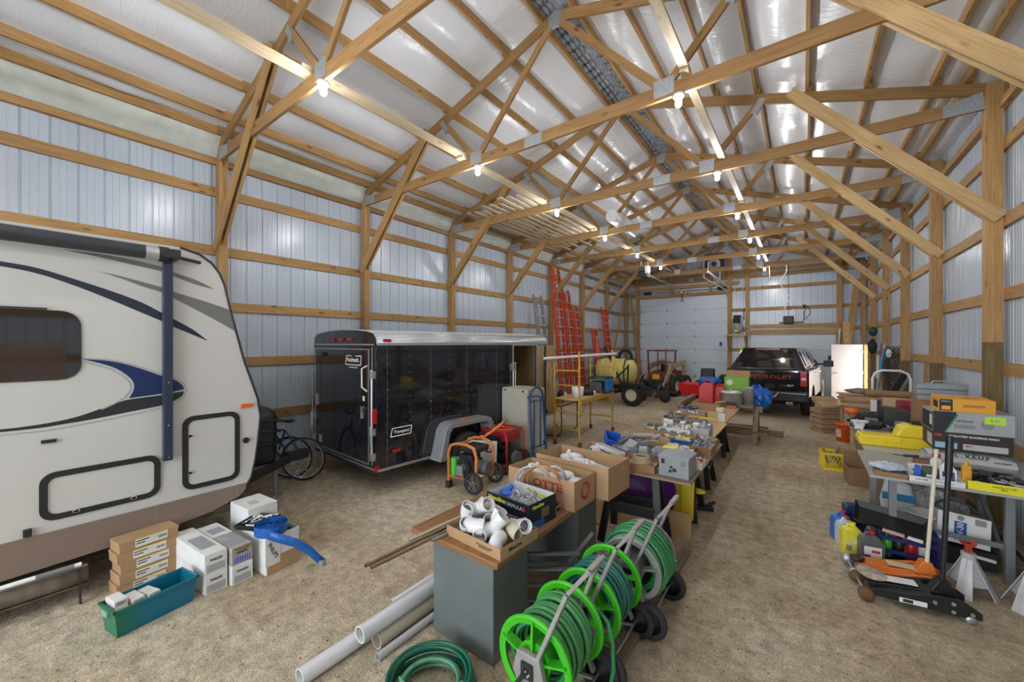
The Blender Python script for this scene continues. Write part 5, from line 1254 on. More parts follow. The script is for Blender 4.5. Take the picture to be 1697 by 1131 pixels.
for k in range(4): mb=M(); mb.lathe([(0,.0),(.13,.0),(.13,.003),(0,.003)],(.05*(k%2),-.04*k+.05,.02+.02*k),'z',0,26,False); obj('blade',mb,MT_steel,t)
mb=M(); mb.box(-.22,.24,.12,.15,.05,.075); solo('spirit_level',mb,P_yellow,'short yellow spirit level lying across the saw blades','level',(-1.38,7.1,.79),-.15)
mb=M(); mb.box(-.055,.055,-.05,.05,0,.13); solo('white_box',mb,PAPER,'small plain white box standing on the corner of the bare plywood','box',(-1.13,7.60,.76),.1)
mb=M(); mb.lathe([(0,0),(.07,0),(.07,.13),(.066,.13),(.066,.01),(0,.01)]); solo('paint_can',mb,P_cream,'round cream can standing behind the small white box','can',(-1.25,8.30,.76))
tray('long low empty carton lying beyond the cream can',-1.62,8.85,.76,.55,.30,.09,.0,CARD,[CARD],1,31,.03,fill=.1)
tray('low carton of grey pipe clamps near the cream can on the bare plywood',-1.62,7.72,.76,.46,.34,.10,.05,CARD,[ZN,ZB,PAPER],30,28,.07,'bct',fill=.8)
tray('small carton of black electrical boxes left of the pipe clamps',-1.80,8.16,.76,.30,.30,.09,-.1,CARD2,[P_dgrey,ZB],18,29,.08,'bcb',fill=.7)
# things under second table
mb=M(); mb.box(-.14,.14,-.12,.12,0,.03); mb.box(-.12,.12,-.10,.10,.03,.12,1); solo('fan_heater',mb,[P_black,INKB],'dark blue and black box on the ledge under the second board','box',(-1.25,7.0,.45),0)
mb=M(); mb.box(-.35,.35,-.35,.35,0,.02); solo('lower_shelf',mb,W_ply,'lower plywood shelf between the sawhorses under the second board','shelf',(-1.45,6.95,.43))
mb=M()
for k in range(6): mb.torus((0,.01*k,0),.13+.01*math.sin(k*2),.006,'x',k%2,24,5)
solo('hanging_wire',mb,[P_black,mat('red_white_wire',(.45,.3,.35),.5)],'coils of black and red-white wire hanging at the right of the long table','wire',(-.985,5.70,.60))
# wooden sawhorse bench with logs
t=thing('wooden_sawhorse','tall weathered grey wooden sawhorse standing across the end of the table row','sawhorse',(-1.30,9.85,0),0)
mb=M(); mb.box(-.75,.62,-.05,.05,.64,.76); obj('top_beam',mb,W_grey,t)
for sx in (-.6,.5):
    for sy in (-1,1): mb=M(); mb.beam((sx,sy*.04,.70),(sx,sy*.32,0),.10,.05); obj('leg',mb,W_grey,t)
mb=M(); mb.box(-.7,.7,-.26,-.22,.16,.26); obj('lower_rail',mb,W_grey,t)
board_table('bench_board','worn grey bench board carrying fuel cans and a steel pot',-2.0,-.82,9.42,10.5,.80,W_grey,.035)
for x,l,a in ((-.85,'weathered post lying on the gravel behind the wooden sawhorse',1.45),(-1.15,'second weathered post lying under the wooden sawhorse',1.62)): mb=M(); mb.box(-.07,.07,-.6,.6,0,.12); solo('timber_post',mb,W_grey,l,'timber',(x-.1,10.75+(.3 if a>1.5 else 0),0),a)
mb=M(); mb.box(-.05,.05,-.75,.75,0,.10); o=solo('timber_block',mb,W_grey,'weathered beam with a chamfered end rising over the left of the bench','timber',(-2.12,9.55,.77),0)
def fuel_can(label,x,y,z,m,s=1,rz=0):
    t=thing('fuel_can',label,'fuel can',(x,y,z),rz,'red fuel cans on the bench')
    mb=M(); mb.prism([(-.10*s,0),(.10*s,0),(.10*s,.22*s),(.05*s,.29*s),(-.10*s,.29*s)],'x',-.075*s,.075*s); obj('can_body',mb,m,t,None,.012)
    mb=M(); mb.tube([(0,-.08*s,.29*s),(0,-.06*s,.34*s),(0,.02*s,.34*s),(0,.04*s,.30*s)],.012*s,0,8); obj('handle',mb,m,t)
    mb=M(); mb.cyl((0,.08*s,.25*s),(0,.11*s,.32*s),.022*s,0,10); obj('cap',mb,P_yellow if s<1.1 else P_black,t)
fuel_can('taller red plastic fuel can at the left of the bench',-1.72,9.62,.80,P_red,1.45,PI/2)
fuel_can('shorter red plastic fuel can right of the taller one',-1.50,9.80,.80,P_red,1.15,PI/2)
mb=M(); mb.box(-.22,.22,-.15,.15,0,.22); solo('red_crate',mb,mat('faded_red_card',(.42,.13,.10),.7),'faded red box standing behind the fuel cans','box',(-1.52,10.15,.80))
t=thing('fryer_carton','upright lime green carton with a pot pictured on it, open brown flap on top','carton',(-1.20,10.25,.80),.0)
GRN=mat('lime_print',(.20,.42,.03),.5)
mb=M(); mb.box(-.24,.24,-.15,.15,0,.54); obj('carton_body',mb,GRN,t); mb=M(); mb.box(-.24,.24,.14,.15,.54,.68); obj('flap',mb,CARD,t)
mb=M(); mb.lathe([(0,.0),(.05,.01),(.06,.09),(.0,.10)],(.06,-.155,.1),'z',0,14); mb.lathe([(0,0),(.065,0)],(-.13,-.152,.42),'y',1,20); mb.box(.13,.2,-.153,-.151,.2,.33,2); obj('printed_picture',mb,[ZN,PAPER,mat('print_pale',(.45,.62,.3),.5)],t)
STL=mat('stainless',(.60,.60,.60),.35,.7)
t=thing('stock_pot','wide stainless stock pot on the bench in front of the green carton','pot',(-1.25,9.70,.80))
mb=M(); mb.lathe([(0,0),(.22,0),(.225,.02),(.225,.24),(.235,.245),(.22,.245),(.22,.03),(0,.03)]); obj('pot_body',mb,STL,t); mb=M(); mb.lathe([(0,.29),(.15,.275),(.23,.25),(.23,.245)]); mb.sph((0,0,.30),.02,0); obj('pot_lid',mb,STL,t)
mb=M(); mb.tube([(-.22,0,.19),(-.27,-.03,.20),(-.27,.03,.20),(-.22,.0,.19)],.008); mb.tube([(.22,0,.19),(.27,-.03,.20),(.27,.03,.20),(.22,.0,.19)],.008); obj('handle',mb,STL,t)
mb=M(); mb.lathe([(0,0),(.10,0),(.10,.36),(.105,.365),(.09,.36),(.09,.02),(0,.02)]); solo('tall_pot',mb,STL,'tall narrow stainless pot right of the stock pot','pot',(-.93,9.75,.80))
mb=M(); mb.box(-.10,.10,-.06,.06,0,.12); mb.box(-.09,.09,-.061,-.060,.01,.05,1); solo('orange_box',mb,[P_black,P_orange],'little black and orange box in front of the stock pot','box',(-1.18,9.28,.80) if False else (-1.20,9.30,.76),.05)
mb=M(); mb.tube([(-.1,0,0),(0,.02,.01),(.1,0,.03)],.02,0,8); solo('work_glove',mb,mat('yellow_leather',(.55,.36,.1),.8),'tan leather work glove lying left of the stock pot','glove',(-1.42,9.42,.83),.4)
TARP=mat('blue_tarp',(.01,.14,.58),.3,0,.2,9,.4,18)
def crumple(mb,c,sx,sy,sz,seed,n=18):
    vs=[];fs=[];k=14
    for j in range(k+1):
        t_=PI*j/k
        for i in range(n):
            q=2*PI*i/n; g=1+.28*noise.noise(Vector((math.cos(q)*2.2,math.sin(q)*2.2,t_*2+seed)))+.14*noise.noise(Vector((math.cos(q)*7,math.sin(q)*7,t_*6+seed)))
            vs.append((c[0]+sx*g*math.sin(t_)*math.cos(q),c[1]+sy*g*math.sin(t_)*math.sin(q),max(c[2]+sz*g*math.cos(t_),c[2]-sz)))
    for j in range(k):
        for i in range(n): l=(i+1)%n; fs.append((j*n+i,(j+1)*n+i,(j+1)*n+l,j*n+l))
    return mb.add(vs,fs)
mb=M(); crumple(mb,(0,0,.26),.26,.24,.26,4,30); solo('folded_tarp',mb,TARP,'crumpled bright blue tarp bundled on the right end of the bench','tarp',(-.80,10.25,.64))
# ================================================================ ladders along the left wall
ORL=mat('ladder_orange',(.62,.075,.02),.4); LAL=mat('ladder_aluminium',(.36,.37,.36),.4,.6)
def ladder(label,y,L,rail,w_=.42,lean=.06,x=-6.55,top=None,off=0):
    t=thing('extension_ladder',label,'ladder',(x,y,0),0,'ladders leaning on the left wall'); 
    tilt=math.asin(min(.42/L,.5))*(1 if not off else off)
    t.rotation_euler=(0,-tilt,0)
    for s_ in (-1,1):
        mb=M(); mb.box(-.035,.035,s_*w_/2-.014,s_*w_/2+.014,0,L); obj('rail',mb,rail,t)
        mb=M(); mb.box(.04,.10,s_*(w_/2-.035)-.012,s_*(w_/2-.035)+.012,.3,L*.97); obj('fly_rail',mb,rail,t)
    n=int(L/.305)
    for k in range(n):
        mb=M(); z=.25+.305*k; 
        if z>L-.05: continue
        mb.box(-.012,.10,-w_/2,w_/2,z-.015,z+.012); obj('rung',mb,MT_alu,t)
    return t
ladder('aluminium ladder leaning on the wall just beyond the cargo trailer',10.7,3.7,LAL,.42,x=-6.5)
ladder('tallest orange extension ladder, reaching up to the truss',11.98,4.82,ORL,.46,x=-6.6)
ladder('second orange extension ladder, right of the tallest one',12.75,4.1,ORL,.42,x=-6.6)
ladder('third orange ladder, shorter, beside the next wall post',13.45,3.5,ORL,.36,x=-6.6)
ladder('short orange stepladder folded against the wall beyond the third',15.15,2.75,ORL,.36,x=-6.6)
ladder('orange ladder with a yellow top, last before the corner',16.2,3.7,ORL,.40,x=-6.6)
t=thing('red_umbrella','folded pinkish red umbrella hanging beside the short orange stepladder','umbrella',(-6.65,14.72,.5))
mb=M(); mb.lathe([(.0,1.75),(.05,1.6),(.12,1.1),(.17,.5),(.14,.1),(.04,0)],(0,0,0),'z',0,10); obj('canopy',mb,mat('coral_cloth',(.75,.10,.10),.6),t); mb=M(); mb.cyl((0,0,-.5),(0,0,1.85),.015); obj('pole',mb,MT_alu,t)
# corner braces
for nm,p0,p1 in (('left',(XL+.03,18.75,4.55),(XL+.03,16.75,.35)),('back',(-6.95,YB-.0,4.55),(-6.35,YB-.02,.6))):
    mb=M(); mb.beam((0,0,0),tuple(Vector(p1)-Vector(p0)),.12 if nm=='back' else .12,.038 if nm=='back' else .038,0,(1,0,0) if nm=='left' else (0,1,0)); solo('corner_brace',mb,W_pine,'diagonal pine brace in the back left corner, on the %s wall'%nm,'brace',p0,0,'diagonal corner braces')
# ================================================================ scaffold
SY=mat('yellow_scaffold_paint',(.55,.36,.05),.5,.2,.3,12); RUST=mat('rusty_brown',(.16,.08,.035),.7,.2,.3,30)
t=thing('scaffold','yellow rolling scaffold frame with a plywood deck and a white rail on top','scaffold',(-3.90,8.02,0),.03)
for y in (-.92,.92):
    for x in (-.28,.28):
        mb=M(); mb.cyl((x,y,.13),(x,y,1.95 if x>0 else 1.85),.021,0,10); o=obj('post',mb,SY,t)
        mb=M(); mb.lathe([(0,-.02),(.05,-.02),(.06,0),(.05,.02),(0,.02)],(x,y+.02,.06),'x',0,14); mb.cyl((x,y,.06),(x,y,.16),.016); obj('castor',mb,RUST,o)
    for z in (.36,.72,1.25,1.55):
        mb=M(); mb.cyl((-.28,y,z),(.28,y,z),.014,0,8); obj('rung',mb,SY,t)
for x in (-.30,.30):
    mb=M(); mb.box(x-.02,x+.02,-.92,.92,.88,.96); mb.beam((x,-.92,.62),(x,-.6,.9),.02,.03); mb.beam((x,.92,.62),(x,.6,.9),.02,.03); obj('side_rail',mb,SY,t)
mb=M(); mb.box(-.27,.27,-.92,.92,.95,.975); obj('deck',mb,W_ply,t)
mb=M(); mb.cyl((-.34,-1.25,1.80),(.33,1.0,1.86),.03,0,12); solo('white_pole',mb,PVC,'long white pole lying across the top of the yellow scaffold','pole',(-3.90,8.02,0),.03)
mb=M()
for k in range(7): mb.tube([(.01*k,0,0),(.03+.01*k,.02,-.25-.05*(k%3)),(.01*k,0,-.58-.03*(k%2)),(-.03+.008*k,-.02,-.3),(.01*k,0,0)],.010,0,6)
solo('yellow_rope',mb,mat('yellow_rope',(.55,.42,.10),.7),'hank of yellow rope hanging from the far scaffold post','rope',(-3.61,8.85,1.80))
mb=M()
for k in range(6): mb.tube([(0,.01*k,0),(.02,.05+.015*k,-.3),(0,.02*k,-.75+.05*k),(-.03,-.04,-.35),(0,.01*k,0)],.008,0,6)
solo('tan_rope',mb,TAN,'hank of tan rope hanging from the near left scaffold post','rope',(-4.22,6.98,1.80))
t=thing('welder','black-framed machine with a blue front panel standing on the scaffold deck','machine',(-3.80,8.60,.975),.0)
mb=M(); frame4(mb,[(-.2,-.22,.0),(-.2,.22,.0),(-.2,.22,.34),(-.2,-.22,.34)],.02,.02); frame4(mb,[(.2,-.22,.0),(.2,.22,.0),(.2,.22,.34),(.2,-.22,.34)],.02,.02)
for y in (-.22,.22):
    for z in (0.01,.34): mb.beam((-.2,y,z),(.2,y,z),.02,.02)
obj('frame',mb,P_black,t)
mb=M(); mb.box(-.18,.10,-.18,.12,.02,.24); junk(mb,.3,.3,.1,12,4,(1,0),.08,'bct'); mb.box(-.18,.18,-.2,.2,.28,.33,2); obj('motor',mb,[P_dgrey,MT_steel,mat('teal_motor',(.05,.18,.16),.5)],t)
mb=M(); mb.box(.205,.24,-.20,.20,.03,.32); obj('front_panel',mb,mat('panel_blue',(.02,.20,.55),.35),t,None,.01)
mb=M(); mb.lathe([(0,0),(.11,0),(.13,.22),(.125,.22),(.105,.01),(0,.01)]); solo('white_bucket',mb,P_white,'small white tub standing on the near end of the scaffold deck','tub',(-3.80,7.45,.975))
mb=M(); mb.cyl((-.12,0,.06),(.10,0,.06),.06,0,14); mb.cyl((.10,0,.06),(.16,0,.06),.035,1,10); solo('black_cylinder',mb,[P_black,P_white],'black cylinder lying on its side on the scaffold deck','cylinder',(-3.75,7.85,.975),.9)
mb=M(); mb.lathe([(0,.0),(.13,.0),(.14,.03),(.05,.08),(0,.08)]); solo('orange_saucer',mb,P_orange,'rusty orange lid on the folding table behind the scaffold','dish',(-4.62,7.85,.745))
t=thing('folding_table','low folding table with dark bent-tube legs behind the yellow scaffold','table',(-4.65,8.1,0),.05)
mb=M(); mb.box(-.38,.38,-.6,.6,.71,.74); obj('tabletop',mb,CARD2,t)
for y in (-.42,.42): mb=M(); mb.tube([(-.30,y,.7),(-.30,y,.12),(-.22,y,.02),(.22,y,.02),(.30,y,.12),(.30,y,.7)],.013,0,8); obj('leg',mb,P_matte,t)
for i,(x,y,m,s_,l) in enumerate([(-4.5,8.2,P_white,1,'white bottle'),(-4.7,8.3,P_matte,1.2,'dark jug'),(-4.75,8.0,P_grey,.9,'grey tin'),(-4.45,7.95,MATS['tan_rope'],.7,'small tan tin')]):
    mb=M(); mb.lathe([(0,0),(.06*s_,0),(.065*s_,.12*s_),(.03*s_,.17*s_),(.025*s_,.2*s_),(0,.2*s_)]); solo('bottle',mb,m,l+' standing on the low folding table behind the scaffold','bottle',(x,y,.745))
mb=M(); mb.cyl((0,0,0),(.02,0,1.75),.018); mb.sph((0.0,0,.05),.06,0); mb.sph((.03,.02,.7),.05); solo('black_stand',mb,P_matte,'black post with clamps standing at the left scaffold leg','stand',(-4.33,6.95,0))
# ================================================================ yellow tank sprayer
YT=mat('yellow_tank',(.74,.62,.20),.4,0,.08,3); TF=P_matte
t=thing('tank_sprayer','trailer sprayer with a big yellow plastic tank on white-rimmed tyres','sprayer',(-5.35,13.4,0),-.10)
mb=M(); mb.lathe([(0,-.72),(.30,-.70),(.42,-.60),(.45,-.4),(.45,.4),(.42,.60),(.30,.70),(0,.72)],(0,0,1.12),'x',0,28); 
for x in (-.35,.0,.35): mb.lathe([(.445,-.03),(.465,-.02),(.465,.02),(.445,.03)],(x,0,1.12),'x',0,28)
obj('tank',mb,YT,t)
mb=M(); mb.lathe([(0,.12),(.15,.11),(.16,0)],(-.1,0,1.55)); obj('tank_lid',mb,P_black,t)
mb=M()
for x in (-.55,.55): mb.tube([(x,-.47,.62),(x,-.48,1.3),(x,-.35,1.56),(x,.35,1.56),(x,.48,1.3),(x,.47,.62)],.022,0,6)
mb.box(-.9,1.0,-.40,-.32,.52,.60); mb.box(-.9,1.0,.32,.40,.52,.60); mb.box(-.9,-.82,-.4,.4,.52,.6); mb.box(.85,.93,-.4,.4,.52,.6); mb.box(-.06,.06,-.85,.85,.34,.42)
mb.beam((.93,0,.55),(2.05,.25,.50),.07,.07); obj('chassis',mb,TF,t)
for x,y in ((.80,-.35),(-.85,.45)):
    mb=M(); mb.lathe([(.20,-.11),(.34,-.12),(.37,-.08),(.37,.08),(.34,.12),(.20,.11)],(x,y,.37),'y',0,26); w_=obj('wheel',mb,RUB,t)
    mb=M(); mb.lathe([(0,-.05),(.06,-.06),(.08,-.03),(.16,-.05),(.21,-.10),(.21,.1),(0,.1)],(x,y,.37),'y',0,22); obj('rim',mb,P_cream,w_)
mb=M(); mb.prism([(.35,.62),(.40,.76),(1.18,.76),(1.24,.62),(1.24,.42),(1.18,.42),(1.14,.66),(.46,.66)],'y',-.50,-.22); obj('mudguard',mb,TF,t)
mb=M(); mb.beam((.55,-.50,.60),(-.10,-.60,2.0),.03,.05); mb.beam((.1,-.52,.75),(.75,-.5,1.35),.03,.04); mb.beam((.7,-.5,.65),(.7,-.45,1.4),.04,.04); mb.beam((-.9,-.5,.6),(.4,-.55,.6),.03,.04); obj('spray_boom',mb,TF,t)
mb=M()
for k in range(5): mb.torus((.35,.05,1.62),.27-.02*k,.018,'y',0,26,6)
obj('hose_reel',mb,TF,t)
t=thing('pump_unit','black engine and pump on small wheels hitched beside the tank sprayer','pump',(-4.42,14.55,0),.25)
mb=M(); mb.box(-.38,.42,-.25,.25,.34,.40); junk(mb,.6,.4,.3,26,8,(0,1),.2,'bct'); mb.v=[(p[0],p[1],max(p[2]+.38,.34)) for p in mb.v]; obj('engine',mb,[P_matte,P_dgrey],t)
mb=M(); mb.beam((.3,-.3,.62),(-.1,-.5,.0),.03,.03); mb.beam((-.4,0,.4),(-.9,.1,.5),.06,.06); obj('stand_leg',mb,MT_steel,t)
for x in (.45,-.35): mb=M(); mb.lathe([(0,-.05),(.16,-.06),(.19,0),(.16,.06),(0,.05)],(x,-.28,.19),'y',0,18); obj('wheel',mb,RUB,t)
# ================================================================ skid steer
BEI=mat('beige_machine_paint',(.50,.36,.22),.5,0,.25,8); RDP=mat('faded_red_paint',(.26,.05,.04),.55,.1,.3,8)
t=thing('skid_steer','old beige skid steer loader with a dull red cab cage and lowered bucket','skid steer',(-4.62,16.7,0),-.22)
mb=M(); mb.prism([(-.5,.35),(-.5,.75),(-.2,.95),(.3,1.0),(.9,.95),(.95,.4)],'x',-.38,.38); obj('body',mb,RDP,t,None,.02)
mb=M()
for x in (-.40,.34):
    for y0,y1 in ((-.42,-.46),(.30,.34)): mb.beam((x,y0,.8),(x*1.05,y1,1.80),.05,.05)
for x in (-.41,.35): mb.beam((x,-.50,1.8),(x,.38,1.8),.05,.05)
mb.beam((-.44,-.5,1.8),(.40,-.5,1.8),.05,.05); mb.beam((-.44,.38,1.8),(.40,.38,1.8),.05,.05); mb.box(-.43,.38,-.48,.36,1.80,1.825)
mb.beam((-.40,.32,1.3),(.35,.32,1.3),.04,.04); obj('cab_cage',mb,RDP,t)
mb=M(); mb.box(-.15,.15,.05,.12,.95,1.25); mb.box(-.15,.15,-.1,.1,.9,.98); obj('seat',mb,P_black,t,None,.03)
mb=M(); mb.box(-.16,.12,-.57,-.50,.62,.85); obj('yellow_plate',mb,P_yellow,t)
for s_ in (-1,1):
    mb=M(); x=s_*.46; mb.beam((x,.85,1.30),(x,-.25,1.15),.08,.20); mb.beam((x,-.25,1.10),(x*.95,-.80,.35),.08,.19); mb.beam((x,.85,.5),(x,.85,1.38),.07,.16); mb.beam((x,.3,.7),(x,-.35,.95),.04,.05); obj('lift_arm',mb,BEI,t)
    for y in (-.22,.62):
        mb=M(); mb.lathe([(.22,-.11),(.36,-.12),(.40,-.08),(.40,.08),(.36,.12),(.22,.11)],(s_*.62,y,.40),'x',0,24); w_=obj('wheel',mb,RUB,t)
        mb=M(); mb.lathe([(0,-.06),(.1,-.07),(.22,-.10),(.22,.10),(.1,.07),(0,.06)],(s_*.62,y,.40),'x',0,20); obj('rim',mb,P_cream,w_)
mb=M(); mb.prism([(-.72,.55),(-.70,.10),(-.78,.03),(-1.25,.02),(-1.25,.05),(-.82,.09),(-.76,.16),(-.76,.55)],'x',-.62,.62)
for s_ in (-1,1): mb.prism([(-.72,.55),(-.72,.04),(-1.25,.02)],'x',s_*.62-.01,s_*.62+.01)
obj('bucket',mb,RUST,t)
# ================================================================ red garden cart, mower, blue drum
t=thing('garden_cart','red steel utility cart on black wheels behind the fuel cans','cart',(-2.65,14.0,0),0)
mb=M(); open_box(mb,1.3,.85,.36,.02,.10); mb.v=[(p[0],p[1],p[2]+.42) for p in mb.v]; obj('cart_body',mb,mat('cart_red',(.62,.012,.015),.3),t)
for x,y in ((-.3,-.35),(-.3,.35)): mb=M(); mb.lathe([(0,-.08),(.17,-.09),(.21,0),(.17,.09),(0,.08)],(x,y,.21),'y',0,20); obj('wheel',mb,RUB,t)
mb=M(); mb.box(-.35,-.25,-.35,.35,.2,.44); mb.beam((.6,0,.4),(1.3,0,.3),.05,.05); obj('axle',mb,P_matte,t)
t=thing('riding_mower','black riding mower seat and body standing behind the red cart','mower',(-2.75,15.6,0),.1)
mb=M(); mb.box(-.23,.23,-.10,.04,.80,1.20); mb.box(-.23,.23,-.1,.35,.72,.82); obj('seat',mb,P_black,t,None,.05)
mb=M(); mb.box(-.45,.45,-.1,1.0,.35,.70); mb.box(.35,.75,.1,.7,.65,.95); obj('body',mb,P_matte,t,None,.05)
for s_ in (-1,1): mb=M(); mb.lathe([(0,-.1),(.22,-.1),(.27,0),(.22,.1),(0,.1)],(s_*.52,.1,.27),'x',0,20); obj('wheel',mb,RUB,t)
mb=M(); crumple(mb,(0,0,.12),.34,.22,.12,11,24); solo('blue_tarp_fold',mb,TARP,'blue tarp folded over the far edge of the red cart','tarp',(-2.45,14.2,.76))
mb=M(); crumple(mb,(0,0,.2),.15,.14,.2,21,20); solo('blue_bag',mb,TARP,'dark blue bag on the gravel left of the red fuel cans','bag',(-2.25,12.5,.0))
mb=M(); mb.lathe([(0,0),(.2,0),(.22,.3),(.20,.45),(0,.5)]); solo('black_bag',mb,P_matte,'black rounded bag beside the mower behind the green carton','bag',(-2.1,15.4,.62) if False else (-2.0,15.3,.55))
# ================================================================ pickup truck
TBK=mat('truck_black',(.010,.010,.011),.12,0,0,1,coat=.8); CHR=MT_chrome
t=thing('pickup_truck','black pickup truck with a matching bed topper parked facing the small overhead door','truck',(.14,13.28,0),-.10)
def arch_pts(yc,r,z0,n=10): return [(yc-r*math.cos(PI*k/n),max(z0,.42+r*math.sin(PI*k/n))) for k in range(n+1)]
side=[(0.02,.62),(0.62,.60)]+arch_pts(1.15,.47,.55)+[(1.7,.50),(3.75,.48)]+arch_pts(4.3,.47,.52)+[(4.85,.5),(5.25,.55),(5.35,.9),(5.25,1.12),(4.3,1.27),(3.9,1.33),(0.0,1.36)]
mb=M(); mb.prism(side,'x',-2.0,0); obj('body',mb,TBK,t,None,.03)
def frustum(mb,b,tp,m=0):
    (x0,x1,y0,y1,z0),(a0,a1,c0,c1,z1)=b,tp
    vs=[(x0,y0,z0),(x1,y0,z0),(x1,y1,z0),(x0,y1,z0),(a0,c0,z1),(a1,c0,z1),(a1,c1,z1),(a0,c1,z1)]
    return mb.add(vs,[(0,1,5,4),(1,2,6,5),(2,3,7,6),(3,0,4,7),(4,5,6,7),(3,2,1,0)],m)
mb=M(); frustum(mb,(-1.93,-.07,.04,2.0,1.36),(-1.66,-.34,.42,2.05,1.97)); obj('topper',mb,TBK,t,None,.035)
mb=M(); frustum(mb,(-1.93,-.07,2.03,4.15,1.33),(-1.68,-.32,2.12,3.25,1.93)); obj('cab',mb,TBK,t,None,.04)
def lerp(a,b,u): return tuple(a[i]+(b[i]-a[i])*u for i in range(3))
A=(-1.93,.04,1.36);B=(-.07,.04,1.36);C_=(-.34,.42,1.97);D=(-1.66,.42,1.97)
def qd(u,v): p=lerp(A,B,u); q=lerp(D,C_,u); r=lerp(p,q,v); return (r[0],r[1]-.012,r[2]+.0)
mb=M(); mb.add([qd(.08,.12),qd(.92,.12),qd(.90,.88),qd(.10,.88)],[(0,1,2,3)]); obj('rear_window',mb,GLASSD,t,None,0,None,None,.008)
mb=M()
def sd_(u,v): 
    p=lerp((-.07,.04,1.36),(-.07,2.0,1.36),u); q=lerp((-.34,.42,1.97),(-.34,2.05,1.97),u); r=lerp(p,q,v); return (r[0]+.012,r[1],r[2])
def sd2(u,v):
    p=lerp((-.07,2.03,1.33),(-.07,4.15,1.33),u); q=lerp((-.32,2.12,1.93),(-.32,3.25,1.93),u); r=lerp(p,q,v); return (r[0]+.012,r[1],r[2])
for f_,a,b in ((sd_,.22,.55),(sd_,.60,.94),(sd2,.08,.42),(sd2,.48,.88)): mb.add([f_(a,.18),f_(b,.18),f_(b,.84),f_(a,.84)],[(0,1,2,3)])
obj('side_windows',mb,GLASSD,t,None,0,None,None,.006)
mb=M(); mb.box(-1.78,-.22,-.025,.02,.80,1.33); tg=obj('tailgate',mb,TBK,t,None,.015)
text_obj('lettering','CHEVROLET',.15,mat('red_badge',(.35,.02,.02),.3,.3),tg,face_T((-1.0,-.028,1.15),(1,0,0),(0,0,1)),.004,.001,0,1.55)
text_obj('lettering','RST',.065,WD,tg,face_T((-.42,-.028,.93),(1,0,0),(0,0,1)),.002,.001,.3,1.4)
for x in (-1.97,-.20):
    mb=M(); mb.box(x,x+.17,-.03,.16,.92,1.32); tl=obj('tail_light',mb,REDL,t,None,.02)
    mb=M(); mb.box(x+.03,x+.14,-.035,-.02,1.10,1.16); obj('reverse_lens',mb,PAPER,tl)
mb=M(); mb.box(-1.98,-.02,-.16,.05,.50,.76); obj('bumper',mb,P_black,t,None,.03)
mb=M(); mb.prism([(-1.35,.74),(-1.25,.60),(-.75,.60),(-.65,.74),(-.68,.75),(-.77,.625),(-1.23,.625),(-1.32,.75)],'y',-.175,-.15); mb.box(-.62,-.05,-.172,-.15,.725,.74); mb.box(-1.95,-1.38,-.172,-.15,.725,.74); obj('bumper_trim',mb,MT_alu,t)
mb=M(); mb.box(-1.16,-.84,-.168,-.155,.60,.72); lp=obj('licence_plate',mb,P_black,t); mb=M(); frame4(mb,[(-1.16,-.17,.60),(-.84,-.17,.60),(-.84,-.17,.72),(-1.16,-.17,.72)],.012,.006,0,(0,1,0)); obj('plate_frame',mb,PAPER,lp)
text_obj('lettering','F1 714',.075,PAPER,lp,face_T((-1.0,-.171,.66),(1,0,0),(0,0,1)),.001,.002)
for x in (-.42,-1.42): mb=M(); mb.box(x-.09,x+.09,-.14,.3,.42,.49); obj('exhaust_tip',mb,CHR,t,None,.02)
for x in (-.14,-1.86):
    for y in (1.15,4.3):
        mb=M(); mb.lathe([(.24,-.13),(.38,-.14),(.42,-.09),(.42,.09),(.38,.14),(.24,.13)],(x,y,.42),'x',0,28); w_=obj('wheel',mb,RUB,t)
        mb=M(); mb.lathe([(0,.10),(.08,.11),(.10,.07),(.22,.10),(.25,.13),(.25,-.1),(0,-.1)],(x,y,.42),'x',0,24); obj('rim',mb,P_dgrey,w_)
mb=M(); mb.box(-1.7,-.3,.3,5.0,.36,.60); obj('underbody',mb,P_matte,t)
mb=M(); mb.box(.08,.34,3.35,3.45,1.33,1.53); mb.beam((-.1,3.5,1.40),(.12,3.42,1.42),.06,.05); obj('door_mirror',mb,P_black,t,None,.02)
mb=M(); mb.box(.0,.03,2.3,2.5,1.15,1.19); mb.box(.0,.03,3.2,3.4,1.15,1.19); obj('door_handle',mb,CHR,t,None,.006)
mb=M(); mb.box(-1.3,-.7,.025,.06,1.88,1.92) ; mb.v=[(p[0],p[1]+.33,p[2]+.03) for p in mb.v]; obj('brake_light',mb,REDL,t)
# ================================================================ on the back wall
t=thing('air_compressor','grey-green air compressor on a wooden wall shelf between the two overhead doors','compressor',(-2.22,YB-.35,2.48))
mb=M(); mb.lathe([(0,-.32),(.15,-.30),(.21,-.22),(.21,.22),(.15,.30),(0,.32)],(0,0,.26),'y',0,22); obj('tank',mb,mat('sage_tank',(.30,.32,.27),.4,0,.15,9),t)
mb=M(); mb.box(-.14,.12,-.1,.12,.47,.66); mb.box(-.12,.14,-.08,.1,.68,.80); mb.cyl((0.0,-.1,.60),(0,-.2,.60),.10); obj('pump',mb,P_matte,t,None,.01)
mb=M(); mb.box(-.06,.06,-.325,-.315,.10,.18); obj('label',mb,P_yellow,t)
t=thing('wall_shelf','rough wooden bracket shelf carrying the air compressor','shelf',(-2.2,YB-.35,0))
mb=M(); mb.box(-.36,.36,-.38,.33,2.40,2.475); obj('shelf_board',mb,W_ply,t)
for x in (-.33,.30): mb=M(); mb.beam((x,-.30,2.40),(x,.34,1.75),.05,.08); obj('bracket',mb,W_pine,t)
mb=M(); crumple(mb,(0,0,0),.11,.05,.20,7,16); solo('hi_vis_vest',mb,mat('hi_vis_yellow',(.55,.9,.02),.6),'bright yellow-green safety vest hanging under the compressor shelf','vest',(-2.02,YB-.12,1.75))
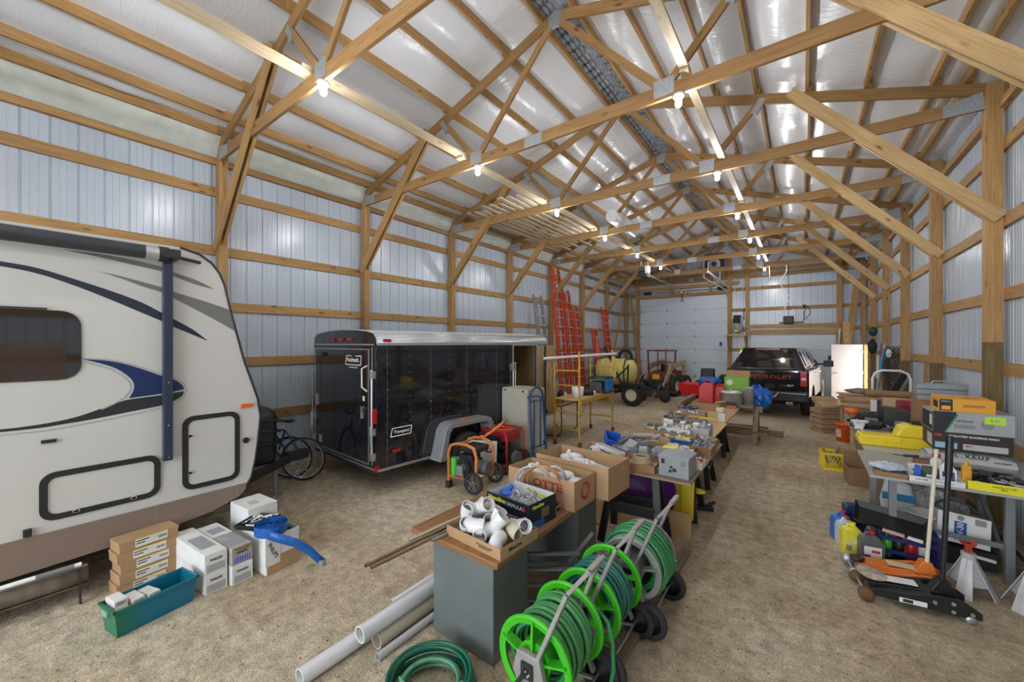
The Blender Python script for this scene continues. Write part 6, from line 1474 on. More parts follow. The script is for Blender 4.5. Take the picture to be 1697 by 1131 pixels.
def opener(label,x,y0,y1,z,mm):
    t=thing('door_opener',label,'door opener',(x,y0,z),0,'overhead door openers')
    mb=M(); mb.box(-.15,.15,-.22,.18,-.14,.14); obj('motor_housing',mb,mm,t,None,.03)
    mb=M(); mb.box(-.02,.02,.15,y1-y0,.0,.04); obj('rail',mb,MT_alu,t)
    for x_ in (-.12,.12): mb=M(); mb.beam((x_,0,.1),(x_,0,.46),.03,.012); obj('hanger',mb,MT_steel,t)
    return t
opener('black and silver opener with a long rail over the big overhead door',-4.5,13.95,YB-.05,4.56,[P_black])
opener('small black opener hanging over the pickup truck',-.40,17.0,YB-.02,2.92,[P_black])
mb=M(); mb.box(-.12,.12,-.10,.0,.0,.18,0); mb.box(.13,.24,-.12,.1,-.1,.16,1); solo('opener_motor_cover',mb,[MT_chrome,P_white],'white and chrome gear cover bolted beside the big opener motor','cover',(-4.5,13.72,4.62),0,None,.01)
for x,lb in ((-6.55,'left'),(-2.55,'right')):
    mb=M(); mb.box(-.025,.025,0,4.5,-.03,.03); mb.beam((0,.05,0),(0,.05,.35),.03,.01); mb.beam((0,2.4,0),(0,2.4,.45),.03,.01); solo('door_track',mb,MT_alu,'horizontal %s track of the big overhead door, hung from the trusses'%lb,'track',(x,14.45,4.5),0,'overhead door tracks')
for x,lb in ((G2[0]-.06,'left'),(G2[1]+.08,'right')):
    mb=M(); mb.tube([(0,0,0),(0,0,2.3),(0,-.10,2.52),(0,-.35,2.62)],.03,0,6); solo('door_track',mb,P_cream,'pale curved %s track of the small overhead door'%lb,'track',(x,YB-.035,0),0,'overhead door tracks')
mb=M(); mb.cyl((0,0,0),(3.9,0,0),.02,0,8); 
for x in (.3,3.5): mb.cyl((x,0,0),(x+.35,0,0),.07,1,14)
solo('torsion_spring',mb,[MT_steel,P_matte],'dark torsion spring bar above the big overhead door','spring',(-6.5,YB-.03,4.50))
t=thing('trolley_hook','yellow beam trolley with a black chain hook above the big overhead door','hoist',(-4.45,YB-.15,4.42))
mb=M(); mb.box(-.24,.24,-.05,.05,-.06,.10); obj('trolley',mb,mat('aged_yellow',(.5,.38,.16),.6),t); mb=M(); mb.tube([(0,0,-.06),(0,0,-.28),(.06,0,-.36),(0,0,-.42),(-.05,0,-.36)],.018,0,6); obj('hook',mb,P_matte,t)
for x in (-.13,.13): mb=M(); mb.cyl((x,-.06,.02),(x,-.052,.02),.04,0,12); obj('roller',mb,P_matte,t)
t=thing('wall_heater','black square fan heater on a white bracket high over the big overhead door','heater',(-2.85,17.6,5.28))
mb=M(); mb.box(-.34,.34,-.15,.15,-.28,.28); mb.box(-.36,.36,-.16,.16,.36,.42); obj('housing',mb,P_matte,t,None,.01)
mb=M(); mb.lathe([(.10,-.17),(.22,-.17),(.23,-.15),(.10,-.15)],(0,0,0),'y',0,24); 
for k in range(5): q=2*PI*k/5; mb.beam((.03*math.cos(q),-.165,.03*math.sin(q)),(.2*math.cos(q),-.165,.2*math.sin(q)),.004,.07,0,(0,1,0))
obj('fan',mb,P_grey,t)
mb=M(); mb.beam((-.40,0,.3),(-.40,0,-.5),.04,.04); mb.beam((-.40,-.1,-.45),(-.1,-.1,.35),.03,.03); mb.beam((-.4,0,-.5),(.3,1.4,-.95),.03,.03); obj('bracket',mb,P_white,t)
for i,(p0,pts,lb,m,r) in enumerate([((-.45,16.79,4.87),[(0,0,0),(.0,0,-.25),(-.22,0,-.62),(.10,0,-1.15),(-.12,0,-1.72)],'zigzag of white strap hanging from the truss over the truck',P_white,.018),
  ((-.40,16.79,4.87),[(0,0,0),(0,0,-2.0)],'thin dark cable hanging down to the small opener',P_matte,.008),((-.95,16.79,4.87),[(0,0,0),(0.02,0,-.5)],'short pale strap end hanging from the truss left of the zigzag strap',W_light,.02),
  ((-2.35,19.19,4.87),[(0,0,0),(.04,0,-.9),(.06,0,-1.0)],'left pale cord hanging above the compressor',P_cream,.012),((-2.05,19.19,4.87),[(0,0,0),(0,0,-.95)],'right pale cord hanging above the compressor',P_cream,.012),((-2.0,19.32,3.6),[(0,0,0),(-.02,0,-.45),(.02,0,-.5)],'dark hook rod hanging above the compressor',P_matte,.012)]):
    mb=M(); mb.tube(pts,r,0,6); solo('hanging_strap',mb,m,lb,'strap',p0,0,'straps hanging from the trusses')
mb=M(); mb.tube([(0,0,0),(.0,-.02,.35),(.12,-.02,.55),(.2,0,.3),(.05,0,.05)],.012,0,6); mb.box(-.05,.05,-.05,0,.5,.62); solo('cable_loop',mb,P_matte,'black cable loop on the girt above the small opener','cable',(.05,YB+.08,3.0))
mb=M(); mb.box(-.12,.12,-.02,0,0,.11); solo('red_tag_board',mb,mat('dull_red',(.35,.12,.09),.6),'small dull red board nailed on the girt above the truck','board',(-.38,YB+.135,3.49))
for i,(a,b,m,lb) in enumerate([((1.15,19.0,0),(1.60,19.12,4.3),W_pine,'long orange-brown board leaning in the back right corner'),((1.45,18.98,0),(1.28,19.08,2.9),W_light,'shorter pale board leaning beside the long one in the corner')]):
    mb=M(); mb.beam((0,0,0),tuple(Vector(b)-Vector(a)),.20,.035,0,(0,1,0)); solo('leaning_board',mb,m,lb,'board',a,0,'boards leaning in the back right corner')
# ================================================================ floor goods on the right of the aisle
def lath_bundle(label,x,y,z,rz,tilt=0):
    t=thing('lath_bundle',label,'bundle',(x,y,z),rz,'bundles of split wood in a stack'); t.rotation_euler=(tilt,0,rz)
    for k in range(3):
        mb=M(); rr=random.Random(int(z*100)+k)
        for j in range(7): mb.box(-.24,.24,-.22+.063*j,-.17+.063*j,.034*k,.034*k+.020)
        obj('slats',mb,W_lath,t)
    for x_ in (-.2,.0,.2): mb=M(); mb.box(x_-.02,x_+.02,-.225,.225,.02,.036); obj('cross_slat',mb,W_lath,t)
    return t
for k in range(5): lath_bundle('bundle of short wooden slats, %s in the stack by the orange bucket'%['lowest','second','third','fourth','fifth'][k],.45+.008*(k%2),12.0,.115*k,.55+.03*((k*3)%3-1))
lath_bundle('bundle of wooden slats tilted against the top of the slat stack',.46,11.90,.66,.55,.50)
t=thing('plastic_bucket','bright orange plastic bucket with a white square logo, beside the slat stack','bucket',(.72,11.05,0),-.5)
OB=mat('bucket_orange',(.98,.16,.012),.4)
mb=M(); mb.lathe([(0,0),(.135,0),(.15,.36),(.158,.36),(.158,.38),(.145,.38),(.13,.02),(0,.02)],(0,0,0),'z',0,28); obj('pail',mb,OB,t)
mb=M(); vs=[];
for j in range(2):
    for i in range(7):
        q=-2.3+.8*i/6; r=.1375+.0105*((.10+.16*j)/.36)*1.3; vs.append((r*math.cos(q)*1.01,r*math.sin(q)*1.01,.10+.16*j))
mb.add(vs,[(i,i+1,7+i+1,7+i) for i in range(6)]); lg=obj('logo_square',mb,PAPER,t)
text_obj('lettering','THE\nHOME\nDEPOT',.042,OB,lg,face_T((.1475*math.cos(-1.9),.1475*math.sin(-1.9),.18),(-math.sin(-1.9),math.cos(-1.9),.45),(0,0,1)),.001,.001)
mb=M(); mb.tube([(-.155,0,.36),(-.12,-.1,.30),(0,-.165,.26),(.12,-.1,.30),(.155,0,.36)],.004,0,6); obj('bail',mb,MT_steel,t)
t=thing('milk_crate','yellow plastic milk crate of sticks and scraps on the gravel','crate',(.42,8.55,0),.15)
mb=M(); a=.165
for z0,z1 in ((0,.04),(.25,.29)): 
    for s_ in (-1,1): mb.box(-a,a,s_*a-.006,s_*a+.006,z0,z1); mb.box(s_*a-.006,s_*a+.006,-a,a,z0,z1)
for s_ in (-1,1):
    for q in (-1,1): mb.box(s_*a-.02 if s_>0 else s_*a,s_*a if s_>0 else s_*a+.02,q*a-.02 if q>0 else q*a,q*a if q>0 else q*a+.02,0,.29)
    for k in range(-3,4):
        mb.beam((k*.045-.04,s_*a,.04),(k*.045+.04,s_*a,.25),.005,.007,0,(0,1,0)); mb.beam((k*.045+.04,s_*a,.04),(k*.045-.04,s_*a,.25),.005,.007,0,(0,1,0))
        mb.beam((s_*a,k*.045-.04,.04),(s_*a,k*.045+.04,.25),.005,.007,0,(1,0,0)); mb.beam((s_*a,k*.045+.04,.04),(s_*a,k*.045-.04,.25),.005,.007,0,(1,0,0))
mb.box(-a,a,-a,a,0,.008); obj('crate_body',mb,P_yellow,t)
mb=M(); rr=random.Random(2)
for k in range(8): x=(rr.random()-.5)*.2; mb.beam((x,-.1,.05+.02*k),(x-.15+.04*k,.12,.24+.015*k),.03,.012,k%2)
obj('sticks',mb,[W_grey,CARD2],t)
t=thing('open_carton','empty brown carton with its flap up, on the gravel under the long table','carton',(.70,7.88,0),.10)
mb=M(); open_box(mb,.34,.36,.26,.005); mb.box(-.17,.17,.17,.175,.26,.44); mb.box(.165,.17,-.18,.18,.26,.38); obj('carton_body',mb,CARD2,t)
# ================================================================ tables
t=thing('metal_frame_table','grey steel-legged table with a thin pale top, holding the stacked tool cartons','table',(1.12,5.85,0))
mb=M(); mb.box(-.58,.56,-.56,.60,.775,.797); obj('top',mb,mat('pale_table_top',(.40,.39,.36),.5),t)
GL=mat('grey_leg_steel',(.22,.24,.26),.45,.4,.1,10)
for x,y in ((-.40,-.47),(-.45,.42),(.34,-.50),(.40,.42)): mb=M(); mb.box(x-.028,x+.028,y-.004,y+.004,0,.775); mb.box(x-.028,x-.020,y,y+.045,0,.775); obj('leg',mb,GL,t)
mb=M(); mb.beam((-.43,.42,.25),(-.39,-.46,.20),.02,.045); mb.beam((-.40,-.44,.33),(.36,-.46,.31),.02,.045); mb.beam((.37,.42,.6),(.34,-.45,.12),.03,.05,0); mb.beam((-.43,.42,.72),(.38,.42,.20),.02,.04); obj('brace',mb,GL,t)
mb=M(); mb.box(-.48,.50,-1.28,1.28,0,.04); DT=solo('door_slab_table',mb,mat('off_white_laminate',(.50,.49,.45),.5),'off-white slab forming the long right-hand table under the yellow saw case','table top',(1.10,7.78,.76))
for i,(y,l) in enumerate(((6.85,'near'),(8.8,'far'))):
    mb=M(); mb.box(-.40,.40,-.04,.04,.62,.70)
    for sx in (-.34,.34):
        for sy in (-1,1): mb.beam((sx,sy*.02,.68),(sx,sy*.22,0),.08,.04)
    mb.v=[(p[0],p[1],p[2]*1.085) for p in mb.v]
    solo('trestle',mb,W_grey,'%s wooden trestle under the long right-hand slab'%l,'trestle',(1.12,y,0))
mb=M(); mb.box(-.46,.50,-1.5,1.5,0,.03); solo('rough_table_top',mb,W_grey,'rough board table farther along the right wall, heaped with lumber','table top',(1.12,10.7,.82))
for i,(y,l) in enumerate(((9.4,'near'),(11.9,'far'))): mb=M(); mb.box(-.42,-.38,-.12,.12,0,.82); mb.box(.4,.44,-.12,.12,0,.82); mb.box(-.42,.44,-.02,.02,.60,.82); solo('plank_trestle',mb,CARD2 if 0 else W_lath,'%s plank trestle under the lumber-heaped table'%l,'trestle',(1.12,y,0))
# yellow saw case
t=thing('saw_case','bright yellow hard case with a raised hump, on the off-white slab','case',(.93,6.93,.80),.06)
mb=M(); mb.prism([(-.36,.08),(-.34,.0),(.36,.0),(.36,.14),(-.33,.14)],'y',-.13,.13); obj('case_body',mb,P_yellow,t,None,.02)
mb=M(); mb.prism([(.0,.14),(.05,.27),(.12,.30),(.30,.29),(.36,.25),(.36,.14)],'y',-.12,.12); obj('hump',mb,P_yellow,t,None,.025)
mb=M(); mb.box(-.12,.05,-.145,-.125,.07,.12); mb.box(-.30,-.18,-.14,-.125,.09,.12); obj('clasp',mb,P_yellow,t,None,.006)
mb=M(); mb.box(.16,.24,-.05,.05,.30,.34); mb.beam((.24,0,.3),(.36,.02,.22),.04,.03); obj('strap',mb,P_black,t,None,.006)
t=thing('brown_carton','tall brown carton standing behind the stacked tool boxes','carton',(1.46,7.55,.80),0)
mb=M(); mb.box(-.24,.24,-.22,.22,0,.56); obj('carton_body',mb,CARD2,t,None,.004)
t=thing('metal_toolbox','light grey three-tier metal toolbox on top of the tall brown carton','toolbox',(1.46,7.55,1.361),0)
GT=mat('toolbox_grey',(.33,.35,.38),.35,.3)
for k in range(3): mb=M(); mb.box(-.23,.23,-.12,.12,.075*k,.075*k+.07); obj('tier',mb,GT,t,None,.004)
mb=M(); mb.tube([(-.08,0,.22),(-.06,0,.25),(.06,0,.25),(.08,0,.22)],.008); obj('handle',mb,MT_steel,t)
# clutter on slab
tray('grey tray of black cordless tools with a red front strip behind the yellow case',.83,7.62,.80,.44,.40,.10,.05,GT,[P_black,P_dgrey,PAPER],26,41,.11,'bcb',fill=.7)
mb=M(); mb.box(-.2,.2,-.01,.01,0,.03); solo('red_level',mb,mat('brick_red',(.55,.13,.09),.5),'brick-red strip lying in front of the grey tool tray','strip',(.83,7.39,.80),.05)
mb=M(); mb.box(-.05,.05,-.06,.06,0,.22); solo('steel_post',mb,GT,'short grey metal post standing right of the black tools','post',(1.10,7.60,.80),.2)
mb=M(); mb.prism([(-.25,0),(.25,0),(.25,.04),(.05,.30),(-.25,.34)],'y',-.2,.2); solo('dark_cover',mb,mat('dark_green_grey',(.045,.05,.045),.5),'dark sloping machine cover in the middle of the slab','cover',(1.22,8.25,.80),.05,None,.01)
mb=M(); crumple(mb,(0,0,.07),.24,.16,.08,33,20); solo('black_cloth',mb,P_matte,'crumpled black cloth over the tools at the far part of the slab','cloth',(.92,8.25,.89))
tray('white tray of silver wrenches left of the crumpled black cloth',.74,8.05,.80,.26,.44,.08,.1,PAPER,[ZN,P_black],22,42,.10,'cbc',fill=.9)
mb=M(); mb.box(-.17,.17,-.01,.015,.0,.06); mb.box(-.15,.15,-.012,-.010,.01,.05,1); solo('long_level',mb,[P_black,P_white],'black and white spirit level lying across the right of the slab','level',(1.33,8.6,.99),-.1)
mb=M(); mb.box(-.12,.12,-.12,.12,0,.22); solo('white_parts_box',mb,PAPER,'white box with a small print beside the red toolbox','box',(1.45,8.15,.80),.1)
t=thing('red_toolbox','dull red metal toolbox with a sloping lid near the right wall','toolbox',(1.44,8.72,1.00),.05)
mb=M(); mb.box(-.22,.22,-.13,.13,0,.12); obj('box_body',mb,mat('maroon_paint',(.26,.02,.04),.4),t,None,.006)
mb=M(); mb.prism([(-.13,.122),(.13,.122),(.08,.20),(-.08,.20)],'x',-.22,.22); obj('lid',mb,MATS['maroon_paint'],t,None,.006)
mb=M(); mb.box(-.2,.2,-.18,.18,0,.20); solo('grey_carton',mb,CARD2,'carton under the red toolbox at the far end of the slab','carton',(1.44,8.72,.80),.05)
# lumber heap
rr=random.Random(9)
hl=['grey board, lowest in the crossed stack of offcuts on the rough table']+['%s board from the bottom in the crossed stack of offcuts'%q for q in ('tan second','reddish third','pale fourth','grey fifth','tan sixth','reddish seventh','pale eighth','grey ninth')]+['tan board, topmost of the crossed offcuts, under the sacking']
for k in range(10):
    L=.62+.22*rr.random(); mb=M(); w_=.07+.06*rr.random(); mb.box(-L/2,L/2,-w_/2,w_/2,0,.03)
    o=solo('lumber_offcut',mb,[W_grey,W_ply,W_lath,W_light][k%4],hl[k],'offcut',(.90+.10*rr.random(),9.95+.02*(k%3),.851+.0305*k),.16*(rr.random()-.5)*2,'lumber offcuts heaped on the rough table')
mb=M(); crumple(mb,(0,0,.05),.26,.13,.05,51,20); solo('grey_sacking',mb,mat('mauve_sacking',(.26,.20,.19),.85,0,.2,9),'folded mauve-grey sacking on top of the lumber heap','sacking',(.92,9.97,1.15))
mb=M(); mb.cyl((-.42,0,.055),(.36,0,.055),.055,0,18); mb.cyl((-.425,0,.055),(-.40,0,.055),.045,1,18); solo('cardboard_tube',mb,[CARD2,P_matte],'thick brown cardboard tube lying across the clutter below the white rail','tube',(1.30,9.35,1.18),.03)
mb=M(); mb.box(-.26,.26,-.2,.2,0,.33); solo('packing_case',mb,W_lath,'plain wooden case under the brown cardboard tube','case',(1.36,9.35,.85),.0)
mb=M(); mb.lathe([(0,0),(.10,0),(.11,.08),(0,.09)]); solo('orange_dish',mb,P_orange,'bright orange-red dish at the left end of the lumber heap','dish',(.72,9.35,.85))
mb=M(); mb.box(-.04,.04,-.03,.03,0,.34); mb.box(.05,.09,-.03,.03,0,.34,1); solo('white_channel',mb,[PVC,P_black],'upright white channel beside a black one at the near edge of the heap','channel',(.98,9.12,.80))
mb=M(); mb.box(-.22,.22,-.3,.3,0,.05); solo('framed_picture',mb,[mat('dull_frame',(.3,.14,.1),.6)],'flat reddish picture frame right of the packing case','frame',(1.38,10.7,.85),.2)
tray('white tray of paint bottles and a roll beside the red frame',1.28,8.95,.80,.20,.22,.12,.1,PAPER,[P_white,P_black,CARD],8,61,.07,fill=.7)
# white bent rail
t=thing('white_hand_rail','white bent tube frame of a cart standing against the right wall clutter','hand cart',(1.33,10.1,0),.05)
mb=M(); mb.tube([(-.26,0,0),(-.26,0,1.45),(-.22,0,1.55),(-.12,0,1.60),(.12,0,1.60),(.22,0,1.55),(.26,0,1.45),(.26,0,0)],.022,0,10); obj('frame',mb,P_white,t)
mb=M(); mb.box(-.24,.24,-.01,.01,.9,1.0); mb.box(-.24,.24,.0,.2,.05,.07); obj('cross_plate',mb,P_white,t)
mb=M(); mb.beam((0,0,0),(.30,.1,.62),.05,.12,0); mb.beam((.10,0,0),(.36,.1,.6),.04,.04,1); solo('black_track',mb,[P_matte,GT],'black and grey bars leaning behind the white bent rail','bars',(1.30,10.5,.92))
# hanging chains and cords on the right wall
for k in range(9):
    mb=M(); x=1.80; L=.85+.12*((k*5)%4)
    n=int(L/.045)
    for j in range(n): mb.torus((.006*(j%2),.01*math.sin(j),-.045*j),.030,.009,'x' if j%2 else 'y',0,8,5)
    solo('hanging_chain',mb,mat('dark_chain',(.075,.06,.045),.5,.5),['rusty tyre chain on the right wall, %s of nine from the far post'%q for q in ('first','second','third','fourth','fifth','sixth','seventh','eighth','ninth')][k],'chain',(1.74,13.95-.20*k,1.93+.04*(k%3)),0,'tyre chains hung on the right wall')
mb=M(); crumple(mb,(0,0,0),.06,.12,.10,71,12); solo('white_rag',mb,PAPER,'white rag hung over the tyre chains','rag',(1.70,13.2,1.86))
for y,z,m,lb in ((14.25,1.75,CORD,'orange cord coil hung on the far wall post'),(15.6,1.85,mat('pink_cord',(.55,.2,.14),.5),'pinkish red cord bundle beside the open walk door'),(15.1,1.45,MATS['yellow_rope'],'yellow cord hanging under the black bag on the right wall')):
    mb=M()
    for k in range(6): mb.tube([(0,0,0),(.0,.10+.01*k,-.25),(.0,.06,-.55-.06*k),(.0,-.07,-.5),(.0,-.10,-.2),(0,0,0)],.009,0,6)
    solo('cable_coil',mb,m,lb,'cable',(1.69 if y<15 else 1.84,y,z+.25),0,'cables hung on the right wall')
mb=M(); crumple(mb,(0,0,0),.10,.13,.20,81,16); solo('black_bag',mb,P_matte,'black bag hung high on the right wall before the open door','bag',(1.62,15.3,2.0))
mb=M(); mb.sph((0,0,0),.13,0,12,8,(.8,1,1.1)); solo('dark_mask',mb,mat('dark_green_plastic',(.02,.05,.035),.5),'dark green helmet hung above the black bag','helmet',(1.66,15.5,2.45))
mb=M(); mb.cyl((0,0,0),(.32,.4,2.1),.03,0,10); mb.cyl((.22,.275,1.45),(.30,.375,1.97),.034,1,10); solo('leaning_pipe',mb,[P_grey,mat('sky_blue',(.02,.25,.45),.4)],'grey pipe with a blue sleeve leaning on the right wall before the chains','pipe',(1.36,13.2,.0))
mb=M(); mb.box(-.018,.018,-.07,.07,0,1.75); o=solo('short_stud',mb,W_pine,'short pine stud leaning in the bay behind the grey toolbox','board',(1.80,10.35,0)); o.rotation_euler=(.10,0,0)
# ================================================================ stack on the metal table
t=thing('foam_bag','long white printed plastic sack lying under the black nail carton','sack',(1.38,6.17,.80),0)
WB=mat('white_sack',(.62,.62,.63),.4,0,.05,8)
mb=M(); mb.grid(lambda u,v:((u-.5)*.60,(v-.5)*.40,.10+.09*math.sin(PI*v)**.4*math.sin(PI*min(max(u,.02),.98))**.25+.01*noise.noise(Vector((u*6,v*4,2)))),16,10); mb.grid(lambda u,v:((.5-u)*.60,(v-.5)*.40,.09*(1-math.sin(PI*v)**.4)),16,10); mb.box(-.30,.30,-.2,.2,.085,.105); obj('sack_body',mb,WB,t)
text_obj('lettering','L L . X.E.U.F',.05,INK,t,face_T((-.02,-.19,.155),(1,0,0),(0,.35,1)),.001,.0015,0,1.1)
text_obj('lettering','CONTENTS',.022,INK,t,face_T((.20,-.197,.125),(1,0,0),(0,.35,1)),.001,.0006,.2)
t=thing('nail_carton','black carton of collated roofing nails with pale printed panels, third from the top','carton',(1.385,6.22,1.0),0)
mb=M(); mb.box(-.275,.275,-.22,.22,0,.185); obj('carton_body',mb,mat('black_carton',(.03,.022,.022),.5),t,None,.003)
mb=M(); mb.box(-.26,-.10,-.222,-.22,.02,.08,0); mb.box(-.06,.24,-.222,-.22,.02,.08,1); mb.box(-.265,-.21,-.222,-.22,.14,.165,2); mb.box(-.277,-.275,-.19,.0,.03,.15,1)
obj('printed_panel',mb,[mat('pale_blue_print',(.35,.50,.58),.5),mat('pale_grey_print',(.5,.48,.46),.5),INKR],t)
text_obj('lettering','COLLATED ROOFING NAILS',.027,PAPER,t,face_T((.01,-.2215,.152),(1,0,0),(0,0,1)),.0005,.001,.1)
text_obj('lettering','MAX',.022,INKR,t,face_T((-.02,-.2235,.06),(1,0,0),(0,0,1)),.0005,.001)
t=thing('tool_carton','silver-grey carton with a black and green corner and a lime price note','carton',(1.39,6.22,1.186),0)
mb=M(); mb.box(-.28,.28,-.22,.22,0,.215); obj('carton_body',mb,mat('silver_carton',(.38,.39,.40),.45,0,.05,4),t,None,.003)
mb=M(); mb.prism([(-.279,.0),(-.20,.0),(-.11,.19),(-.11,.214),(-.279,.214)],'y',-.2215,-.22,0); mb.prism([(-.20,.0),(-.185,.0),(-.095,.19),(-.11,.19)],'y',-.222,-.22,1); mb.box(-.282,-.28,-.21,.21,.01,.19,0); mb.box(-.283,-.282,-.19,-.10,.06,.17,2)
mb.box(-.13,.02,-.2215,-.22,.05,.09,3); mb.cyl((.10,-.2205,.10),(.10,-.222,.10),.045,3,16)
obj('printed_corner',mb,[INK,mat('print_green',(.0,.25,.10),.5),PAPER,INKG],t)
mb=M(); mb.box(.08,.22,-.224,-.222,.115,.19); n_=obj('price_note',mb,mat('lime_note',(.50,.80,.05),.6),t)
text_obj('lettering','$ 80',.035,INKG,n_,face_T((.15,-.2245,.152),(1,0,0),(0,0,1)),.0004,.0002)
text_obj('lettering','HITACHI',.030,INK,t,face_T((-.055,-.2215,.125),(1,0,0),(0,0,1)),.0004,.0006)
t=thing('tool_carton','flat orange-yellow tool carton on top of the stack, with a black label panel','carton',(1.36,6.20,1.402),-.03)
YO=mat('bostitch_yellow',(.78,.36,.03),.5)
mb=M(); mb.box(-.20,.19,-.20,.20,0,.135); obj('carton_body',mb,YO,t,None,.003)
mb=M(); mb.box(-.195,-.10,-.2015,-.20,.008,.128,0); mb.box(-.18,-.115,-.2025,-.2015,.02,.06,1); mb.box(-.2015,-.20,-.15,.05,.03,.10,0); mb.box(.0,.11,-.05,.05,.135,.1362,2); mb.box(-.03,.12,-.2015,-.20,.055,.08,2)
obj('printed_panel',mb,[INK,YO,mat('print_rust',(.45,.17,.04),.5)],t); text_obj('lettering','BOSTITCH',.014,PAPER,t,face_T((-.148,-.203,.105),(1,0,0),(0,0,1)),.0003,.0003)
mb=M()
for k in range(11): mb.box(-.19+.033*k,-.172+.033*k,.17,.20,.135,.137)
obj('top_hatching',mb,PAPER,t)
# front of metal table
tray('shallow printed carton heaped with clear bags at the near left corner of the metal table',.70,5.45,.797,.24,.26,.045,-.03,CARD2,[CLR],1,91,.02,fill=.3)
mb=M(); crumple(mb,(0,0,.035),.13,.12,.035,95,26); solo('plastic_bags',mb,mat('hazy_plastic',(.55,.60,.68),.2,0,.15,30,.5,30),'heap of hazy clear plastic bags on the near left of the metal table','bags',(.70,5.47,.835))
t=thing('white_tray','long low white carton tray holding bottles along the front of the metal table','tray',(1.01,5.42,.797),-.03)
mb=M(); open_box(mb,.36,.24,.05,.004); obj('tray_body',mb,PAPER,t); text_obj('lettering','CRITTER',.022,INK,t,face_T((-.10,-.1215,.025),(1,0,0),(0,0,1)),.0004,.0002,.2); text_obj('lettering','Vanilla & Anthony',.016,INKG,t,face_T((.05,-.1215,.025),(1,0,0),(0,0,1)),.0004,.0002,.2)
def jug(nm,label,x,y,z,s,m,capm,rz=0,lab=None,hgt=.30,cat='jug'):
    t=thing(nm,label,cat,(x,y,z),rz)
    mb=M(); w_,d_=.09*s,.055*s; h=hgt*s
    prof=[(-w_,0),(w_,0),(w_,h*.62),(w_*.55,h*.86),(w_*.30,h*.90),(w_*.30,h*.93),(-.02*s,h*.93),(-.02*s,h*.86),(-w_*.80,h*.80),(-w_,h*.66)]
    mb.prism(prof,'y',-d_,d_); obj('jug_body',mb,m,t,None,.014*s)
    mb=M(); mb.tube([(-w_*.55,0,h*.80),(-w_*.35,0,h*.96),(w_*.0,0,h*.95)],.012*s,0,8); obj('handle',mb,m,t)
    mb=M(); mb.cyl((w_*.1,0,h*.92),(w_*.1,0,h*1.02),.024*s,0,14); obj('cap',mb,capm,t)
    if lab:
        mb=M(); mb.box(-w_*.72,w_*.72,-d_-.0015,-d_+.001,h*.10,h*.56,0); mb.box(-w_*.72,-w_*.2,-d_-.003,-d_-.001,h*.12,h*.30,1); mb.box(-w_*.1,w_*.6,-d_-.003,-d_-.001,h*.38,h*.46,2); obj('label',mb,lab,t)
    return t
jug('cleaner_jug','white cleaner jug with a red cap and blue label in the white tray',1.10,5.43,.802,.62,P_white,P_red,0,[INKB,PAPER,INKR])
mb=M(); mb.box(-.055,.055,-.04,.04,0,.06); mb.box(-.05,.05,-.038,.038,.06,.12,1); mb.box(-.03,.03,-.0415,-.04,.03,.055,2) ; solo('green_charger',mb,[mat('deep_teal',(.005,.05,.05),.4),mat('olive_grey',(.07,.09,.06),.5),PAPER],'dark teal and olive battery case in the white tray','case',(.985,5.44,.802),0,None,.006)
mb=M(); mb.prism([(-.03,0),(.03,0),(.02,.12),(-.015,.13)],'y',-.02,.02); solo('blue_squeeze_bottle',mb,P_blue,'small blue bottle leaning beside the teal battery case','bottle',(.90,5.43,.802),0,None,.006)
mb=M(); mb.box(-.10,.08,-.03,.03,0,.09); mb.box(-.08,.06,-.0312,-.03,.02,.045,1); solo('purple_box',mb,[PAPER,mat('violet_ink',(.10,.03,.35),.5)],'white box with violet print behind the white tray','box',(.97,5.66,.797),.1)
mb=M(); mb.lathe([(0,0),(.045,0),(.045,.14),(.02,.17),(.02,.2),(0,.2)]); mb.cyl((0,0,.17),(0,0,.21),.03,1,12); solo('white_bottle',mb,[P_white,P_red],'white spray bottle with a red cap behind the cleaner jug','bottle',(1.08,5.70,.797))
mb=M(); mb.box(-.03,.03,-.03,.03,0,.18); mb.cyl((0,0,.18),(0,0,.22),.015); solo('orange_oil_bottle',mb,mat('amber_bottle',(.75,.38,.03),.35),'orange-yellow bottle between the white tray and the yellow tray','bottle',(1.225,5.45,.797),0,None,.01)
mb=M(); mb.cyl((-.14,0,0),(-.02,0,.01),.014,0,10); mb.tube([(-.02,0,.01),(.05,0,.03),(.10,0,.01)],.022,1,10); mb.cyl((-.22,0,.0),(-.14,0,0),.004,0,6); solo('caulking_gun',mb,[P_black,P_grey],'grey and black gun lying at the back of the white tray','gun',(1.0,5.83,.92),0)
mb=M(); mb.box(-.08,.08,-.06,.06,0,.11); solo('small_carton',mb,CARD2,'small brown carton under the grey gun','carton',(1.02,5.83,.797),0)
t=thing('yellow_tray','bright yellow open tray heaped with black tool parts at the right front','tray',(1.44,5.46,.797),-.04)
YT2=mat('tray_yellow',(.80,.74,.02),.45)
mb=M(); open_box(mb,.46,.30,.075,.004); obj('tray_body',mb,YT2,t); text_obj('lettering','CONTRACTOR\nPRO',.02,INK,t,face_T((-.02,-.1515,.038),(1,0,0),(0,0,1)),.0004,.0004,.2)
mb=M(); junk(mb,.38,.22,.03,40,77,(0,0,1),.07,'bct'); mb.v=[(p[0],p[1],max(p[2]+.05,.01)) for p in mb.v]; mb.box(-.22,.22,-.14,.14,.01,.05,0); o=obj('tool_parts',mb,[P_black,P_grey],t); o['kind']='stuff'
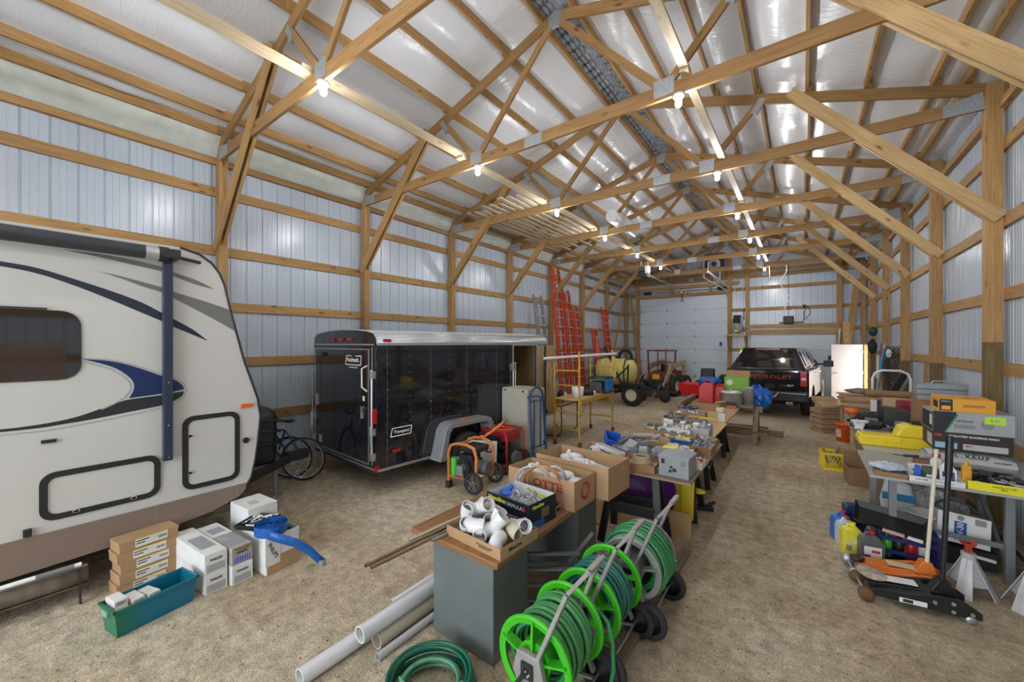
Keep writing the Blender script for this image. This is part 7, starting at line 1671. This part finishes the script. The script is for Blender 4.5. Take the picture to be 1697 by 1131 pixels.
# under and before the metal table
t=thing('drip_pan','large shallow black plastic pan tilted on top of the blue crates','pan',(.68,5.25,.36),0); t.rotation_euler=(D_(14),D_(6),-.12)
mb=M(); open_box(mb,.54,.36,.055,.006,.035); obj('pan_body',mb,P_black,t); mb=M(); mb.box(-.05,.10,-.183,-.170,.012,.042); mb.box(.12,.22,-.183,-.170,.012,.04,1); obj('label',mb,[mat('pink_label',(.6,.35,.35),.5),PAPER],t)
t=thing('blue_crate','dark blue open crate of bottles under the black drip pan','crate',(.80,5.32,0),.0)
mb=M()
for z in (.0,.10,.22,.30): 
    for s_ in (-1,1): mb.box(-.20,.20,s_*.13-.006,s_*.13+.006,z,z+.035); mb.box(s_*.20-.006,s_*.20+.006,-.13,.13,z,z+.035)
for sx in (-1,1):
    for sy in (-1,1): mb.box(sx*.20-.012,sx*.20+.012,sy*.13-.012,sy*.13+.012,0,.33)
mb.box(-.2,.2,-.13,.13,0,.01); obj('crate_body',mb,mat('deep_blue_plastic',(.012,.02,.14),.4),t)
mb=M(); 
for k in range(4): mb.lathe([(0,0),(.04,0),(.04,.16),(.015,.20),(.015,.22),(0,.22)],(-.13+.085*k,.0,.02),'z',k,12)
obj('bottles',mb,[P_green,P_black,P_red,P_white],t)
jug('antifreeze_jug','blue jug standing behind the white one at the left of the oil jugs',.34,5.52,0,1.0,mat('jug_blue',(.03,.16,.50),.35),P_red,.3)
jug('antifreeze_jug','white jug between the blue and the yellow jug',.37,5.42,0,.93,mat('jug_white',(.6,.63,.66),.35),P_red,.3)
jug('antifreeze_jug','yellow antifreeze jug on the gravel left of the grey oil jug',.40,5.24,0,.98,mat('jug_yellow',(.80,.70,.05),.35),P_yellow,.25,[mat('jug_label',(.72,.68,.15),.5),INKG,PAPER])
jug('oil_jug','dark grey motor oil jug with a red cap and white-blue label',.53,5.11,0,1.0,mat('jug_grey',(.10,.105,.11),.4),P_red,.18,[PAPER,INKB,INKR])
jug('oil_jug','second grey oil jug with a red cap behind the labelled one',.60,5.36,0,.98,MATS['jug_grey'],P_red,.1)
mb=M(); mb.box(-.10,.10,-.07,.07,0,.34); solo('blue_canister',mb,mat('midnight_blue',(.01,.03,.10),.35),'dark blue canister behind the jugs under the pan','canister',(.46,5.72,0),.2,None,.02)
t=thing('oil_carton','white motor oil carton with a blue 5W-30 panel, lying tilted under the table','carton',(1.22,5.62,.19),0); t.rotation_euler=(D_(-12),D_(4),-.05)
mb=M(); mb.box(-.17,.17,-.11,.11,0,.27); obj('carton_body',mb,PAPER,t,None,.003)
mb=M(); mb.box(-.06,.02,-.112,-.11,.03,.20,0); mb.cyl((-.02,-.1105,.235),(-.02,-.112,.235),.024,1,16); mb.box(.07,.14,-.112,-.11,.20,.255,1); obj('printed_panel',mb,[INKB,INKG],t)
text_obj('lettering','5W-30',.058,PAPER,t,face_T((-.02,-.1125,.11),(0,0,1),(-1,0,0)),.0005,.001); text_obj('lettering','TECH',.035,INK,t,face_T((-.12,-.1125,.08),(0,0,1),(-1,0,0)),.0005,.0006)
mb=M(); mb.box(-.22,.22,-.16,.16,0,.17); solo('carton_support',mb,P_matte,'black box supporting the tilted oil carton under the table','box',(1.22,5.70,0))
mb=M(); crumple(mb,(0,0,.25),.28,.22,.25,101,40); solo('plastic_bale',mb,CLR,'bale of clear plastic-wrapped parts under the metal table','bale',(1.14,6.28,.0))
t=thing('salt_sack','white printed sack with a blue band standing under the left of the metal table','sack',(.86,6.12,0),-.1)
mb=M(); mb.prism([(-.12,0),(.13,0),(.15,.30),(.10,.56),(-.10,.60),(-.15,.34)],'y',-.06,.06); obj('sack_body',mb,WB,t,None,.03)
mb=M(); mb.box(-.13,.14,-.064,-.06,.36,.44); obj('blue_band',mb,mat('band_blue',(.02,.20,.42),.5),t)
mb=M(); mb.lathe([(0,0),(.13,0),(.15,.36),(.155,.36),(.155,.37),(.14,.37),(.12,.01),(0,.01)]); solo('white_pail',mb,P_white,'white pail standing behind the tilted oil carton','pail',(1.02,5.78,0))
mb=M(); mb.torus((0,0,0),.16,.012,'y',0,28,8)
for k in range(16): q=2*PI*k/16; mb.cyl((0,0,0),(.16*math.cos(q),0,.16*math.sin(q)),.002,0,4,caps=False)
o=solo('spoked_ring',mb,P_dgrey,'dark spoked wheel leaning behind the tilted oil carton','wheel',(1.27,5.95,.36)); o.rotation_euler=(D_(-50),0,0)
mb=M(); mb.box(-.08,.08,-1.1,1.1,0,.03); o=solo('baseboard_plank',mb,W_grey,'long plank lying low along the right wall under the tables','board',(1.62,6.0,.14)); o.rotation_euler=(0,D_(62),0)
# ================================================================ floor jacks
def floor_jack(label,loc,rz,m,s=1,black=True):
    t=thing('floor_jack',label,'floor jack',loc,rz,'trolley jacks on the gravel')
    mb=M()
    for y in (-.13,.13): mb.prism([(-.30,.06),(-.30,.11),(-.05,.13),(.14,.17),(.26,.17),(.36,.10),(.36,.05),(.20,.045)],'y',y-.008,y+.008)
    mb.prism([(-.22,.115),(-.02,.135),(.10,.155),(.10,.145),(-.02,.12),(-.22,.10)],'y',-.13,.13); mb.box(-.05,.25,-.10,.10,.05,.10); obj('frame',mb,m,t,None,.004)
    mb=M(); mb.beam((-.26,0,.10),(.18,0,.14),.10,.05); obj('lift_arm',mb,m,t,None,.006)
    mb=M(); mb.lathe([(0,0),(.05,0),(.055,.025),(.04,.03),(0,.02)],(-.26,0,.13)); obj('saddle',mb,m if not black else P_black,t)
    for y in (-.14,.14):
        mb=M(); mb.lathe([(0,-.022),(.05,-.025),(.055,0),(.05,.025),(0,.022)],(-.30,y,.055),'y',0,18); obj('front_wheel',mb,MT_steel if black else RUST,t)
        mb=M(); mb.lathe([(0,-.012),(.03,-.014),(.035,0),(.03,.014),(0,.012)],(.30,y*.9,.036),'y',0,14); obj('castor',mb,MT_steel,t)
        for x,z in ((.10,.12),(.20,.14),(.20,.08),(.30,.09)): mb=M(); mb.cyl((x,y*1.06,z),(x,y*1.14,z),.013,0,10); obj('bolt',mb,MT_steel,t)
    mb=M(); mb.cyl((-.30,-.13,.055),(-.30,.13,.055),.012); obj('axle',mb,MT_steel,t)
    mb=M(); mb.prism([(.10,.13),(.26,.13),(.22,.25),(.16,.25)],'y',-.045,.045); obj('handle_yoke',mb,m,t,None,.004)
    return t
JB=mat('jack_black',(.016,.016,.017),.35,0,.2,20); JO=mat('jack_orange',(.72,.20,.03),.4,0,.15,15)
t=floor_jack('black floor jack in front, rusty disc on its nose and a black handle',(.70,4.50,0),.13,JB,black=False)
mb=M(); mb.box(-.10,.06,-.145,-.139,.06,.095); mb.box(-.08,-.02,-.1455,-.145,.065,.09,1); obj('badge',mb,[PAPER,INK],t)
mb=M(); mb.box(-.16,.05,-.04,.06,.16,.162); o=obj('warning_label',mb,PAPER,t); o.rotation_euler=(0,-.05,0)
mb=M(); mb.cyl((.19,0,.22),(.235,.03,1.10),.017,0,12); mb.cyl((.235,.03,1.06),(.245,.035,1.38),.024,0,12); obj('handle_pole',mb,JB,t)
t=floor_jack('orange floor jack behind the black one, with a pale upright handle',(.66,4.80,0.0),.10,JO,black=True)
mb=M(); mb.box(-.06,.12,-.05,.05,.165,.167); obj('warning_label',mb,MATS['beige_label'],t)
mb=M(); mb.cyl((.19,-.02,.22),(.25,-.02,1.22),.014,0,12); obj('handle_pole',mb,P_cream,t)
mb=M(); mb.lathe([(0,0),(.095,0),(.10,.008),(.095,.016),(0,.012)],(0,0,0),'z',0,28); o=solo('rusty_disc',mb,mat('rusty_white_disc',(.50,.42,.32),.6,.2,.5,18),'round rusty white disc resting on the nose of the black jack','disc',(.47,4.50,.155),0); o.rotation_euler=(.06,.08,0)
def jack_stand(label,loc,rz):
    t=thing('jack_stand',label,'jack stand',loc,rz,'jack stands on the gravel')
    WS=mat('stand_grey_white',(.50,.50,.51),.4,.1,.1,12)
    for k in range(4):
        q=PI/4+PI/2*k; c_,s_=math.cos(q),math.sin(q); mb=M(); n=(-s_,c_)
        vs=[(.035*c_+.0*n[0],.035*s_,.30),(.16*c_+.05*n[0],.16*s_+.05*n[1],.0),(.165*c_,.165*s_,.0),(.16*c_-.05*n[0],.16*s_-.05*n[1],0),(.04*c_+.03*n[0],.04*s_+.03*n[1],.29),(.04*c_-.03*n[0],.04*s_-.03*n[1],.29)]
        mb.add(vs,[(4,1,2,0),(0,2,3,5)]); obj('leg',mb,WS,t,None,0,None,None,.006)
    for k in range(4):
        q=PI/2*k+PI/4; q2=q+PI/2; mb=M()
        a=lambda q_,r,z:(r*math.cos(q_),r*math.sin(q_),z)
        mb.add([a(q,.04,.30),a(q,.125,.09),a(q2,.125,.09),a(q2,.04,.30)],[(0,1,2,3)]); obj('side_plate',mb,WS,t,None,0,None,None,.004)
    mb=M(); mb.cyl((0,0,.27),(0,0,.34),.045,0,16); obj('collar',mb,WS,t)
    mb=M(); mb.box(-.02,.02,-.015,.015,.30,.42); mb.prism([(-.05,.44),(-.03,.40),(.03,.40),(.05,.44),(.02,.42),(-.02,.42)],'y',-.03,.03); obj('ratchet_post',mb,mat('saddle_red',(.45,.05,.03),.5),t,None,.004)
    mb=M(); mb.beam((.03,-.02,.32),(.15,-.05,.30),.02,.025); obj('lever',mb,WS,t,None,.006)
    return t
jack_stand('pale grey jack stand with a dull red saddle, beside the floor jacks',(1.13,4.98,0),.4)
jack_stand('second pale jack stand, cut by the right edge of the view',(1.47,4.95,0),.1)
mb=M(); mb.tube([(0,0,0),(.0,-.1,-.02),(-.02,-.12,.16)],.006,0,6); mb.tube([(0,.1,0),(.0,0,-.02),(-.02,-.02,.16)],.006,0,6); mb.tube([(0,.2,0),(.0,.1,-.02),(-.02,.08,.16)],.006,0,6); mb.tube([(0,.3,0),(.0,-.12,0)],.006,0,6)
solo('wire_hook_rack',mb,MT_steel,'grey wire hook rack on the right wall near the camera','rack',(1.87,6.2,1.86))
